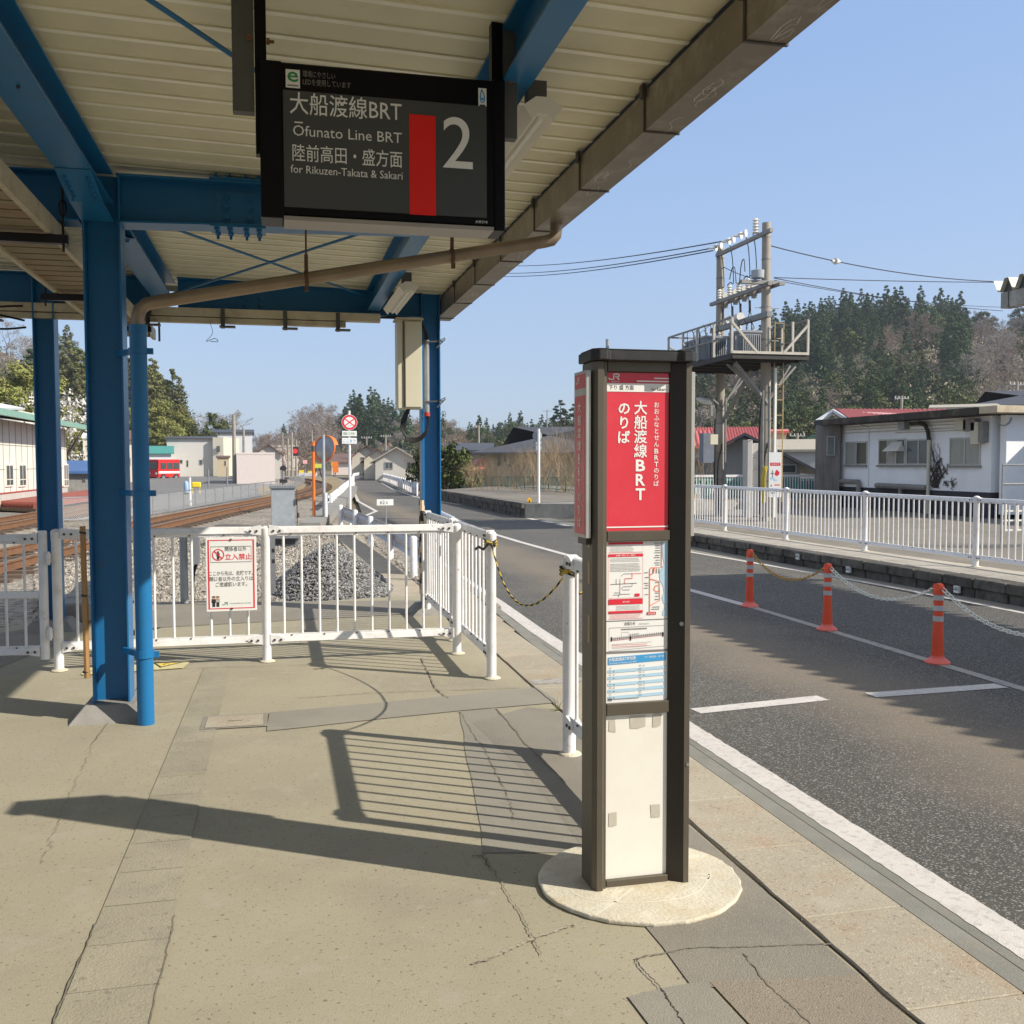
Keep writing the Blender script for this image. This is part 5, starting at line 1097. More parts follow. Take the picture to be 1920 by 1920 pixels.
m_.tube([(BX-.2+.25*math.cos(k)+.2,b0-.47,2.85-.22*math.sin(k)) for k in np.linspace(0,3.14,9)], .022, 6); m_.build('cable_loop', M['galv'], t)
rv = random.Random(8); m_ = MB()
for k in range(16):                                      # dead ivy beside the rain pipe
    y = bpx(1755,870).y + rv.uniform(-.12,.06); z = .8; P = [(BX-.02,y,z)]
    for i in range(rv.randint(5,16)): y += rv.uniform(-.14,.12); z += rv.uniform(.02,.14); P.append((BX-.02-rv.uniform(0,.04),y,z))
    m_.tube(P, rv.uniform(.008,.02), 4)
for k in range(26):
    y = bpx(1762,905).y + rv.uniform(-.7,.3); z = .75+rv.random()*.6; m_.tube([(BX-.02,y,z),(BX-.05,y+rv.uniform(-.15,.15),z+rv.uniform(.0,.25)),(BX-.03,y+rv.uniform(-.25,.25),z+rv.uniform(-.1,.3))], .011, 4)
m_.build('dead_ivy', mat('dead_ivy_stem', (.07,.05,.04), .9), t)
t = thing('handrail', 'grey ramp handrail in front of the white building at the right edge', 'handrail', (14.2,15,GZ)); m_ = MB()
a = PD(1877,1010,18.5); hx, hy = a.x, a.y
m_.tube([(hx,hy,GZ),(hx,hy,PD(1877,872,18.5).z),(hx+3,hy-.4,PD(1877,872,18.5).z)], .022, 6); m_.tube([(hx,hy,PD(1877,908,18.5).z),(hx+3,hy-.4,PD(1877,908,18.5).z)], .022, 6); m_.build('tube_rail', M['galv'], t)
m_ = MB()
for k in range(12): m_.box(hx+.06+k*.24,hx+.09+k*.24,hy-.03-k*.03,hy-k*.03,.3,.85)
for z in (.32,.5,.68,.84): m_.box(hx+.04,hx+2.9,hy-.02,hy+.01,z-.015,z+.015)
m_.build('mesh_guard', M['fluor'], t)

# ---- neighbouring dark house behind it with red ribbed roof
def ribroof(mb, a, b, c, d, n, w_=.05, h=.04):           # ribs on the quad a-b (eave) c-d (ridge)
    a, b, c, d = map(Vector, (a,b,c,d)); nn = (b-a).cross(d-a).normalized()
    for k in range(n+1):
        p = a+(b-a)*k/n; q = d+(c-d)*k/n; mb.bar(p+nn*h*.5, q+nn*h*.5, w_, h, nn)
M['redroof'] = mat('faded_red_metal_roof', (.72,.165,.14), .55, var=.1, vs=.8); M['redrib'] = mat('dark_red_seam', (.34,.07,.06), .6)
M['pinkroof'] = mat('pink_faded_metal_roof', (.78,.42,.37), .55, var=.1)
M['bark_wall'] = mat('mottled_grey_wall', (.22,.20,.18), .9, var=.35, vs=2.2, stretch=(3,3,.5)); M['pale_wall'] = mat('pale_wall', (.55,.52,.46), .85, var=.06); M['beige_wall'] = mat('beige_wall', (.52,.43,.29), .85, var=.08)
M['cream_wall'] = mat('cream_wall', (.66,.60,.48), .85, var=.06); M['gray_wall'] = mat('grey_clapboard', (.27,.265,.25), .8, var=.08, vs=3, stretch=(6,6,.3)); M['darkroof'] = mat('dark_slate_roof', (.065,.067,.075), .55, var=.15, vs=2)
M['brownroof'] = mat('brown_tile_roof', (.16,.10,.085), .7, var=.15); M['tanroof'] = mat('tan_metal_roof', (.40,.36,.28), .6); M['grnroof'] = mat('green_metal_roof', (.10,.28,.22), .5); M['tealroof'] = mat('teal_metal_roof', (.06,.27,.23), .5)
M['bluetile'] = mat('blue_tile_roof', (.06,.13,.30), .4); M['pinkwall'] = mat('pinkish_white_wall', (.70,.61,.56), .85, var=.05); M['siding'] = mat('grey_panel_siding', (.54,.52,.48), .8, var=.05); M['sidingw'] = mat('white_corrugated_siding', (.68,.69,.70), .7, var=.05)
M['panelwall'] = mat('cream_panel_wall', (.70,.67,.59), .8, var=.08, vs=.7)
def house(name, label, cat, px0, px1, D, pye, pyr, wall, roof, pyb=None, depth=8, axis='cross', over=.4, wins=(), yaw=0, ribs=0, base=-.35, gable_dir=None, hip=0, ribm='redrib', group=None, square=False):
    """house whose camera-facing side spans image columns px0-px1 at depth D, eave at image row pye, ridge at row pyr"""
    uz = Vector((0,0,1)); pv = px0 if px0 > 960 else px1; v0 = XYD(pv, D); uy = v0.normalized(); ux = Vector((uy.y, -uy.x, 0))
    if square: uy = f0.copy(); ux = r0.copy()
    rr_ = XYD(px1 if px0 > 960 else px0, D).normalized(); s_ = v0.dot(uy)/rr_.dot(uy); v1 = rr_*s_; a, b = (v0, v1) if px0 > 960 else (v1, v0); W = (b-a).length
    ze = PD((px0+px1)/2, pye, D).z; zr = PD((px0+px1)/2, pyr, D + (depth/2 if axis == 'cross' else 0)).z
    t = thing(name, label, cat, ((a+b)/2 + uy*depth/2 + uz*base), group)
    P = lambda x, y, z: a + ux*x + uy*y + uz*z
    m_ = MB(); m_.add([P(0,0,base),P(W,0,base),P(W,depth,base),P(0,depth,base),P(0,0,ze),P(W,0,ze),P(W,depth,ze),P(0,depth,ze)],[(0,1,5,4),(1,2,6,5),(2,3,7,6),(3,0,4,7),(4,5,6,7)])
    if axis != 'cross' and not hip and zr > ze + .05: m_.prism([P(0,0,ze),P(W,0,ze),P(W/2,0,zr-.05)], uy*depth)
    elif axis == 'cross' and not hip and zr > ze + .05: m_.prism([P(0,0,ze),P(0,depth,ze),P(0,depth/2,zr-.05)], ux*W)
    wl = m_.build('wall', M[wall], t); m_ = MB(); th = .14; o = over
    if hip:
        i = hip; T_ = [P(-o,-o,ze),P(W+o,-o,ze),P(W+o,depth+o,ze),P(-o,depth+o,ze)]; R_ = [P(i,depth/2,zr),P(W-i,depth/2,zr)]
        m_.add(T_+R_+[p - uz*th for p in T_], [(0,1,5,4),(2,3,4,5),(1,2,5),(3,0,4),(6,7,1,0),(7,8,2,1),(8,9,3,2),(9,6,0,3),(9,8,7,6)])
        rf = m_.build('roof', M[roof], t)
        if ribs: m2 = MB(); ribroof(m2, T_[0],T_[1],R_[1],R_[0], ribs, .10, .08); m2.build('roof_seams', M[ribm], rf)
    elif axis == 'cross':
        k = (zr-ze)/(depth/2); q = [P(-o,-o,ze-k*o),P(W+o,-o,ze-k*o),P(W+o,depth/2,zr),P(-o,depth/2,zr),P(W+o,depth+o,ze-k*o),P(-o,depth+o,ze-k*o)]
        for f in ((0,1,2,3),(3,2,4,5)): m_.prism([q[i] for i in f], uz*th)
        rf = m_.build('roof', M[roof], t)
        if ribs: m2 = MB(); ribroof(m2, q[0]+uz*th,q[1]+uz*th,q[2]+uz*th,q[3]+uz*th, ribs, .07, .06); m2.build('roof_seams', M[ribm], rf)
    else:
        k = (zr-ze)/(W/2); q = [P(-o,-o,ze-k*o),P(W/2,-o,zr),P(W/2,depth+o,zr),P(-o,depth+o,ze-k*o),P(W+o,-o,ze-k*o),P(W+o,depth+o,ze-k*o)]
        for f in ((0,1,2,3),(1,4,5,2)): m_.prism([q[i] for i in f], uz*th)
        rf = m_.build('roof', M[roof], t)
    for (u0, u1, pz0, pz1, kind) in wins:
        za = PD((px0+px1)/2, pz0, D).z; zb2 = PD((px0+px1)/2, pz1, D).z; x0, x1 = W*u0, W*u1; m_ = MB()
        if kind != 'side':
            m_.add([P(x0,-.06,zb2),P(x1,-.06,zb2),P(x1,-.06,za),P(x0,-.06,za),P(x0,.01,zb2),P(x1,.01,zb2),P(x1,.01,za),P(x0,.01,za)],[(0,1,2,3),(0,4,5,1),(1,5,6,2),(2,6,7,3),(3,7,4,0)]); wn = m_.build('window', M['alu'], t)
            m_ = MB(); e = min(.08,(x1-x0)*.1); n = 2 if (x1-x0) > .9 else 1
            for j in range(n):
                u, v = x0+e+(x1-x0-2*e)*j/n+(.03 if j else 0), x0+e+(x1-x0-2*e)*(j+1)/n-(.03 if j < n-1 else 0); m_.face(P(u,-.065,zb2+e),P(v,-.065,zb2+e),P(v,-.065,za-e),P(u,-.065,za-e))
            m_.build('pane', M['glass'], wn)
    return t
house('house','mottled grey walled house with a dark window against the white building','house',1528,1574,36,797,796,'bark_wall','darkroof',depth=5,over=.02,wins=((.46,.80,818,854,''),))
# long pink ribbed roof running behind the white building
t = thing('ribbed_roof_house', 'long house roof of pink faded ribbed metal rising behind the white building', 'house', (27,40,0))
q = [PD(1600,790,37), PD(1775,781,33), PD(1770,769.5,37), PD(1565,769.5,41)]; m_ = MB(); m_.prism(q, (0,0,-.15)); rf = m_.build('roof', M['pinkroof'], t)
m_ = MB(); ribroof(m_, q[0],q[1],q[2],q[3], 24, .12, .07); m_.build('roof_seams', M['redrib'], rf); m_ = MB(); c = [XYD(1600,37.4), XYD(1775,33.4), XYD(1770,40), XYD(1575,44)]
m_.prism([Vector((p.x,p.y,-.3)) for p in c], (0,0,3.35)); m_.build('wall', M['bark_wall'], t)
m_ = MB(); a = PD(1530,792,40.5); b = PD(1566,769.5,41); c = PD(1600,790,37); m_.bar(a,b,.25,.12); m_.bar(b,c,.25,.12); m_.build('barge_board', M['sidingw'], t)
house('house','grey clapboard house with a wide dark gable behind the white sign board','house',1290,1500,47,872,818,'gray_wall','darkroof',depth=10,axis='side',over=.9,wins=((.83,.97,870,888,''),))
house('house','pale house with bright red ribbed roof behind the left concrete pole','house',1290,1430,60,840,806,'pale_wall','redroof',depth=12,over=.5,ribs=30)
house('house','small red roofed house end beside the pylon, behind the lamp','house',1240,1325,54,838,812,'cream_wall','redroof',depth=10,over=.5,ribs=14)
house('house','low tan flat roofed house between grey gable and mottled wall','house',1460,1545,58,846,828,'siding','tanroof',depth=9,over=.3)
house('house','beige box house with thin red roof edge right of the ladder pole','house',1432,1473,66,812,809,'beige_wall','redroof',depth=8,over=.2)
house('house','small house with a bright green metal roof far behind','house',1505,1545,90,829,818,'pale_wall','grnroof',depth=9,axis='side',over=.4)
house('house','dark tiled house roof at the far right edge above the white building','house',1835,1990,58,762,735,'cream_wall','darkroof',depth=10,over=.9,hip=4)
house('house','flat roofed cream house above the long pink ribbed roof','house',1762,1850,52,768,764,'cream_wall','tanroof',depth=8,over=.6)

# ---- green mesh fence, white fence, cabinet and sign board behind the long fence
t = thing('green_fence', 'green mesh fence with white rails behind the concrete poles', 'fence', XYD(1440,38)); a = XYD(1290,37.5); b = XYD(1572,38.5); d = b-a
zt1, zb1 = PD(1440,892,38).z, -.1
m_ = MB(); m_.bar(a+Vector((0,0,zt1)), b+Vector((0,0,zt1)), .07, .09); m_.bar(a+Vector((0,0,.18)), b+Vector((0,0,.18)), .06, .06)
for k in range(56): p = a+d*k/55; m_.cyl(p+Vector((0,0,.15)), p+Vector((0,0,zt1)), .02, n=5)
m_.build('white_bars', M['white'], t); m_ = MB()
e = Vector((.1,.35,0))
for k in range(29): p = a+d*k/28+e; m_.cyl(p, p+Vector((0,0,zt1-.12)), .03, n=5)
for z in (.35, zt1-.15): m_.bar(a+e+Vector((0,0,z)), b+e+Vector((0,0,z)), .05, .05)
m_.prism([a+e+Vector((0,.05,.1)), b+e+Vector((0,.05,.1)), b+e+Vector((0,.05,zt1-.2)), a+e+Vector((0,.05,zt1-.2))], (0,.02,0)); m_.build('green_panel', mat('green_screen', (.10,.36,.29), .6, var=.2), t)
t = thing('low_brick_wall', 'low tan block wall below the green fence', 'wall', XYD(1440,36)); m_ = MB(); a = XYD(1295,35); b = XYD(1575,35.5); m_.bar(a+Vector((0,0,.02)), b+Vector((0,0,.02)), .2, .5); m_.build('block_wall', mat('tan_block', (.42,.33,.24), .9, var=.2, isl=.1), t)
for i in (0,1):
    t = thing('street_bollard', 'white post with yellow top behind the railing, %s' % ('left of the grey cabinet','right of the sign board')[i], 'post', XYD((1352,1478)[i],31,-.02)); m_ = MB(); p = XYD((1300,1478)[i],31,-.02); m_.cyl(p, p+Vector((0,0,.5)), .06, n=10); m_.build('post', M['white'], t); m_ = MB(); m_.cyl(p+Vector((0,0,.5)), p+Vector((0,0,.62)), .062, n=10); m_.build('band', M['chainy'], t)
a = XYD(1401,29.2); 
t = thing('switch_cabinet', 'tall pale grey switch cabinet between the two concrete poles', 'cabinet', (a.x+.5,a.y+.4,.1)); m_ = MB(); zt2 = PD(1430,824,29.2).z
ux = (XYD(1457,29.2)-a).normalized(); uy = Vector((-ux.y,ux.x,0)); W_ = (XYD(1457,29.2)-a).length
for x0, x1 in ((0,.17*W_),(.85*W_,W_)): m_.obox(a+ux*(x0+x1)/2+uy*.3+Vector((0,0,(zt2-.05)/2)), (x1-x0,.6,zt2+.05), ux, uy)
m_.obox(a+ux*W_*.51+uy*.42+Vector((0,0,(zt2-.05)/2)), (W_*.68,.4,zt2-.16), ux, uy)
for z in (zt2-.5*1, (zt2+.1)*.60, .9): m_.obox(a+ux*W_*.51+uy*.2+Vector((0,0,z)), (W_*.67,.03,.03), ux, uy)
m_.build('cabinet_body', M['siding'], t, bevel=.01)
a = PD(1442,848,26.6); b = PD(1465,915,26.6); t = thing('notice_board', 'tall white notice board with red heading on the right concrete pole', 'sign', ((a.x+b.x)/2,a.y,.1))
O3 = Vector((a.x,a.y,0)); ux = (Vector((b.x,b.y,0))-O3); W_ = ux.length; ux.normalize(); uy = Vector((-ux.y,ux.x,0)); zb_ = b.z-.25
m_ = MB(); m_.obox(O3+ux*W_/2+Vector((0,0,(a.z+zb_)/2)), (W_,.02,a.z-zb_), ux, uy); m_.build('board', M['paper'], t); h_ = a.z-zb_; m_ = MB(); o3 = O3-uy*.012
rect(m_, o3, ux, ZD, .03*1, W_*.9, zb_+h_*.70, zb_+h_*.77, mat=0); text(m_, 'お知らせ', o3+ux*W_*.5+Vector((0,0,zb_+h_*.715))-uy*.002, ux, ZD, .05, fit=W_*.6, align='C', mat=2)
m_.m(0).face(*[o3+ux*W_*u+Vector((0,0,zb_+h_*v)) for u,v in ((.45,.50),(.62,.47),(.80,.50),(.84,.56),(.74,.58),(.62,.62),(.50,.57))])
rect(m_, o3, ux, ZD, W_*.1,W_*.45, zb_+h_*.40, zb_+h_*.44, mat=1); rect(m_, o3, ux, ZD, W_*.38,W_*.62, zb_+h_*.36, zb_+h_*.40, mat=1); rect(m_, o3, ux, ZD, W_*.25,W_*.32, zb_+h_*.44, zb_+h_*.60, mat=3); rect(m_, o3, ux, ZD, W_*.12,W_*.42, zb_+h_*.52, zb_+h_*.54, mat=3)
rect(m_, o3, ux, ZD, W_*.45,W_*.88, zb_+h_*.26, zb_+h_*.29, mat=4); rect(m_, o3, ux, ZD, W_*.15,W_*.25, zb_+h_*.24, zb_+h_*.28, mat=3); rect(m_, o3, ux, ZD, W_*.12,W_*.5, zb_+h_*.08, zb_+h_*.11, mat=3)
m_.build('printing', [M['inkred'],M['inkpale'],M['inkwhite'],M['inkgray'],M['inkorange']], t)

# ================================================================== CONCRETE POLES WITH TRANSFORMER DECK
M['deckrail'] = mat('pale_deck_rail', (.46,.42,.35), .5, var=.15)
RP = XYD(1435,27.5,-.04); LP = XYD(1350,30.3,-.04); zr_ = PD(1435,418,27.5).z; zl_ = PD(1340,462,30.3).z
t = thing('transformer_poles', 'pair of concrete poles carrying a steel deck with transformers', 'utility pole', (RP+LP)/2)
for p, z in ((RP,zr_),(LP,zl_)): m_ = MB(); m_.cyl(p, (p.x-.05,p.y,z), .165, .115, 14); m_.build('pole', M['cpole'], t, smooth=True)
dv = (RP-LP); dv.z = 0; dn = dv.normalized(); sd = Vector((dn.y,-dn.x,0))
def arm(pyl, pyr, e0=.35, e1=.45, w_=.10, o=.16, mm='deckst', nm='crossarm'):
    zl = PD(1343,pyl,30.3).z; zr2 = PD(1433,pyr,27.5).z; z = (zl+zr2)/2; m_ = MB(); m_.bar(LP-dn*e0+sd*o+Vector((0,0,z)), RP+dn*e1+sd*o+Vector((0,0,z)), w_); m_.build(nm, M[mm], t); return z
za1 = arm(474,440,.0,.5); za2 = arm(562,538,.4,.45); za3 = arm(613,594,.3,.45,.15)
arm(562,538,.4,.45,.08,-.16)
insul = [(0,.17),(.02,.19),(.06,.06),(.07,.06),(.08,.17),(.11,.06),(.13,.15),(.16,.06),(.17,.05)]
def ins_v(p, h=.35, r=.07, n=5):
    prof = []; 
    for i in range(n): prof += [(r*.55,h*i/n),(r,h*(i+.35)/n),(r*.55,h*(i+.8)/n)]
    m_ = MB(); m_.lathe(prof+[(r*.4,h)], p, 10); m_.build('insulator', M['porc'], t, smooth=True)
def lerp(s_, z, o=.16): p = LP + dv*s_ + sd*o; return Vector((p.x,p.y,z))
ins_v(lerp(.86,za1+.06), .42, .10, 5)
for s_ in (.05,.17,.36,.46,.62,.72):
    c = lerp(s_, za1+.16,.25); m_ = MB(); m_.cyl(c, c+Vector((-.05,.06,0)), .11, .05, 12); m_.cyl(c+Vector((-.05,.06,0)), c+Vector((-.16,.18,.01)), .03, n=6); m_.build('insulator', M['porc'], t)
for s_ in (.06,.30,.50,.70):
    c = lerp(s_, za2+.03, -.05); ins_v(c+sd*.2, .30, .085, 4); m_ = MB(); m_.cyl(c+Vector((0,0,.12)), c-dn*.28+Vector((0,0,.16)), .10, .08, 10); m_.build('fuse_switch', M['porc'], t, smooth=True); m_ = MB(); m_.box(c.x-.06,c.x+.06,c.y-.06,c.y+.06,za2-.22,za2+.05); m_.build('switch_base', M['deckst'], t)
for s_ in (.32,.56): 
    c = lerp(s_, za3+.12)
    for k in range(4): m_ = MB(); m_.cyl(c-dn*(.06*k), c-dn*(.06*k+.035), .13, n=12); m_.build('insulator_disc', M['porc'], t)
m_ = MB(); wl = lambda P_, r=.014: m_.stube(P_, r, 4, 4)
for s_ in (.12,.34,.52,.72):
    p = lerp(s_, za2-.2); q = lerp(s_-.03, za2-1.3); wl([p, p+Vector((.05,0,-.35)), (p+q)/2+Vector((.02,.02,-.1)), q]); wl([p+Vector((.04,0,-.1)), p+Vector((.05,0,-.42))], .035)
for s_ in (.08,.30,.66,.80): 
    p = lerp(s_, za1+.1); q = lerp(s_-.05, za2+.35); wl([p, (p+q)/2+Vector((.12,0,.2)), (p+q)/2+Vector((.16,0,-.5)), q+Vector((.1,0,.1)), q])
wl([lerp(.45,za2+.3), lerp(.42,za2+.75), lerp(.36,za2+.8), lerp(.30,za2+.5)]); wl([lerp(.64,za2+.55), lerp(.62,za2+.9), lerp(.56,za2+.8), lerp(.52,za2+.2)]); wl([lerp(.72,za3+.2), lerp(.78,za3+.1), lerp(.79,za3-.4), lerp(.76,za3-1.0)]); wl([lerp(.76,za3-.6), lerp(.76,za3-.95)], .04)
for p in (RP,LP): wl([p+Vector((-.17,.02,.2)), p+Vector((-.19,.03,2.4)), p+Vector((-.15,-.05,3.6))], .02); wl([p+Vector((-.1,-.16,.1)), p+Vector((-.16,-.14,1.4)), p+Vector((-.02,-.18,2.2))], .02)
m_.build('jumper_wires', M['cable'], t)
for p in (RP,LP):
    m_ = MB()
    for z in (1.2,2.0,2.9,3.3,5.1,6.0,6.6,7.3,7.9):
        if z < (zr_ if p is RP else zl_)-.2: m_.lathe([(.165-.006*z,z),(.172-.006*z,z+.01),(.172-.006*z,z+.05),(.165-.006*z,z+.06)], (p.x-.05*z/8,p.y,p.z-.1), 12)
    m_.build('pole_band', M['deckst'], t)
m_ = MB()
for z in (5.0,5.9): m_.cyl(RP+Vector((-.36,0,z)), RP+Vector((.36,0,z)), .014, n=5); m_.cyl(LP+Vector((-.34,0,z-1.0)), LP+Vector((.34,0,z-1.0)), .014, n=5)
m_.build('step_bolts', M['deckst'], t)
m_ = MB(); c = RP+Vector((-.35,-.1,PD(1425,515,27.5).z)); m_.lathe([(.02,-.1),(.17,-.09),(.18,.12),(.05,.16)], c, 12); m_.build('switch_drum', M['galvp'], t, smooth=True); m_ = MB(); m_.bar(c+Vector((-.5,0,-.2)), c+Vector((.8,0,-.2)), .13, .10); m_.build('drum_arm', M['deckst'], t)
# deck
zd = PD(1370,662,26).z; A0 = XYD(1370,26,zd); dx0, dx1, dy0, dy1 = A0.x, A0.x+2.2, A0.y, A0.y+4.3
m_ = MB(); m_.box(dx0,dx1,dy0,dy1,zd-.05,zd); dk = m_.build('deck', bpy.data.materials.get('dark_deck_steel') or mat('dark_deck_steel', (.05,.047,.042), .6, .4), t)
m_ = MB()
for a, b in (((dx0,dy0),(dx1,dy0)),((dx0,dy1),(dx1,dy1)),((dx0,dy0),(dx0,dy1)),((dx1,dy0),(dx1,dy1))): m_.bar((*a,zd-.095),(*b,zd-.095),.07,.085)
for k in range(5): y = dy0+.5+k*.8; m_.bar((dx0,y,zd-.12),(dx1,y,zd-.12),.07,.1)
m_.build('deck_frame', bpy.data.materials['dark_deck_steel'], dk)
rh = .93; pts = [(dx0,dy0),(dx0,dy0+1.1),(dx0,dy0+2.2),(dx0,dy0+3.2),(dx0,dy1),(dx1,dy0),(dx1,dy0+1.4),(dx1,dy0+2.8),(dx1,dy1),(dx0+1.2,dy1),(dx1-.45,dy0)]
m_ = MB()
for a in pts: m_.bar((*a,zd),(*a,zd+rh*(1 if a != (dx1-.45,dy0) else .93)),.055)
m_.build('guard_post', M['deckrail'], dk)
m_ = MB()
for z in (rh,.45): m_.bar((dx0,dy0,zd+z),(dx0,dy1,zd+z),.045); m_.bar((dx1,dy0,zd+z),(dx1,dy1,zd+z),.045); m_.bar((dx0,dy1,zd+z),(dx1,dy1,zd+z),.045)
m_.build('guard_rail', M['deckst'], dk)
m_ = MB(); m_.bar((dx0,dy0-.01,zd+.8),(dx0+.72,dy0-.01,zd+.03),.06); m_.bar((dx1,dy0-.01,zd+.8),(dx1-.72,dy0-.01,zd+.03),.06); m_.bar((dx0,dy0,zd+.03),(dx1,dy0,zd+.03),.07); m_.bar((dx0-.01,dy1-.2,zd+.6),(dx0-.01,dy1-1.4,zd+.03),.05); m_.build('guard_brace', M['deckrail'], dk)
m_ = MB()
for p in (RP,LP):
    for s_ in (-1,1):
        m_.bar(p+Vector((0,.12,zd-1.15)), Vector((p.x+s_*.95,p.y+.12,zd-.18)), .055); m_.bar(p+Vector((0,-.12,zd-1.15)), Vector((p.x+s_*.95-.3,p.y-.12,zd-.18)), .05)
m_.bar(RP+Vector((0,-.1,zd-1.2)), RP+Vector((-1.3,-.7,zd-.15)), .08); m_.bar(LP+Vector((0,-.1,zd-1.4)), LP+Vector((-1.2,.4,zd-.15)), .08); m_.bar(LP+Vector((0,-.1,zd-1.6)), LP+Vector((.2,-1.6,zd-.15)), .08)
m_.build('deck_strut', M['deckst'], dk)
def transformer(c, label=None):
    m_ = MB(); m_.obox(c+Vector((0,0,.34)), (.62,.62,.66)); 
    for k in range(9):
        m_.box(c.x-.42,c.x-.31,c.y-.26+k*.062,c.y-.235+k*.062,c.z+.06,c.z+.6); m_.box(c.x-.26+k*.062,c.x-.235+k*.062,c.y-.42,c.y-.31,c.z+.06,c.z+.6)
    m_.prism([c+Vector((a,b,.67)) for a,b in ((-.34,-.34),(.34,-.34),(.34,.34),(-.34,.34))], (0,0,.06)); tr = m_.build('transformer', mat('grey_transformer', (.27,.28,.29), .5, .1), t)
    m_ = MB()
    for k in (-.2,0,.2): m_.lathe([(.03,0),(.045,.03),(.025,.06),(.045,.09),(.02,.15)], c+Vector((k,-.1,.73)), 8)
    m_.build('bushing', M['porc'], tr); m_ = MB()
    for k in (-.2,0,.2): m_.tube([c+Vector((k,-.1,.87)), c+Vector((k-.1,-.12,1.05)), c+Vector((k-.25,-.15,.95)), c+Vector((k-.3,-.3,.5))], .012, 4)
    m_.build('lead', M['cable'], tr)
transformer(Vector((dx0+.95,dy0+1.15,zd))); transformer(Vector((dx0+.55,dy0+2.45,zd))); transformer(Vector((dx0+.6,dy0+3.4,zd)))
# ladder on the right pole
lx = RP.x+.12; ly = RP.y-.22; m_ = MB(); zt3 = PD(1448,605,27.3).z
for x in (lx, lx+.27): m_.cyl((x,ly,.5),(x,ly,zt3),.016,n=6)
z = .8
while z < zt3: m_.cyl((lx,ly,z),(lx+.27,ly,z),.011,n=5); z += .42
m_.build('ladder', mat('rusty_yellow_ladder', (.45,.33,.16), .6), t)
m_ = MB(); c = PD(1322,840,30); m_.obox(c+Vector((.1,.1,0)), (.35,.3,.9)); m_.build('meter_cabinet', mat('blue_grey_cabinet', (.16,.18,.22), .5), t); m_ = MB(); c = PD(1337,824,29.7); m_.obox(c, (.24,.18,.30)); m_.build('meter_box', M['beigebox'], t)
m_ = MB(); c = PD(1334,770,29.9); m_.obox(c+Vector((0,0,0)), (.09,.09,.34)); m_.build('ballast_box', M['concgray'], t)
for px in (1429,1441,1359): p = XYD(px, 27.2 if px > 1400 else 30.1); m_ = MB(); m_.cyl((p.x,p.y,.1),(p.x,p.y,PD(px,725,27.3).z if px > 1400 else PD(px,745,30).z),.035,n=8); m_.build('riser_pipe', M['deckst'], t)
m_ = MB(); p = XYD(1452,26.9); m_.bar((p.x,p.y,.1),(p.x,p.y,PD(1452,690,26.9).z),.06); m_.build('pole_guard', M['fluor'], t)
m_ = MB(); p = XYD(1433,27.2,.1); m_.tube([(p.x-.07,p.y-.1,.5),(p.x-.1,p.y-.12,1.2),(p.x-.02,p.y-.12,1.5)], .06, 6, mats=None); m_.build('guy_guard', mat('yellow_black_guard', (.50,.38,.04), .6), t)
t = thing('street_lamp', 'oval street lamp head on a curved arm on the left concrete pole', 'lamp', PD(1320,752,29.8)); c = PD(1320,752,29.8); e = PD(1340,765,30)
m_ = MB(); m_.tube([e+Vector((0,0,-.35)), e+Vector((0,0,-.05)), e+Vector((-.05,0,.1)), c+Vector((.25,0,.12)), c+Vector((.1,0,.1))], .025, 6); m_.build('arm', M['deckst'], t)
m_ = MB(); ux = Vector((-1,-.1,.28)).normalized(); uz_ = Vector((.28,0,1)).normalized(); uy_ = uz_.cross(ux)
N1, N2 = 14, 8; V = []
for i in range(N2+1):
    th = math.pi*i/N2
    for j in range(N1): ph = 2*math.pi*j/N1; V.append(c + ux*(.28*math.cos(th)) + uy_*(.11*math.sin(th)*math.cos(ph)) + uz_*(.09*math.sin(th)*math.sin(ph)))
m_.add(V, [(i*N1+j, i*N1+(j+1)%N1, (i+1)*N1+(j+1)%N1, (i+1)*N1+j) for i in range(N2) for j in range(N1)]); m_.build('lamp_head', M['porc'], t, smooth='all')
# wires
def wire(a, b, sag, label, r=.011, extra=None):
    a = Vector(a); b = Vector(b); t = thing('overhead_wire', label, 'wire', a, 'overhead wires'); m_ = MB(); n = 24
    m_.tube([a+(b-a)*i/n-Vector((0,0,sag*4*(i/n)*(1-i/n))) for i in range(n+1)], r, 4); m_.build('cable', M['cable'], t)
    if extra: m_ = MB(); p = a+(b-a)*extra-Vector((0,0,sag*4*extra*(1-extra))); d = (b-a).normalized(); m_.cyl(p-d*.05, p+d*.12, .10, .05, 10); m_.cyl(p-d*.18, p-d*.05, .04, n=6); m_.build('insulator', M['porc'], t)
wire(lerp(.42,za1+.16,.3), PD(940,498,62), .25, 'uppermost wire running left from the concrete poles', .022)
wire(lerp(.10,za1+.14,.3), PD(930,512,62), .25, 'middle wire running left from the concrete poles', .022)
wire(lerp(.0,za1+.1,.3), PD(930,518,62), .25, 'lowest wire running left from the concrete poles', .022)
wire(RP+Vector((.1,0,PD(1443,458,27.5).z)), PD(1990,527,34), .35, 'wire with a white insulator running right from the taller pole', .016, .19)
wire(RP+Vector((.2,0,PD(1445,517,27.5).z)), PD(1990,529,34), .05, 'nearly level wire running right from the taller pole', .014)
wire(RP+Vector((.2,0,PD(1445,518,27.5).z)), PD(1880,583,36), .12, 'lower sagging wire running right from the taller pole', .012)
wire(RP+Vector((.2,0,PD(1445,522,27.5).z)), PD(1880,576,36), .15, 'thin sagging wire just above the lowest right hand wire', .010)
wire((RP.x,RP.y,PD(1433,530,27.5).z), (LP.x,LP.y,PD(1343,499,30.3).z), .05, 'short wire between the two concrete poles', .012)
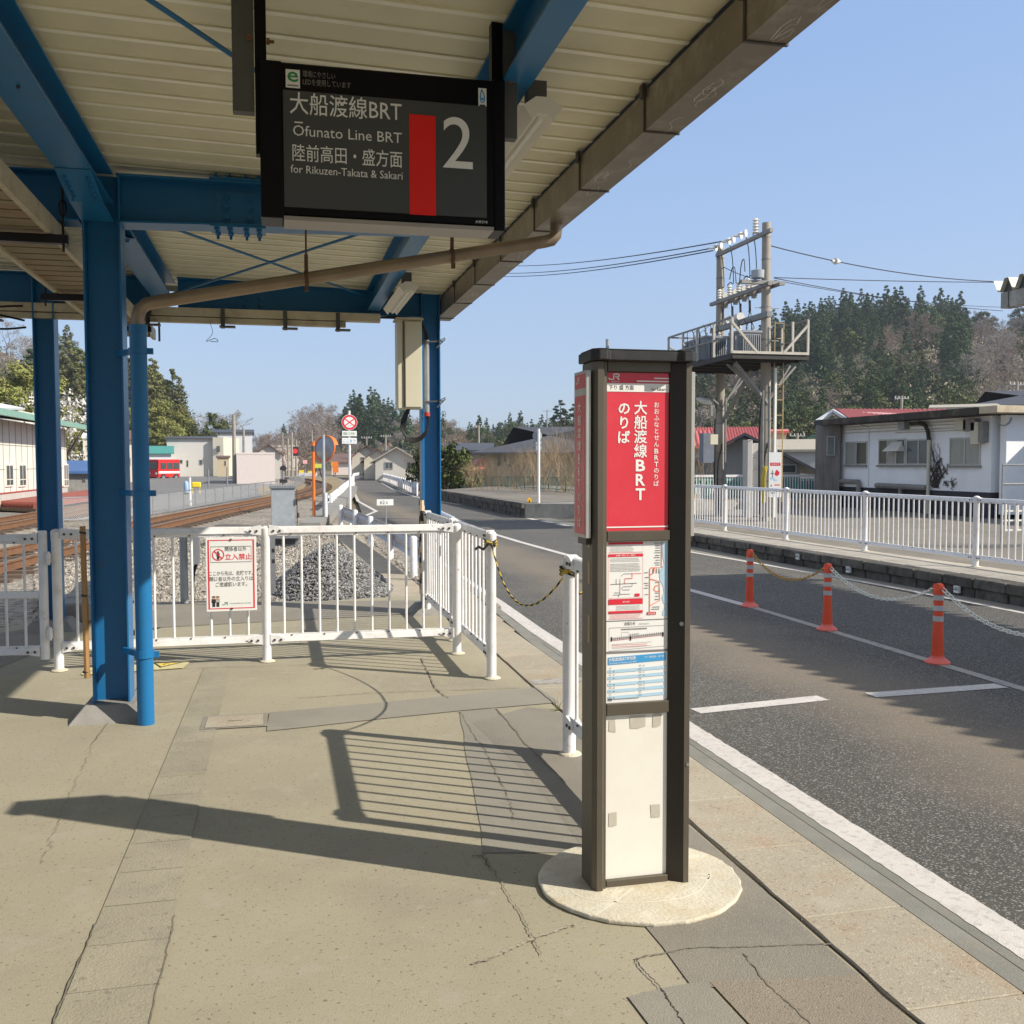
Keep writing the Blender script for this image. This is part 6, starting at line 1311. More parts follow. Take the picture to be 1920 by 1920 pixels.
wire((dx1-.1,dy0+.3,zd-.15), PX(1628,800,BX-.4), .35, 'pale service wire sagging from deck to white building', .014)

# ================================================================== SIGNS AND POSTS ALONG THE TRACK
t = thing('speed_limit_sign', 'round red and white no-passing sign with two white plates on a white pole', 'road sign', XYD(655,26,-.3)); p = XYD(656,26,-.3); c = PD(655,792,26); rr_ = 14.5*26/1850
m_ = MB(); m_.cyl(p, (p.x,p.y,PD(655,770,26).z), .034, n=12); m_.build('pole', M['white'], t, smooth=True); m_ = MB(); m_.cyl((p.x,p.y,-.3),(p.x,p.y,PD(655,985,26).z),.052,n=12); m_.build('sleeve', M['galvp'], t, smooth=True)
O4 = Vector((p.x,p.y-.05,0)); m_ = MB(); m_.cyl((c.x,p.y-.04,c.z),(c.x,p.y-.055,c.z),rr_,n=28); m_.m(1); disc(m_, (0,p.y-.057,0), XD, ZD, c.x, c.z, rr_*.96, mat=1, n=28); disc(m_, (0,p.y-.059,0), XD, ZD, c.x, c.z, rr_*.70, mat=0, n=28)
k = rr_*.55; strokepath(m_, (0,p.y-.061,0), XD, ZD, [(c.x-k,c.z+k*.75),(c.x+k,c.z-k*.75)], .028, mat=1); strokepath(m_, (0,p.y-.0615,0), XD, ZD, [(c.x-k,c.z-k*.75),(c.x+k,c.z+k*.75)], .028, mat=1); text(m_, 'バス', (c.x,p.y-.061,c.z-rr_*.58), XD, ZD, .05, align='C', mat=2); m_.build('sign_disc', [M['paper'],M['inkred'],M['inkblue']], t)
for (y0, y1, s_, mi) in ((808,818,'路線バスを除く',0),(821,832,'ここまで',1)):
    a = PD(641,y0,26); b = PD(669,y1,26); m_ = MB(); m_.box(a.x,b.x,p.y-.055,p.y-.04,b.z,a.z); m_.m(1); text(m_, s_, ((a.x+b.x)/2,p.y-.057,b.z+.03), XD, ZD, (a.z-b.z)*.55, fit=(b.x-a.x)*.84, align='C', mat=1); m_.build('plate', [M['paper'], (M['inkgreen'],M['inkblue'])[mi]], t, bevel=0)
t = thing('distance_sign', 'small white plate reading 62.0 on a thin pole', 'sign', XYD(723,20.5,-.3)); p = XYD(723,20.5,-.3); a = PD(706,936,20.5); b = PD(738,947.5,20.5)
m_ = MB(); m_.cyl(p, (p.x,p.y,b.z), .016, n=8); m_.build('pole', M['galv'], t); m_ = MB(); m_.m(0).box(a.x,b.x,p.y-.012,p.y,b.z,a.z); text(m_, '62', ((a.x+b.x)/2-.01,p.y-.014,b.z+.027), XD, ZD, .072, align='R', mat=1); text(m_, '.0', ((a.x+b.x)/2,p.y-.014,b.z+.027), XD, ZD, .055, mat=1); m_.build('plate', [M['paper'],M['ink']], t)
t = thing('traffic_mirror', 'convex traffic mirror with orange rim on a grey pole, seen from behind', 'mirror', XYD(607,26.5,-.3)); p = XYD(607,26.5,-.3)
m_ = MB(); m_.cyl((p.x,p.y,-.3),(p.x,p.y,PD(607,815,26.5).z),.045,n=12); m_.build('pole', M['galvp'], t, smooth=True); m_ = MB(); q = XYD(610,26.4); m_.cyl((q.x,q.y,-.3),(q.x,q.y,PD(610,924,26.4).z),.05,n=12); m_.build('support_post', M['white'], t, smooth=True)
c = PD(609,841,26.8); nrm = Vector((.70,.70,-.12)).normalized(); sxv = nrm.cross(Vector((0,0,1))).normalized(); upv = sxv.cross(nrm); R_ = .35; m_ = MB(); V = []
N1 = 24
for i in range(6):
    f_ = i/5
    for j in range(N1): a_ = 2*math.pi*j/N1; V.append(c + (sxv*math.cos(a_)+upv*math.sin(a_))*R_*f_*.97 + nrm*(-.07*(1-f_*f_)))
m_.add(V, [(i*N1+j, i*N1+(j+1)%N1, (i+1)*N1+(j+1)%N1, (i+1)*N1+j) for i in range(5) for j in range(N1)]); m_.build('mirror_back', mat('mirror_back', (.30,.33,.36), .3, .5), t, smooth='all')
m_ = MB(); m_.tube([c+(sxv*math.cos(a_)+upv*math.sin(a_))*R_ for a_ in np.linspace(0,6.283,33)[:-1]], .022, 8, True); [m_.face(*[c+(sxv*math.cos(q_)+upv*math.sin(q_))*R_*1.03+nrm*w_ for q_,w_ in ((a_,0),(a_+.16,0),(a_+.16,.14),(a_,.14))]) for a_ in np.arange(.3,2.75,.155)]; m_.build('rim', M['orangepole'], t, smooth=True)
t = thing('marker_pole', 'orange marker pole standing beside the traffic mirror', 'pole', XYD(588,26.5,-.3)); p = XYD(588,26.5,-.3); m_ = MB(); m_.cyl(p, (p.x,p.y,PD(588,828,26.5).z), .042, n=12); m_.build('pole', M['orangepole'], t, smooth=True)
m_ = MB(); m_.cyl((p.x,p.y,PD(588,846,26.5).z),(p.x,p.y,PD(588,836,26.5).z),.055,n=12); m_.build('collar', M['gray'], t); m_ = MB()
for py in (949,968): z = PD(588,py,26.5).z; m_.bar((p.x,p.y,z),(p.x+.30,p.y+.02,z+.01),.02)
m_.build('tie_bar', M['black'], t)
t = thing('relay_cabinet', 'galvanised relay cabinet on a low steel frame beside the track', 'cabinet', XYD(532,20,-.3)); a = PD(508,916,20); b = PD(554,1003,20)
m_ = MB(); m_.box(a.x,b.x,a.y,a.y+.45,b.z,a.z); m_.build('body', M['galvp'], t, bevel=.006); m_ = MB(); m_.box(a.x-.03,b.x+.03,a.y-.03,a.y+.48,a.z,a.z+.06); m_.build('lid', M['galv'], t, bevel=.004)
m_ = MB(); z0 = PD(530,1028,19.6).z
m_.box(a.x-.05,b.x+.12,a.y-.06,a.y+.55,b.z-.07,b.z-.002); m_.box(a.x,b.x+.06,a.y+.1,a.y+.5,z0,b.z-.07); m_.build('frame', M['galv'], t)
m_ = MB(); m_.box(a.x+.03,b.x,a.y+.09,a.y+.098,z0+.03,b.z-.10); m_.build('cover_plate', M['gray'], t); m_ = MB(); m_.bar((b.x+.04,a.y-.01,b.z+.05),(b.x+.04,a.y-.01,a.z-.02),.02); m_.obox((b.x+.02,a.y,a.z-.28), (.05,.04,.12)); m_.obox((b.x+.06,a.y,a.z-.55), (.05,.04,.10)); m_.build('lock_bar', M['gray'], t)
t = thing('junction_post', 'white pipe post with a small white box behind the warning sign', 'junction box', G(346,1130)); p = G(346,1131); m_ = MB(); m_.cyl((p.x,p.y,-.12),(p.x,p.y,PY(346,990,p.y).z),.045,n=12); m_.build('pipe', M['galvp'], t, smooth=True)
a = PY(359,1001,p.y-.03); b = PY(375,1057,p.y-.03); m_ = MB(); m_.box(a.x,b.x,p.y-.10,p.y+.04,b.z,a.z); m_.build('box', M['white'], t, bevel=.006); m_ = MB(); m_.tube([((a.x+b.x)/2,p.y,b.z),((a.x+b.x)/2-.03,p.y,b.z-.1),((a.x+b.x)/2-.05,p.y,b.z-.3),((a.x+b.x)/2-.04,p.y,-.1)], .02, 7); m_.build('cable', M['cable'], t, smooth=True)
t = thing('gauge_post', 'white lineside post with black foot behind the railing post', 'post', XYD(509,12.6,-.12)); p = XYD(509,12.6); m_ = MB(); m_.box(p.x-.035,p.x+.035,p.y-.02,p.y+.02,PD(509,1117,12.6).z,PD(509,1000,12.6).z); m_.build('post', M['galv'], t)
m_ = MB(); m_.box(p.x-.02,p.x+.04,p.y-.022,p.y+.022,-.12,PD(509,1117,12.6).z); m_.build('foot', M['ink'], t); m_ = MB()
for py in (1032,1052): z = PD(509,py,12.6).z; m_.obox((p.x+.01,p.y-.021,z), (.035,.004,.05)); 
m_.build('marking', M['ink'], t); m_ = MB(); m_.cyl((p.x+.05,p.y,-.09),(p.x+.15,p.y,-.08),.022,n=8); m_.build('stub_pipe', M['chainy'], t)
t = thing('dwarf_signal', 'black disc dwarf signal on a short post beyond the grey cabinet', 'railway signal', XYD(531,34,-.1)); p = XYD(531,34); c = PD(531,879,34); m_ = MB(); m_.cyl((p.x,p.y,-.1),(p.x,p.y,c.z),.045,n=8); m_.build('post', M['galv'], t)
m_ = MB(); m_.prism([(c.x+.115*math.cos(a_)*1.0,c.y-.05,c.z+.115*math.sin(a_)) for a_ in np.linspace(-.5,3.64,14)], (0,.05,0)); m_.obox((c.x,c.y,c.z-.42), (.26,.12,.12)); m_.obox((c.x-.02,c.y+.06,c.z-.2), (.06,.05,.3)); m_.build('signal_head', M['ink'], t)
# concrete path and trough beside the road
mb = MB(); a = Vector((1.72,11.9,0)); 
for k in range(26): y = 12.1+k*.6; x = 1.62 - .0*y; x -= .006*(y-12); mb.box(x-.26,x+.26,y+.006,y+.594,-.25,-.075+rnd.uniform(-.004,.004))
struct(mb, 'cable_trough_path', M['kerb'], 'pale concrete trough lids forming a path beside the road', bevel=.006)
mb = MB(); P = [XYD(560,24,0), XYD(580,23.6), XYD(612,30), XYD(655,50), XYD(662,62)]
for a, b in zip(P[1:], P[2:]):
    for k in range(8): p = a+(b-a)*(k+.02)/8; q = a+(b-a)*(k+.98)/8; mb.bar((p.x,p.y,.05),(q.x,q.y,.05),.5,.25)
struct(mb, 'trough_wall', M['concgray'], 'grey concrete trough between track and guard rail')
# guard rails
M['guard'] = mat('weathered_guardrail', (.42,.43,.46), .5, .3, var=.1); M['guardw'] = mat('white_guardrail', (.74,.74,.76), .4, .0, var=.05)
def guardrail(pts, label, step, face, m='guard', n_min=2, zb=RZ, h=.80, r=.057, loc=None, postm='white'):
    P = [Vector((*p,0)) for p in pts]; t = thing('guardrail', label, 'guardrail', (P[0].x,P[0].y,zb)); L = [0]
    for a, b in zip(P, P[1:]): L.append(L[-1]+(b-a).length)
    def at_(s_):
        for i in range(len(P)-1):
            if s_ <= L[i+1] or i == len(P)-2: return P[i]+(P[i+1]-P[i])*((s_-L[i])/(L[i+1]-L[i])), (P[i+1]-P[i]).normalized()
    s_ = 0; ps = []
    while s_ <= L[-1]+.01: p, d = at_(min(s_,L[-1])); ps.append(p); s_ += step
    for i, p in enumerate(ps[:98]): m_ = MB(); m_.lathe([(r,zb),(r,zb+h-.02),(r*.7,zb+h),(r*.1,zb+h+.01)], (p.x,p.y,0), 10); m_.build('post', M[postm], t, smooth=True)
    prof = [(.0,.17),(.05,.14),(.055,.08),(.01,.03),(.01,-.03),(.055,-.08),(.05,-.14),(0,-.17),(-.012,-.17),(.03,-.12),(.03,-.09),(-.012,-.04),(-.012,.04),(.03,.09),(.03,.12),(-.012,.17)]
    R = []
    N = max(2, int(L[-1]/2))
    for i in range(N+1):
        p, d = at_(L[-1]*i/N); q = Vector((d.y,-d.x,0))*face; R.append([p+q*(r+.03+a)+Vector((0,0,zb+h-.22+b)) for a, b in prof])
    k = len(prof); m_ = MB(); m_.add([v for r_ in R for v in r_], [(i*k+j,i*k+(j+1)%k,(i+1)*k+(j+1)%k,(i+1)*k+j) for i in range(N) for j in range(k)]); m_.build('beam', M[m], t); return t
guardrail([(1.98,14.74),(1.95,18),(1.78,23.4),(1.55,27.5)], 'grey guardrail with white posts beside the far blue pillar', 2.9, 1)
p = XYD(790-8,14.6); 
guardrail([(1.9,36.5),(2.6,44),(3.5,54),(5.0,70),(7.0,94),(8.4,112),(13,144)], 'white guardrail along the left side of the road ahead', 2.0, -1, 'guardw')
gr = [G(782,930,RZ), G(760,918,RZ), G(735,907,RZ), G(712,899,RZ), G(690,894,RZ), G(664,890.5,RZ)]
guardrail([(p.x,p.y) for p in gr], 'white guardrail along the right side of the road bend', 2.4, 1, 'guardw')
t = thing('guardrail', 'galvanised pipe rail just behind the far end of the kerb railing', 'guardrail', (2.1,13,RZ)); m_ = MB()
P = [PD(824,976,14), PD(850,990,12.6)]
m_.tube([P[0], P[1]], .045, 8); m_.tube([P[0]+Vector((0,0,.12)), P[1]+Vector((0,0,.12))], .03, 8); m_.build('beam', M['guardw'], t); m_ = MB(); m_.cyl((P[0].x,P[0].y,RZ),(P[0].x,P[0].y,P[0].z+.05),.05,n=10); m_.build('post', M['white'], t)
# sign seen from behind on the island platform
t = thing('road_sign', 'round sign with two plates seen from behind on a white pole on the island platform', 'road sign', G(1010,943,.2)); p = G(1010,943,.2); D_ = p.dot(f0); m_ = MB(); m_.cyl(p, (p.x,p.y,PD(1009,804,D_).z), .05, n=10); m_.build('pole', M['white'], t, smooth=True)
c = PD(1008.5,817,D_); m_ = MB(); m_.cyl((c.x,c.y+.06,c.z),(c.x,c.y+.075,c.z),.17,n=20); m_.build('sign_disc', M['galvp'], t)
for a_, b_ in ((827,833),(836,843)): a = PD(999.5,a_,D_); b = PD(1017,b_,D_); m_ = MB(); m_.box(a.x,b.x,a.y+.06,a.y+.075,b.z,a.z); m_.build('plate', M['galvp'], t)
for px, py, lb in ((993,941,'small round yellow reflector at the corner of the island platform'),(824,914,'small round yellow reflector at the far end of the stone wall')):
    p = G(px, py+2, .2); t = thing('reflector', lb, 'reflector', p); m_ = MB(); c = p+Vector((0,0,.10)); m_.cyl(c, c+Vector((0,.05,0)), .085, n=14); m_.build('lens', mat('yellow_reflector', (.70,.38,.03), .4), t); m_ = MB(); m_.cyl(p, c, .02, n=6); m_.build('stem', M['gray'], t)

# ================================================================== LEFT BACKGROUND
WXL = -9.7; t = thing('warehouse', 'cream panelled warehouse with green eave and two tall windows at the left edge', 'building', (WXL-4,40,-.1))
y1 = PX(125,870,WXL).y; ze = PX(60,795,WXL).z
m_ = MB(); m_.box(WXL-14,WXL,14,y1,-.3,ze); wl_ = m_.build('wall', M['panelwall'], t)
m_ = MB()
k = 15.0
while k < y1: m_.box(WXL+.002,WXL+.012,k-.02,k+.02,.55,ze); k += .9
for z in (1.4,2.3,): m_.box(WXL+.001,WXL+.010,14,y1,z-.012,z+.012)
m_.build('panel_seams', mat('panel_seam', (.30,.28,.24), .8), wl_)
m_ = MB(); m_.box(WXL+.0,WXL+.02,14,y1,-.3,.50); m_.build('concrete_base', mat('pale_concrete_base', (.47,.45,.41), .9, var=.1), wl_); m_ = MB(); m_.box(WXL+.0,WXL+.03,14,y1,.50,.56); m_.build('red_band', M['redrib'], wl_)
m_ = MB(); m_.prism([(WXL+.9,14,ze),(WXL+.9,14,ze+.16),(WXL-7,14,ze+1.3),(WXL-7,14,ze+1.1)], (0,y1+.9-14,0)); m_.build('roof', M['darkroof'], t); m_ = MB(); m_.box(WXL+.86,WXL+.98,14,y1+.95,ze-.02,ze+.2); m_.build('gutter', mat('pale_green_gutter', (.22,.38,.30), .5), t)
for a, b in ((9,23),(34,47),(118,127)):
    ya, yb = PX(a,900,WXL).y, PX(b,900,WXL).y; z1 = PX(a,870,WXL).z; z0 = PX(a,913,WXL).z; m_ = MB(); m_.box(WXL,WXL+.05,ya,yb,z0,z1); w_ = m_.build('window', M['fluor'], t); m_ = MB()
    for j in (0,1):
        for zz0, zz1 in ((z0+.06,z0+(z1-z0)*.30),(z0+(z1-z0)*.34,z1-.06)): u = ya+(yb-ya)*(.08+.46*j); m_.box(WXL+.051,WXL+.056,u,u+(yb-ya)*.38,zz0,zz1)
    m_.build('pane', M['glass'], w_)
t = thing('roof_structure', 'second pale roof of the warehouse at the far left', 'building', (-16,46,3)); m_ = MB(); a = PD(-60,750,60); b = PD(28,770,60); m_.box(a.x,b.x,a.y,a.y+6,PD(0,790,60).z,PD(0,768,60).z); m_.build('wall', M['panelwall'], t); m_ = MB(); m_.prism([(a.x-.5,a.y-.4,PD(0,768,60).z),(b.x+.5,a.y-.4,PD(0,768,60).z),(b.x-2,a.y+3,PD(0,752,60).z),(a.x-.5,a.y+3,PD(0,752,60).z)], (0,0,.12)); m_.build('roof', M['sidingw'], t)
house('shed','small weathered concrete shed with blue tiled roof by the warehouse','shed',126,168,54,886,868,'concgray','bluetile',depth=5,axis='cross',over=.3,wins=((.72,.82,893,903,''),))
t = thing('steel_stack', 'flat stack of red rusted steel sections beside the siding track', 'steel stack', (-8.2,38,0)); q = [G(0,953,0), G(75,957,0), G(250,930,0), G(190,925,0)]
for k in range(11):
    m_ = MB(); a = q[0]+(q[1]-q[0])*k/11; b = q[3]+(q[2]-q[3])*k/11; m_.bar(a+Vector((0,0,.16)), b+Vector((0,0,.16)), .2, .22); m_.build('section', mat('red_rusted_steel', (.30,.085,.06), .7, var=.2) if k == 0 else bpy.data.materials['red_rusted_steel'], t)
m_ = MB(); m_.bar(q[0]+Vector((0,0,.0)), q[1]+Vector((0,0,.0)), .3, .12); m_.bar(q[3], q[2], .3, .12); m_.build('timber', M['sleeper'], t)
house('house','cream house with dark red roof half hidden between pillar and rain pipe','house',190,256,92,824,810,'cream_wall','brownroof',depth=9,over=.4,wins=((.5,.8,828,842,''),(.45,.85,858,872,'')))
house('silo_house','narrow white building with rounded top behind the blue roofed shed','building',157,176,88,822,815,'cream_wall','sidingw',depth=6,over=.1)
house('house','low house with teal metal roof right of the rain pipe','house',268,322,142,850,838,'sidingw','tealroof',depth=8,over=.4)
house('shop_building','grey panelled building with small square windows at the back of the yard','building',314,402,150,823,820,'siding','darkroof',depth=14,over=.4,wins=((.05,.12,863,871,''),(.26,.33,862,869,''),(.41,.45,863,875,''),(.68,.75,862,872,'')))
t = thing('stair_tower', 'cream stair tower at the right end of the grey panelled building', 'building', XYD(408,149,-.3)); a = XYD(400,149); b = XYD(420,149); z = PD(410,820,149).z
m_ = MB(); m_.add([a+Vector((0,0,-.3)),b+Vector((0,0,-.3)),b+Vector((2,8,-.3)),a+Vector((2,8,-.3)),a+Vector((0,0,z)),b+Vector((0,0,z)),b+Vector((2,8,z)),a+Vector((2,8,z))],[(0,1,5,4),(1,2,6,5),(3,0,4,7),(4,5,6,7)]); m_.build('wall', M['cream_wall'], t)
m_ = MB(); c = PD(409,842,148.8); m_.obox(c, (.5,.1,.9)); m_.build('window', M['glass'], t)
house('hall','big white metal sheds hall behind the grey panelled building','building',368,474,185,812,807,'sidingw','darkroof',depth=16,over=.4)
house('hut','small ochre hut in front of the white hall','hut',408,430,140,858,856,'beige_wall','brownroof',depth=4,over=.2,wins=((.62,.74,864,873,''),))
t = house('flat_building','pinkish white flat roofed building beside the mesh fence','building',444,516,84,852,851.5,'pinkwall','pinkwall',depth=14,over=.02)
t2 = house('house','pale house with dark roof behind the pinkish white building','house',482,526,110,850,834,'pale_wall','brownroof',depth=8,axis='side',over=.4)
# bus in the yard
c = XYD(296,128,-.3); t = thing('bus', 'small red bus with white band parked in the yard', 'bus', c); ux = Vector((.9,-.44,0)).normalized(); uy = Vector((.44,.9,0)).normalized()
fx_ = -uy; L_, Wd, Hh = 6.5, 2.1, 2.55
a0 = XYD(277,116,-.3); O5 = a0+Vector((0,0,.30)); vx = (XYD(292,126)-XYD(278,126)).normalized(); vy = Vector((-vx.y,vx.x,0)); vy = (vy+vx*.48).normalized(); vx = Vector((vy.y,-vy.x,0))
B = lambda x, y, z: O5+vx*x+vy*y+Vector((0,0,z)); 
def bbox(mb, x0, x1, y0, y1, z0, z1): mb.add([B(x0,y0,z0),B(x1,y0,z0),B(x1,y1,z0),B(x0,y1,z0),B(x0,y0+.12 if z1 > 1.8 else y0,z1),B(x1,y0+.12 if z1 > 1.8 else y0,z1),B(x1,y1,z1),B(x0,y1,z1)],[(3,2,1,0),(4,5,6,7),(0,1,5,4),(1,2,6,5),(2,3,7,6),(3,0,4,7)])
m_ = MB(); bbox(m_,0,1.65,0,3.5,0,2.1); m_.build('body', flat('bus_red', (.62,.03,.03), .3), t, bevel=.06, seg=2); m_ = MB(); bbox(m_,.12,1.53,-.02,.0,.95,1.79); m_.build('windscreen', M['glass'], t)
for k in range(3): m_ = MB(); bbox(m_,1.65,1.67,.4+k*1.02,1.3+k*1.02,.95,1.7); m_.build('side_window', M['glass'], t)
m_ = MB(); bbox(m_,1.65,1.665,.1,3.4,.45,.7); m_.build('white_band', M['paper'], t)
for x in (.3,1.35): m_ = MB(); m_.cyl(B(x,-.03,.45),B(x,0,.45),.15,n=12); m_.build('headlight', M['paper'], t)
for x in (.0,1.55):
    for y in (.8,2.8): m_ = MB(); m_.cyl(B(x-.02,y,-.02),B(x+.15,y,-.02),.42,n=16); w_ = m_.build('wheel', M['ink'], t); m_ = MB(); m_.cyl(B(x+.14,y,-.02),B(x+.17,y,-.02),.22,n=12); m_.build('rim', M['galv'], w_)
# mesh fence
t = thing('mesh_fence', 'low galvanised mesh fence between track and yard', 'fence', G(284,973,BZ)); P = [G(118,979,BZ), G(236,973,BZ), G(287,967,BZ), G(345,957,BZ), G(420,943,BZ), G(480,933,BZ), G(520,926,BZ), G(552,915,BZ), G(572,905,BZ)]
H2 = .72; m_ = MB(); ml = MB(); mesh = MB()
for a, b in zip(P, P[1:]):
    n = max(1, round((b-a).length/1.8)); mesh.face(a+Vector((0,0,.06)), b+Vector((0,0,.06)), b+Vector((0,0,H2)), a+Vector((0,0,H2)))
    ml.bar(a+Vector((0,0,H2)), b+Vector((0,0,H2)), .035); ml.bar(a+Vector((0,0,.06)), b+Vector((0,0,.06)), .03)
    for k in range(n): p = a+(b-a)*k/n; q = MB(); q.cyl(p+Vector((0,0,-.1)), p+Vector((0,0,H2)), .024, n=6); q.build('post', M['galv'], t)
ml.build('rail', M['galv'], t)
mm_ = bpy.data.materials.new('wire_mesh'); mm_.use_nodes = True; n_ = mm_.node_tree.nodes; l_ = mm_.node_tree.links; tc_ = n_.new('ShaderNodeTexCoord'); sp_ = n_.new('ShaderNodeSeparateXYZ'); l_.new(tc_.outputs['Object'], sp_.inputs[0])
def mth(op, a, b=None):
    q = n_.new('ShaderNodeMath'); q.operation = op
    for i, v in enumerate((a, b)):
        if v is None: continue
        if isinstance(v, (int, float)): q.inputs[i].default_value = v
        else: l_.new(v, q.inputs[i])
    return q.outputs[0]
hsum = mth('ADD', mth('MULTIPLY', sp_.outputs[0], .6), mth('MULTIPLY', sp_.outputs[1], 1.0)); g1 = mth('LESS_THAN', mth('FRACT', mth('MULTIPLY', mth('ADD', hsum, sp_.outputs[2]), 16)), .16); g2 = mth('LESS_THAN', mth('FRACT', mth('MULTIPLY', mth('SUBTRACT', hsum, sp_.outputs[2]), 16)), .16)
al = mth('MAXIMUM', g1, g2); bs_ = n_['Principled BSDF']; bs_.inputs['Base Color'].default_value = (.45,.47,.48,1); bs_.inputs['Roughness'].default_value = .5; l_.new(al, bs_.inputs['Alpha'])
mesh.build('wire_mesh', mm_, t)
# things in the yard
t = thing('yellow_barrier', 'yellow work barrier standing in the yard by the mesh fence', 'barrier', XYD(370,56,BZ)); c = XYD(368,56,BZ); m_ = MB(); m_.obox(c+Vector((0,0,.52)), (.48,.3,.30)); m_.build('panel', flat('barrier_yellow', (.80,.62,.03), .5), t, bevel=.04); m_ = MB(); m_.box(c.x-.22,c.x-.17,c.y-.1,c.y-.05,BZ,.4); m_.box(c.x+.17,c.x+.22,c.y-.1,c.y-.05,BZ,.5); m_.build('legs', bpy.data.materials['barrier_yellow'], t)
t = thing('gas_bottle', 'pale blue gas bottle on a trolley beside the yellow barrier', 'gas bottle', XYD(349,55,BZ)); c = XYD(349,55,BZ); m_ = MB(); m_.lathe([(.12,.10),(.13,.15),(.13,.62),(.08,.72),(.03,.76)], c, 12); m_.build('bottle', flat('pale_blue_steel', (.30,.45,.60), .4), t, smooth=True); m_ = MB(); m_.cyl(c+Vector((-.14,.0,.07)), c+Vector((.14,0,.07)), .07, n=10); m_.build('wheel', M['ink'], t)
# utility poles
def upole(px, D, pyt, label, r=.13, arm=0, base=-.4, m='cpole', name='utility_pole'):
    p = XYD(px, D, base); z = PD(px, pyt, D).z; t = thing(name, label, 'utility pole', p, 'distant utility poles'); m_ = MB(); m_.cyl(p, (p.x,p.y,z), r*1.25, r*.85, 8); m_.build('pole', M[m], t, smooth=True)
    if arm:
        m_ = MB()
        for k in range(arm): zz = z-.3-.8*k; m_.bar((p.x-.9,p.y,zz),(p.x+.9,p.y,zz),.1)
        m_.build('crossarm', M['galv'], t); m_ = MB()
        for k in range(arm):
            for x in (-.8,-.35,.4,.8): m_.lathe([(.05,0),(.08,.05),(.05,.1),(.07,.14),(.02,.2)], (p.x+x,p.y,z-.25-.8*k), 6)
        m_.build('insulators', M['porc'], t)
upole(134,62,745,'slim pole standing behind the blue roofed shed',.09,1); upole(440,86,778,'tall concrete pole left of the pinkish white building',.16); upole(458,120,802,'second pole just right of the tall concrete pole',.16); upole(356,40,895,'short white pole standing at the mesh fence',.05,m='white'); upole(391,62,880,'slim grey post standing behind the mesh fence',.05,m='galv'); upole(426,70,875,'slim post before the pinkish white building',.05,m='galv')
for px, D, py, lb in ((541,150,822,'pale signal mast left of the thin track masts'),(548,128,810,'thin pole left of the traffic mirror, tallest of its row'),(556,140,824,'thin pole just left of the orange marker pole'),(531,190,812,'far thin pole over the curving track'),(586,200,806,'far thin pole behind the orange marker pole'),(688,165,818,'pole with crossarm above the brown gabled roofs'),(724,170,815,'pole with crossarm behind the grey gabled house')): upole(px, D, py, lb, .14, 1 if px > 600 else 0)
upole(1138,30,636,'thin grey pole top rising just behind the pylon cap',.06,m='galv'); upole(898,140,797,'pole with wide crossarm behind the brown hipped roof',.14,1); upole(1688,110,742,'pole with insulators rising behind the pink ribbed roof',.16,1); upole(1903,100,715,'pole with white insulators at the right edge',.16,2); upole(1494,105,812,'short pole with crossarm beyond the tan roof',.16,2); upole(1026,190,768,'far pole in front of the two tall cedars',.14,1)
t = thing('level_crossing_signal', 'small red railway signal light on a mast far up the track', 'railway signal', XYD(553,135,0)); c = PD(553.5,846,135); m_ = MB(); m_.cyl(c, c+Vector((0,-.15,0)), .35, n=12); m_.build('lens', flat('signal_red', (.80,.05,.06), .3), t); m_ = MB(); m_.obox(c+Vector((0,.2,0)), (.9,.2,1.3)); m_.build('backboard', M['ink'], t)
for i, (px, py, D, cl, lb) in enumerate(((565,885,150,(.75,.55,.05),'small yellow sign at the far level crossing'),(582,887,150,(.75,.55,.05),'yellow panel beside the orange marker pole far away'),(572,866,160,(.80,.40,.40),'pale pink round sign beyond the level crossing'),(626,870,130,(.72,.38,.03),'orange arrow sign right of the traffic mirror'),(629,876,120,(.72,.20,.03),'orange banner below the arrow sign'))):
    c = PD(px, py, D); t = thing('far_sign', lb, 'sign', XYD(px,D,-.3)); m_ = MB(); m_.obox(c, (.7,.06,.6 if i != 4 else 1.3)); m_.build('panel', flat('far_sign_%s' % ('yellow','amber','pink','ochre','orange')[i], cl), t); m_ = MB(); m_.cyl(XYD(px,D+.2,-.3), (c.x,c.y+.1,c.z), .06, n=6); m_.build('post', M['galv'], t)
t = thing('crossing_barrier', 'white crossing barrier beam at the far end of the track', 'barrier', XYD(573,150,0)); a = PD(560,890,150); b = PD(594,889,150); m_ = MB(); m_.bar(a,b,.3,.5); m_.build('beam', M['guardw'], t); m_ = MB(); m_.bar(PD(562,893,150), XYD(562,150,-.3), .3); m_.bar(PD(592,893,150), XYD(592,150,-.3), .3); m_.build('posts', M['guardw'], t)
t = thing('work_sign', 'black and yellow folding work sign beside the far track', 'sign', XYD(595,118,0)); m_ = MB(); c = XYD(596,118,-.2); m_.bar(c+Vector((-.5,0,0)), c+Vector((-.1,0,1.5)), .14); m_.bar(c+Vector((.5,0,0)), c+Vector((.1,0,1.5)), .14); m_.build('legs', M['ink'], t); m_ = MB(); m_.obox(c+Vector((0,-.05,1.5)), (.9,.1,.5)); m_.build('panel', flat('sign_lime', (.55,.60,.08)), t)

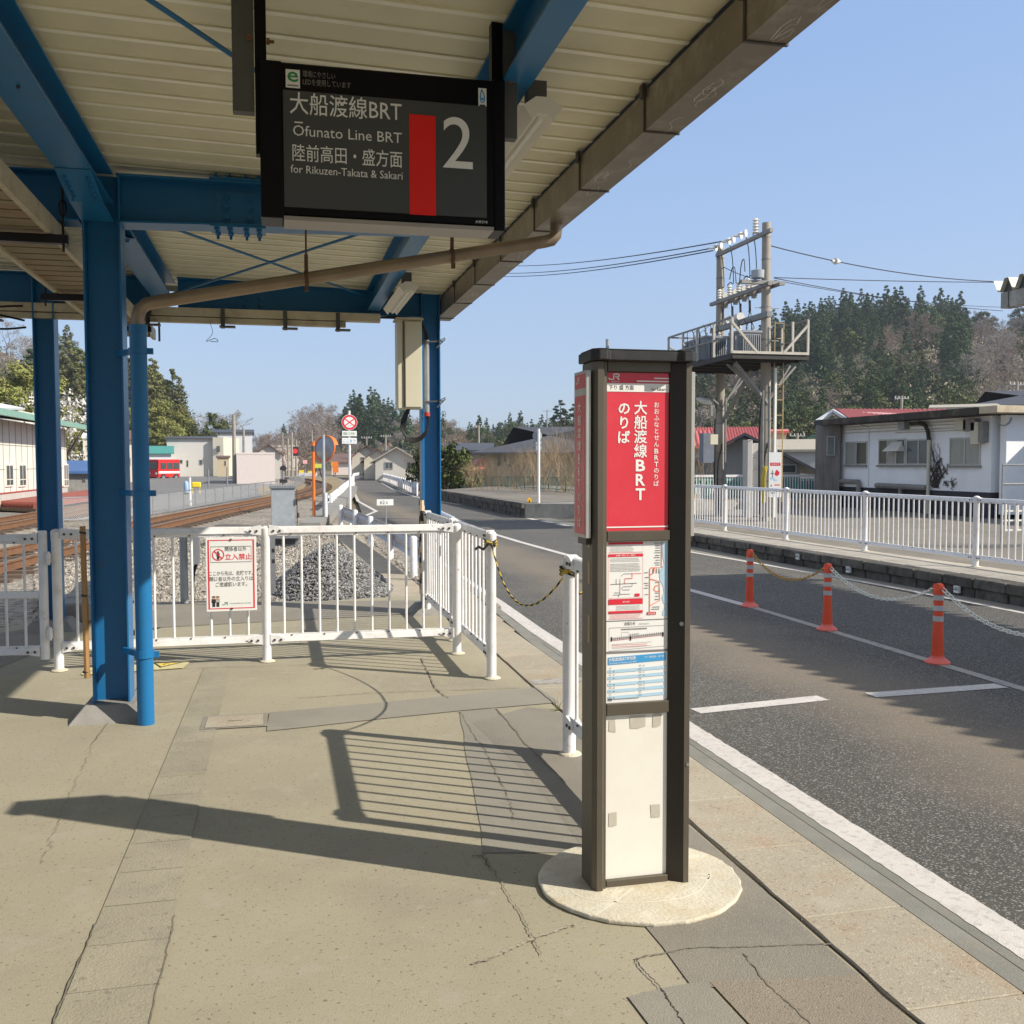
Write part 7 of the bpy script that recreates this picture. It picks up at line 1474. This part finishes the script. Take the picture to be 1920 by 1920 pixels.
# ================================================================== HOUSES BEYOND THE ROAD
house('house','beige gabled house with grey metal roof right behind the road bend','house',704,783,108,863,840,'pale_wall','tanroof',depth=12,axis='side',over=.6,wins=((.22,.42,866,880,''),(.74,.95,866,880,'')))
house('house','cream house with brown barge boards left of the grey gabled house','house',660,716,128,858,836,'cream_wall','brownroof',depth=11,axis='side',over=.5,wins=((.30,.42,857,862,''),)); house('house','second cream brown roofed gable just right of the first','house',683,732,120,862,842,'cream_wall','brownroof',depth=10,axis='side',over=.5)
house('house','pale peach house with purple brown roof behind the traffic mirror','house',622,660,165,866,852,'pinkwall','brownroof',depth=9,over=.5)
house('apartment_block','pink apartment block half hidden by bare trees in the far centre','building',508,560,260,838,836,'pinkwall','pinkwall',depth=14,over=.1)
house('house','grey roofed house behind the two cream gables','house',722,764,150,846,838,'pale_wall','darkroof',depth=8,over=.4,hip=2)
house('house','dark hip roofed house with brown walls behind bare shrubs','house',910,1140,66,848,800,'beige_wall','darkroof',depth=14,over=.9,hip=7,wins=((.10,.13,855,874,''),(.155,.175,855,866,''),(.185,.22,855,876,'')))
house('house','beige house with low dark roof left of the hip roofed house','house',845,912,74,846,834,'beige_wall','darkroof',depth=10,over=.6)
t = thing('lean_to', 'red metal lean-to roof below the beige house', 'shed', XYD(890,70,0)); a, b, c, d = PD(862,884,66), PD(910,875,66), PD(912,862,70), PD(872,882,70); q = [PD(864,885,66),PD(910,878,66),PD(911,860,66.5),PD(905,862,67)]; m_ = MB(); m_.prism(q, (0,2.5,0)); m_.build('roof', M['redroof'], t); m_ = MB(); p0, p1 = XYD(868,66.5), XYD(908,66.5); m_.prism([p0+Vector((0,0,-.3)), p1+Vector((0,0,-.3)), PD(908,882,66.5), PD(868,886,66.5)], (0,2,0)); m_.build('wall', M['brownroof'], t)
t = thing('green_fence', 'tall green wire fence in front of the bare shrubs', 'fence', XYD(990,52)); P = [XYD(878,64), XYD(940,58), XYD(1000,52), XYD(1060,47), XYD(1140,43)]; tops = (895,894,895,896,898); m_ = MB(); 
for i in range(4):
    a, b = P[i].copy(), P[i+1].copy(); ha, hb = PD(900,tops[i],a.dot(f0)).z, PD(900,tops[i+1],b.dot(f0)).z; n = 4
    for k in range(n): p = a+(b-a)*k/n; h_ = ha+(hb-ha)*k/n; q = MB(); q.cyl(p+Vector((0,0,-.3)), p+Vector((0,0,h_)), .035, n=6); q.build('post', mat('green_post', (.05,.14,.11), .5) if 'green_post' not in bpy.data.materials else bpy.data.materials['green_post'], t)
    for f_ in (1.0,.52,.06): m_.bar(a+Vector((0,0,-.3+(ha+.3)*f_)), b+Vector((0,0,-.3+(hb+.3)*f_)), .035)
m_.build('rail', bpy.data.materials['green_post'], t)
gm = mm_.copy(); gm.name = 'green_wire_mesh'; gm.node_tree.nodes['Principled BSDF'].inputs['Base Color'].default_value = (.10,.22,.18,1)
m_ = MB()
for i in range(4):
    a, b = P[i], P[i+1]; m_.face(a+Vector((0,.02,-.25)), b+Vector((0,.02,-.25)), b+Vector((0,.02,PD(900,tops[i+1],b.dot(f0)).z)), a+Vector((0,.02,PD(900,tops[i],a.dot(f0)).z)))
m_.build('wire_mesh', gm, t)
t = thing('tarpaulin_fence', 'pale blue green sheet fence left of the green wire fence', 'fence', XYD(850,62)); a, b = XYD(838,66), XYD(886,62); m_ = MB(); m_.prism([a+Vector((0,0,-.3)), b+Vector((0,0,-.3)), b+Vector((0,0,PD(886,899,62).z)), a+Vector((0,0,PD(838,900,66).z))], (0,.05,0)); m_.build('sheet', mat('pale_teal_sheet', (.28,.42,.40), .6, var=.15), t)
t = thing('notice_board', 'grey metal board with brown frame beside the far blue pillar', 'sign', XYD(826,58)); a, b = PD(815,899,58), PD(837,914,58); m_ = MB(); m_.box(a.x,b.x,a.y,a.y+.06,b.z,a.z); m_.build('board', M['siding'], t); m_ = MB()
for x in (a.x,b.x): m_.box(x-.05,x+.05,a.y-.02,a.y+.08,-.2,a.z+.05)
m_.build('frame', M['brownroof'], t)
upole(855,60,860,'thin rusty pipe post in front of the dark green bush',.04,m='wood')

# ================================================================== HILLS AND TREES
def smooth(x): x = max(0, min(1, x)); return x*x*(3-2*x)
def ridge(tab, px):
    for (a, ya), (b, yb) in zip(tab, tab[1:]):
        if px <= b: return ya + (yb-ya)*max(0, (px-a)/(b-a))
    return tab[-1][1]
def hill(name, tab, D0, D1, off, label, m, pxs, back=220):
    def zf(px, D):
        zr = PD(px, ridge(tab, px)+off, D1).z
        return -.6 + (zr+.6)*smooth((D-D0)/(D1-D0)) * (1 if D < D1 else 1 - .25*min(1,(D-D1)/back)) + .8*math.sin(px*.05+D*.03)*smooth((D-D0)/80)
    mb = MB(); px0, px1, st = pxs; cols = list(range(px0, px1+1, st)); rows = [D0-6+ (D1+back-D0)*k/26 for k in range(27)]
    for D in rows:
        for px in cols: p = XYD(px, D); mb.v.append((p.x, p.y, zf(px, D)))
    n = len(cols); mb.f = [(i*n+j, i*n+j+1, (i+1)*n+j+1, (i+1)*n+j) for i in range(len(rows)-1) for j in range(n-1)]; mb.mi = [0]*len(mb.f)
    struct(mb, name, m, label, smooth='all'); return zf
M['woodfloor'] = mat('brown_wooded_slope', (.13,.105,.07), .95, var=.3, vs=.08, dirt=(.05,.06,.03), ds=.03, damt=.7)
TR = [(1000,862),(1090,850),(1150,800),(1210,760),(1300,705),(1400,655),(1463,622),(1526,604),(1600,592),(1680,585),(1750,588),(1800,604),(1870,612),(1920,606),(2000,600),(2400,640)]
TC = [(380,885),(470,880),(500,862),(545,806),(580,774),(620,766),(660,768),(700,776),(760,786),(830,796),(900,796),(1000,796),(1090,800),(1200,800),(1300,795),(1400,800)]
TL = [(-400,560),(-100,590),(0,620),(70,645),(120,690),(250,730),(330,770),(380,800),(440,835),(500,872),(540,890)]
hR = hill('hill', TR, 120, 420, 44, 'wooded hill rising on the right', M['woodfloor'], (980,2400,40))
hC = hill('hill', TC, 240, 400, 42, 'low wooded ridge in the far centre', M['woodfloor'], (390,1400,30))
hL = hill('hill', TL, 165, 300, 40, 'wooded slope behind the yard on the left', M['woodfloor'], (-400,530,30), 120)

def undergrowth(zf, pxr, Dr, n, sel, m, label, seed, hmax=4.5):
    rg = random.Random(seed); mb = MB(); c = 0; k = 0
    while c < n and k < n*6:
        k += 1; px = rg.uniform(*pxr); D = Dr[0]+(Dr[1]-Dr[0])*rg.random(); p = XYD(px, D); z = zf(px, D); py = proj((p.x,p.y,z+2))[1]
        if not sel(px, py, rg): continue
        p.z = z + rg.random()**1.5*hmax; s = D*.0026*rg.uniform(.5,1.3); u = Vector((rg.gauss(0,1),rg.gauss(0,1)-.6,rg.gauss(0,1)+.5)).normalized(); x = u.orthogonal().normalized(); y = u.cross(x); t_ = rg.uniform(0,6.28); x, y = x*math.cos(t_)+y*math.sin(t_), y*math.cos(t_)-x*math.sin(t_)
        mb.face(p-x*s*.5-y*s*.35, p+x*s*.5-y*s*.2, p+x*s*.1+y*s*.6); c += 1
    struct(mb, 'undergrowth', m, label, kind='stuff')
browny = lambda px, py: px > 1800+(py-620)*.1 or (1650 < px < 1760 and 655 < py < 730) or px < 1440
undergrowth(hR, (1150,2100), (140,450), 20000, lambda px,py,rg: not browny(px,py) or rg.random() < .12, M['cedar'], 'dark green undergrowth of the wood on the right hill', 91, 6)
undergrowth(hR, (1150,2100), (140,450), 22000, lambda px,py,rg: browny(px,py) or py > 745, M['drygray'], 'brown undergrowth of the wood on the right hill', 92, 6)
undergrowth(hC, (470,1200), (250,430), 9000, lambda px,py,rg: px < 880 or rg.random() < .3, M['drygray'], 'brown undergrowth of the wood on the far ridge', 93, 5)
undergrowth(hC, (620,1250), (250,430), 8000, lambda px,py,rg: px > 860 or rg.random() < .5, M['cedar'], 'dark green undergrowth of the wood on the far ridge', 94, 5)
undergrowth(hL, (-200,470), (172,310), 9000, lambda px,py,rg: px > 60 or rg.random() < .3, M['bush'], 'green undergrowth of the wood on the left slope', 95, 4)
def quads(mb, c, r, n, s, rg, flat_=.5, upb=.0):
    for _ in range(n):
        u = Vector((rg.gauss(0,1), rg.gauss(0,1), rg.gauss(0,1)+upb)); u.normalize(); p = Vector(c) + Vector((u.x*r, u.y*r, u.z*r*.8))*rg.uniform(.35,1)
        a = (u + Vector((rg.uniform(-1,1), rg.uniform(-1,1), rg.uniform(-1,1)))*flat_).normalized(); x = a.orthogonal().normalized(); th = rg.uniform(0,6.28); y = a.cross(x); x2 = x*math.cos(th)+y*math.sin(th); y2 = a.cross(x2); k = s*rg.uniform(.6,1.3)
        mb.face(p-x2*k*.5-y2*k*.35, p+x2*k*.5-y2*k*.2, p+x2*k*.1+y2*k*.6)
def conifer(h, rad, seed, m, nl=30, n=34, s=.55, name='cedar_tree', round_=.75):
    rg = random.Random(seed); t = thing(name, 'cedar', 'tree'); m_ = MB(); m_.cyl((0,0,-1),(0,0,h*.92),h*.016,h*.003,6); m_.build('trunk', M['bark'], t)
    m_ = MB()
    for i in range(nl):
        f_ = (i+rg.random())/nl; z = h*(.14+.86*f_); r = rad*(1-f_)**round_*(.8+.4*rg.random())*(.55+.45*min(1,f_*5)); k = max(2, int(7*(1-f_)+2))
        for j in range(k):
            a = rg.uniform(0,6.28); rr = r*rg.uniform(.35,.95); c = (rr*math.cos(a), rr*math.sin(a), z - rr*.22); quads(m_, c, max(.35, r*.36), n//max(1,k//2)+3, s*(1.1-.5*f_), rg, .5, .3)
    quads(m_, (0,0,h*.98), .4, 14, s*.55, rg, .5, .3); m_.build('crown', m, t); return t
def leafy(h, rad, seed, m, nc=34, n=44, s=.42, name='evergreen_tree', trunk=.25, squash=.8):
    rg = random.Random(seed); t = thing(name, 'bush', 'tree'); m_ = MB(); m_.cyl((0,0,-.5),(0,0,h*.55),h*.03,h*.012,6)
    for k in range(5): a = rg.uniform(0,6.28); m_.cyl((0,0,h*.25),(rad*.6*math.cos(a),rad*.6*math.sin(a),h*.65),h*.012,h*.004,4)
    m_.build('trunk', M['bark'], t); m_ = MB()
    for i in range(nc):
        a = rg.uniform(0,6.28); f_ = rg.random(); z = h*(trunk+(1-trunk)*f_); r = rad*math.sqrt(max(.05,1-(abs(f_-.4)/.62)**2))*rg.uniform(.3,1); quads(m_, (r*math.cos(a), r*math.sin(a), z*.97), rad*rg.uniform(.22,.36), n, s, rg, .6, .3)
    m_.build('crown', m, t); return t
def bare(h, spread, seed, m, depth=5, name='bare_tree', r0=None, fan=False, haze=0, mh='dryleaf'):
    rg = random.Random(seed); t = thing(name, 'bare', 'tree'); m_ = MB(); m2 = MB(); tips = []
    def br(p, d, L, r, k):
        q = p + d*L; mid = p + d*L*.5 + Vector((rg.uniform(-1,1),rg.uniform(-1,1),rg.uniform(-.3,.5)))*L*.06
        M_ = m_ if k >= depth-1 else m2
        M_.cyl(p, mid, r, r*.82, 4 if k > 2 else 3, False); M_.cyl(mid, q, r*.82, r*.62, 4 if k > 2 else 3, False)
        if k == 0: tips.append(q); return
        for i in range(rg.choice((2,3,3)) if k > 1 else 3):
            nd = (d + Vector((rg.gauss(0,1),rg.gauss(0,1),rg.gauss(0,.6)+.28))*spread).normalized(); br(q if i else mid+(q-mid)*rg.uniform(.2,1), nd, L*rg.uniform(.62,.86), r*.60, k-1)
    r0 = r0 or h*.014
    if fan:
        for i in range(fan): a = rg.uniform(0,6.28); br(Vector((rg.uniform(-.3,.3)*h*.2,rg.uniform(-.3,.3)*h*.2,-.1)), Vector((math.cos(a)*.38,math.sin(a)*.38,1)).normalized(), h*.36, r0, depth-1)
    else: br(Vector((0,0,-.5)), Vector((rg.uniform(-.08,.08),rg.uniform(-.08,.08),1)), h*.30, r0, depth)
    if haze:
        for q in tips: quads(m2, q, h*.05, haze, h*.018, rg, .8)
    m_.build('trunk', M['bark'] if not fan else m, t); m2.build('branches', m, t); return t
PROT = {}
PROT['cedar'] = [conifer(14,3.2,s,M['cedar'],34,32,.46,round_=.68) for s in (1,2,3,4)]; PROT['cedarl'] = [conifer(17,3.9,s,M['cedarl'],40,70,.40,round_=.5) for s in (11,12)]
PROT['bare'] = [bare(11,.42,s,M['twig'],5,haze=6) for s in (21,22,23)]; PROT['bareg'] = [bare(11,.40,s,M['twiggray'],5,haze=6) for s in (24,25)]
PROT['green'] = [leafy(8,3.4,s,M['bush']) for s in (31,32)]; PROT['pine'] = [leafy(11,3.6,s,M['pine'],26,34,.5,'pine_tree',.45) for s in (41,42)]
PROT['bamboo'] = [leafy(10,2.6,s,M['bamboo'],60,95,.21,'bamboo_clump',.10) for s in (51,52)]
USED = set()
def place(kind, loc, sc=1.0, label='', group=None, rz=None, i=None):
    lst = PROT[kind]; pr = lst[rnd.randrange(len(lst)) if i is None else i % len(lst)]; rz = rnd.uniform(0,6.28) if rz is None else rz
    s3 = sc if isinstance(sc, tuple) else (sc*rnd.uniform(.92,1.08), sc*rnd.uniform(.92,1.08), sc)
    if pr.name not in USED:
        USED.add(pr.name); pr.location = loc; pr.rotation_euler = (0,0,rz); pr.scale = s3; pr['label'] = label
        if group: pr['group'] = group
        return pr
    o = dup(pr, loc, rz, s3, label, group)
    if not group and 'group' in o: del o['group']
    return o
def forest(zf, n, pxr, Dr, choose, hill_nm, seed, pw=.8):
    rg = random.Random(seed); c = 0; tries = 0; D0, D1 = Dr; cells = {}
    while c < n and tries < n*12:
        tries += 1; px = rg.uniform(*pxr); D = D0 + (D1-D0)*rg.random()**pw; p = XYD(px, D); z = zf(px, D); py = proj((p.x,p.y,z))[1]; kd = choose(px, py, D, rg)
        if not kd: continue
        kind, sc = kd; key = (int(px/11), int(D/8))
        if key in cells: continue
        cells[key] = 1; nm = {'cedar':'dark cedar','bare':'brown leafless tree','bareg':'grey leafless tree','green':'bushy evergreen','pine':'grey green pine','bamboo':'yellow green bamboo clump','cedarl':'sunlit cedar'}[kind]
        place(kind, (p.x,p.y,z-.3), sc*rg.uniform(.75,1.25), nm+' in the wood on '+hill_nm, nm+'s on '+hill_nm); c += 1
def chR(px, py, D, rg):
    r = rg.random()
    if px < 1330: return ('bareg',.9) if r < .55 else ('cedar',.9) if r < .8 else ('green',.9)
    if px > 1800 + (py-620)*.1:
        if py < 650: return ('pine',1.0) if r < .5 else ('bareg',.85)
        return ('bareg',.9) if r < .5 else ('bare',.85) if r < .88 else ('green',.8)
    if 1645 < px <= 1765 and 655 < py < 732: return ('bare',1.0) if r < .6 else ('cedar',.9) if r < .75 else ('green',.9)
    if py > 738: return ('green',.9) if r < .6 else ('bare',.75) if r < .75 else ('cedar',.7)
    if 1330 < px < 1440 and py > 690: return ('bareg',.9) if r < .6 else ('cedar',1)
    return ('cedar',rg.uniform(.85,1.1)) if r < .9 else ('green',1.1)
forest(hR, 520, (1250,1990), (150,440), chR, 'the right hill', 1)
def chC(px, py, D, rg):
    r = rg.random()
    if px < 640: return ('bareg',1.0) if r < .6 else ('bare',1.0)
    if px < 770: return ('cedar',1.15) if r < .55 else ('bareg',.9)
    if px < 880: return ('bare',.9) if r < .6 else ('green',.9)
    return ('cedar',.8) if r < .5 else ('green',1.0) if r < .85 else ('bare',.8)
forest(hC, 260, (470,1130), (255,415), chC, 'the far ridge', 2)
def chL(px, py, D, rg):
    r = rg.random()
    if px < 95 and D > 180: return ('bareg',1.0)
    if px > 330: return ('bare',.7) if r < .6 else ('green',.7)
    return ('cedarl',.9) if r < .5 else ('bamboo',1.0) if r < .8 else ('cedar',.9)
forest(hL, 90, (-60,430), (178,305), chL, 'the left slope', 3)
def at_tree(kind, px, pyt, D, label, base=None, wide=1, i=None, group=None):
    p = XYD(px, D); zt = PD(px, pyt, D).z; zb = base if base is not None else -.4; H = {'cedar':14,'cedarl':17,'bare':12.5,'bareg':12.5,'green':8.3,'pine':11.5,'bamboo':10.3}[kind]; s = (zt-zb)/H
    return place(kind, (p.x,p.y,zb), (s*wide,s*wide,s), label, group, i=i)
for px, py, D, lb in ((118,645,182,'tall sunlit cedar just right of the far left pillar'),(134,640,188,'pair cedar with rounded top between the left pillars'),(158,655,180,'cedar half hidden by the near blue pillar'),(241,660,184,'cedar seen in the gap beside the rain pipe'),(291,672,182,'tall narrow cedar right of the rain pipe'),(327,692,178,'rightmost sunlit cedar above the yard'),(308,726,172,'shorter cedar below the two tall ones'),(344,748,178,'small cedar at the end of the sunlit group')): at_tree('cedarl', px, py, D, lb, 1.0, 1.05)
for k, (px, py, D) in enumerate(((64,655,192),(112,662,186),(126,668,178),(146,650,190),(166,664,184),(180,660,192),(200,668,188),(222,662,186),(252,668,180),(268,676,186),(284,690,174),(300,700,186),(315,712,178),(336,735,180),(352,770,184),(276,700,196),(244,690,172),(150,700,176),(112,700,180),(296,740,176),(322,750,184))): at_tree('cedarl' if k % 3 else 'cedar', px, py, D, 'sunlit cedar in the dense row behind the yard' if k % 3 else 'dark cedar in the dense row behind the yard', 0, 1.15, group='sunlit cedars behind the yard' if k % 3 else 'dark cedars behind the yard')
for k, (px, py, D) in enumerate(((8,668,95),(40,678,98),(70,690,100),(20,720,84),(55,730,86),(90,700,96),(118,748,104),(150,742,116),(168,770,118),(282,752,168),(300,745,166),(322,765,170),(345,782,172),(246,760,168),(262,770,166),(312,785,164),(335,800,164),(290,800,163),(-20,700,90),(100,760,92),(364,812,176))): at_tree('bamboo', px, py, D, 'yellow green bamboo clump behind the yard buildings', 0, 1.25, group='bamboo clumps on the left')
at_tree('bareg', 392, 752, 215, 'broad leafless tree with fine grey twigs above the white hall', 2, 1.5, 0); at_tree('bareg', 440, 758, 218, 'leafless tree leaning right above the white hall', 2, 1.3, 1); at_tree('bare', 418, 775, 212, 'reddish leafless tree between the two grey ones', 2, 1.1)
at_tree('green', 402, 775, 205, 'dark round evergreen above the grey panelled building', 2, .8); at_tree('green', 375, 792, 172, 'low evergreen behind the grey panelled building', 1, 1.0); at_tree('green', 428, 790, 208, 'dark evergreen right of the round one above the white hall', 2, .8)
for px, py, lb in ((648,762,'tall dark cedar left of the round road sign'),(676,756,'tallest dark cedar right of the round road sign'),(702,766,'pointed cedar behind the grey gabled house'),(722,760,'slim pointed cedar by the beige box'),(533,795,'lone small conifer on the left end of the far ridge')): at_tree('cedar', px, py, 300, lb, 6, 1.1)
at_tree('cedar', 1051, 752, 230, 'left one of two big dark cedars beside the pylon', 2, 1.7, 0); at_tree('cedar', 1076, 757, 232, 'right one of two big dark cedars beside the pylon', 2, 1.5, 1); at_tree('pine', 822, 759, 190, 'dark pine crown just right of the far blue pillar', 2, .5)
for px, py in ((836,806),(862,800),(815,800)): at_tree('bare', px, py, 95, 'wispy leafless tree right of the far blue pillar', 0, 1.0, group='wispy trees by the far pillar')
bs1 = leafy(3.0,1.5,61,M['bush'],44,46,.20,'evergreen_bush',.05); PROT['bush'] = [bs1]
for px, D, s, lb in ((838,58,1.0,'dark green bush left of the red lean-to'),(862,59,.9,'dark green bush nearest the red lean-to'),(806,62,1.0,'dark green bush behind the far blue pillar')):
    p = XYD(px, D); place('bush', (p.x,p.y,-.3), s, lb)
PROT['shrub'] = [bare(3.2,.26,s,M['twigtan'],4,'bare_shrub',.013,fan=11) for s in (71,72)]
k = 0
for px, D, s in ((905,50,.8),(930,49,.85),(955,50,1.0),(985,48,.9),(1012,47,1.0),(1045,45,1.15),(1085,43,1.2),(1000,52,1.0),(1066,47,1.3),(880,56,.7)):
    p = XYD(px, D); place('shrub', (p.x,p.y,-.35), s, 'leafless tan shrub behind the tall green wire fence', 'bare shrubs by the green fence')
p = XYD(1300,36); place('shrub', (p.x,p.y,-.2), .9, 'leafless shrub beside the left concrete pole'); p = XYD(775,100); place('shrub', (p.x,p.y,-.3), .9, 'small leafless shrub in front of the grey gabled house')
bl = leafy(5.5,2.4,81,M['blossom'],30,26,.17,'blossom_tree',.2); PROT['blossom'] = [bl]; p = XYD(117,60); place('blossom', (p.x,p.y,0), 1.15, 'white blossoming tree beside the pale warehouse'); p = XYD(30,62); place('blossom', (p.x,p.y,0), .9, 'white blossoming tree behind the warehouse roof')
for px, D, s in ((520,170,.7),(560,190,.7),(575,180,.6),(600,175,.6),(535,150,.6),(625,190,.6),(640,200,.6),(512,140,.55),(590,210,.8),(548,210,.8)):
    p = XYD(px, D); place('bare', (p.x,p.y,-.4), s*.8, 'small leafless tree beyond the curving track', 'leafless trees beyond the track')

# ---- thin spring haze over the valley
hb = MB(); hb.box(-700,800,-40,800,-1.5,150); hm = bpy.data.materials.new('haze'); hm.use_nodes = True; hn = hm.node_tree.nodes; hn.remove(hn['Principled BSDF'])
pv = hn.new('ShaderNodeVolumePrincipled'); pv.inputs['Color'].default_value = (.80,.88,1,1); pv.inputs['Density'].default_value = .00024; pv.inputs['Anisotropy'].default_value = .2
hm.node_tree.links.new(pv.outputs[0], hn['Material Output'].inputs['Volume'])
struct(hb, 'haze', hm, 'thin pale haze over the valley', kind='stuff')
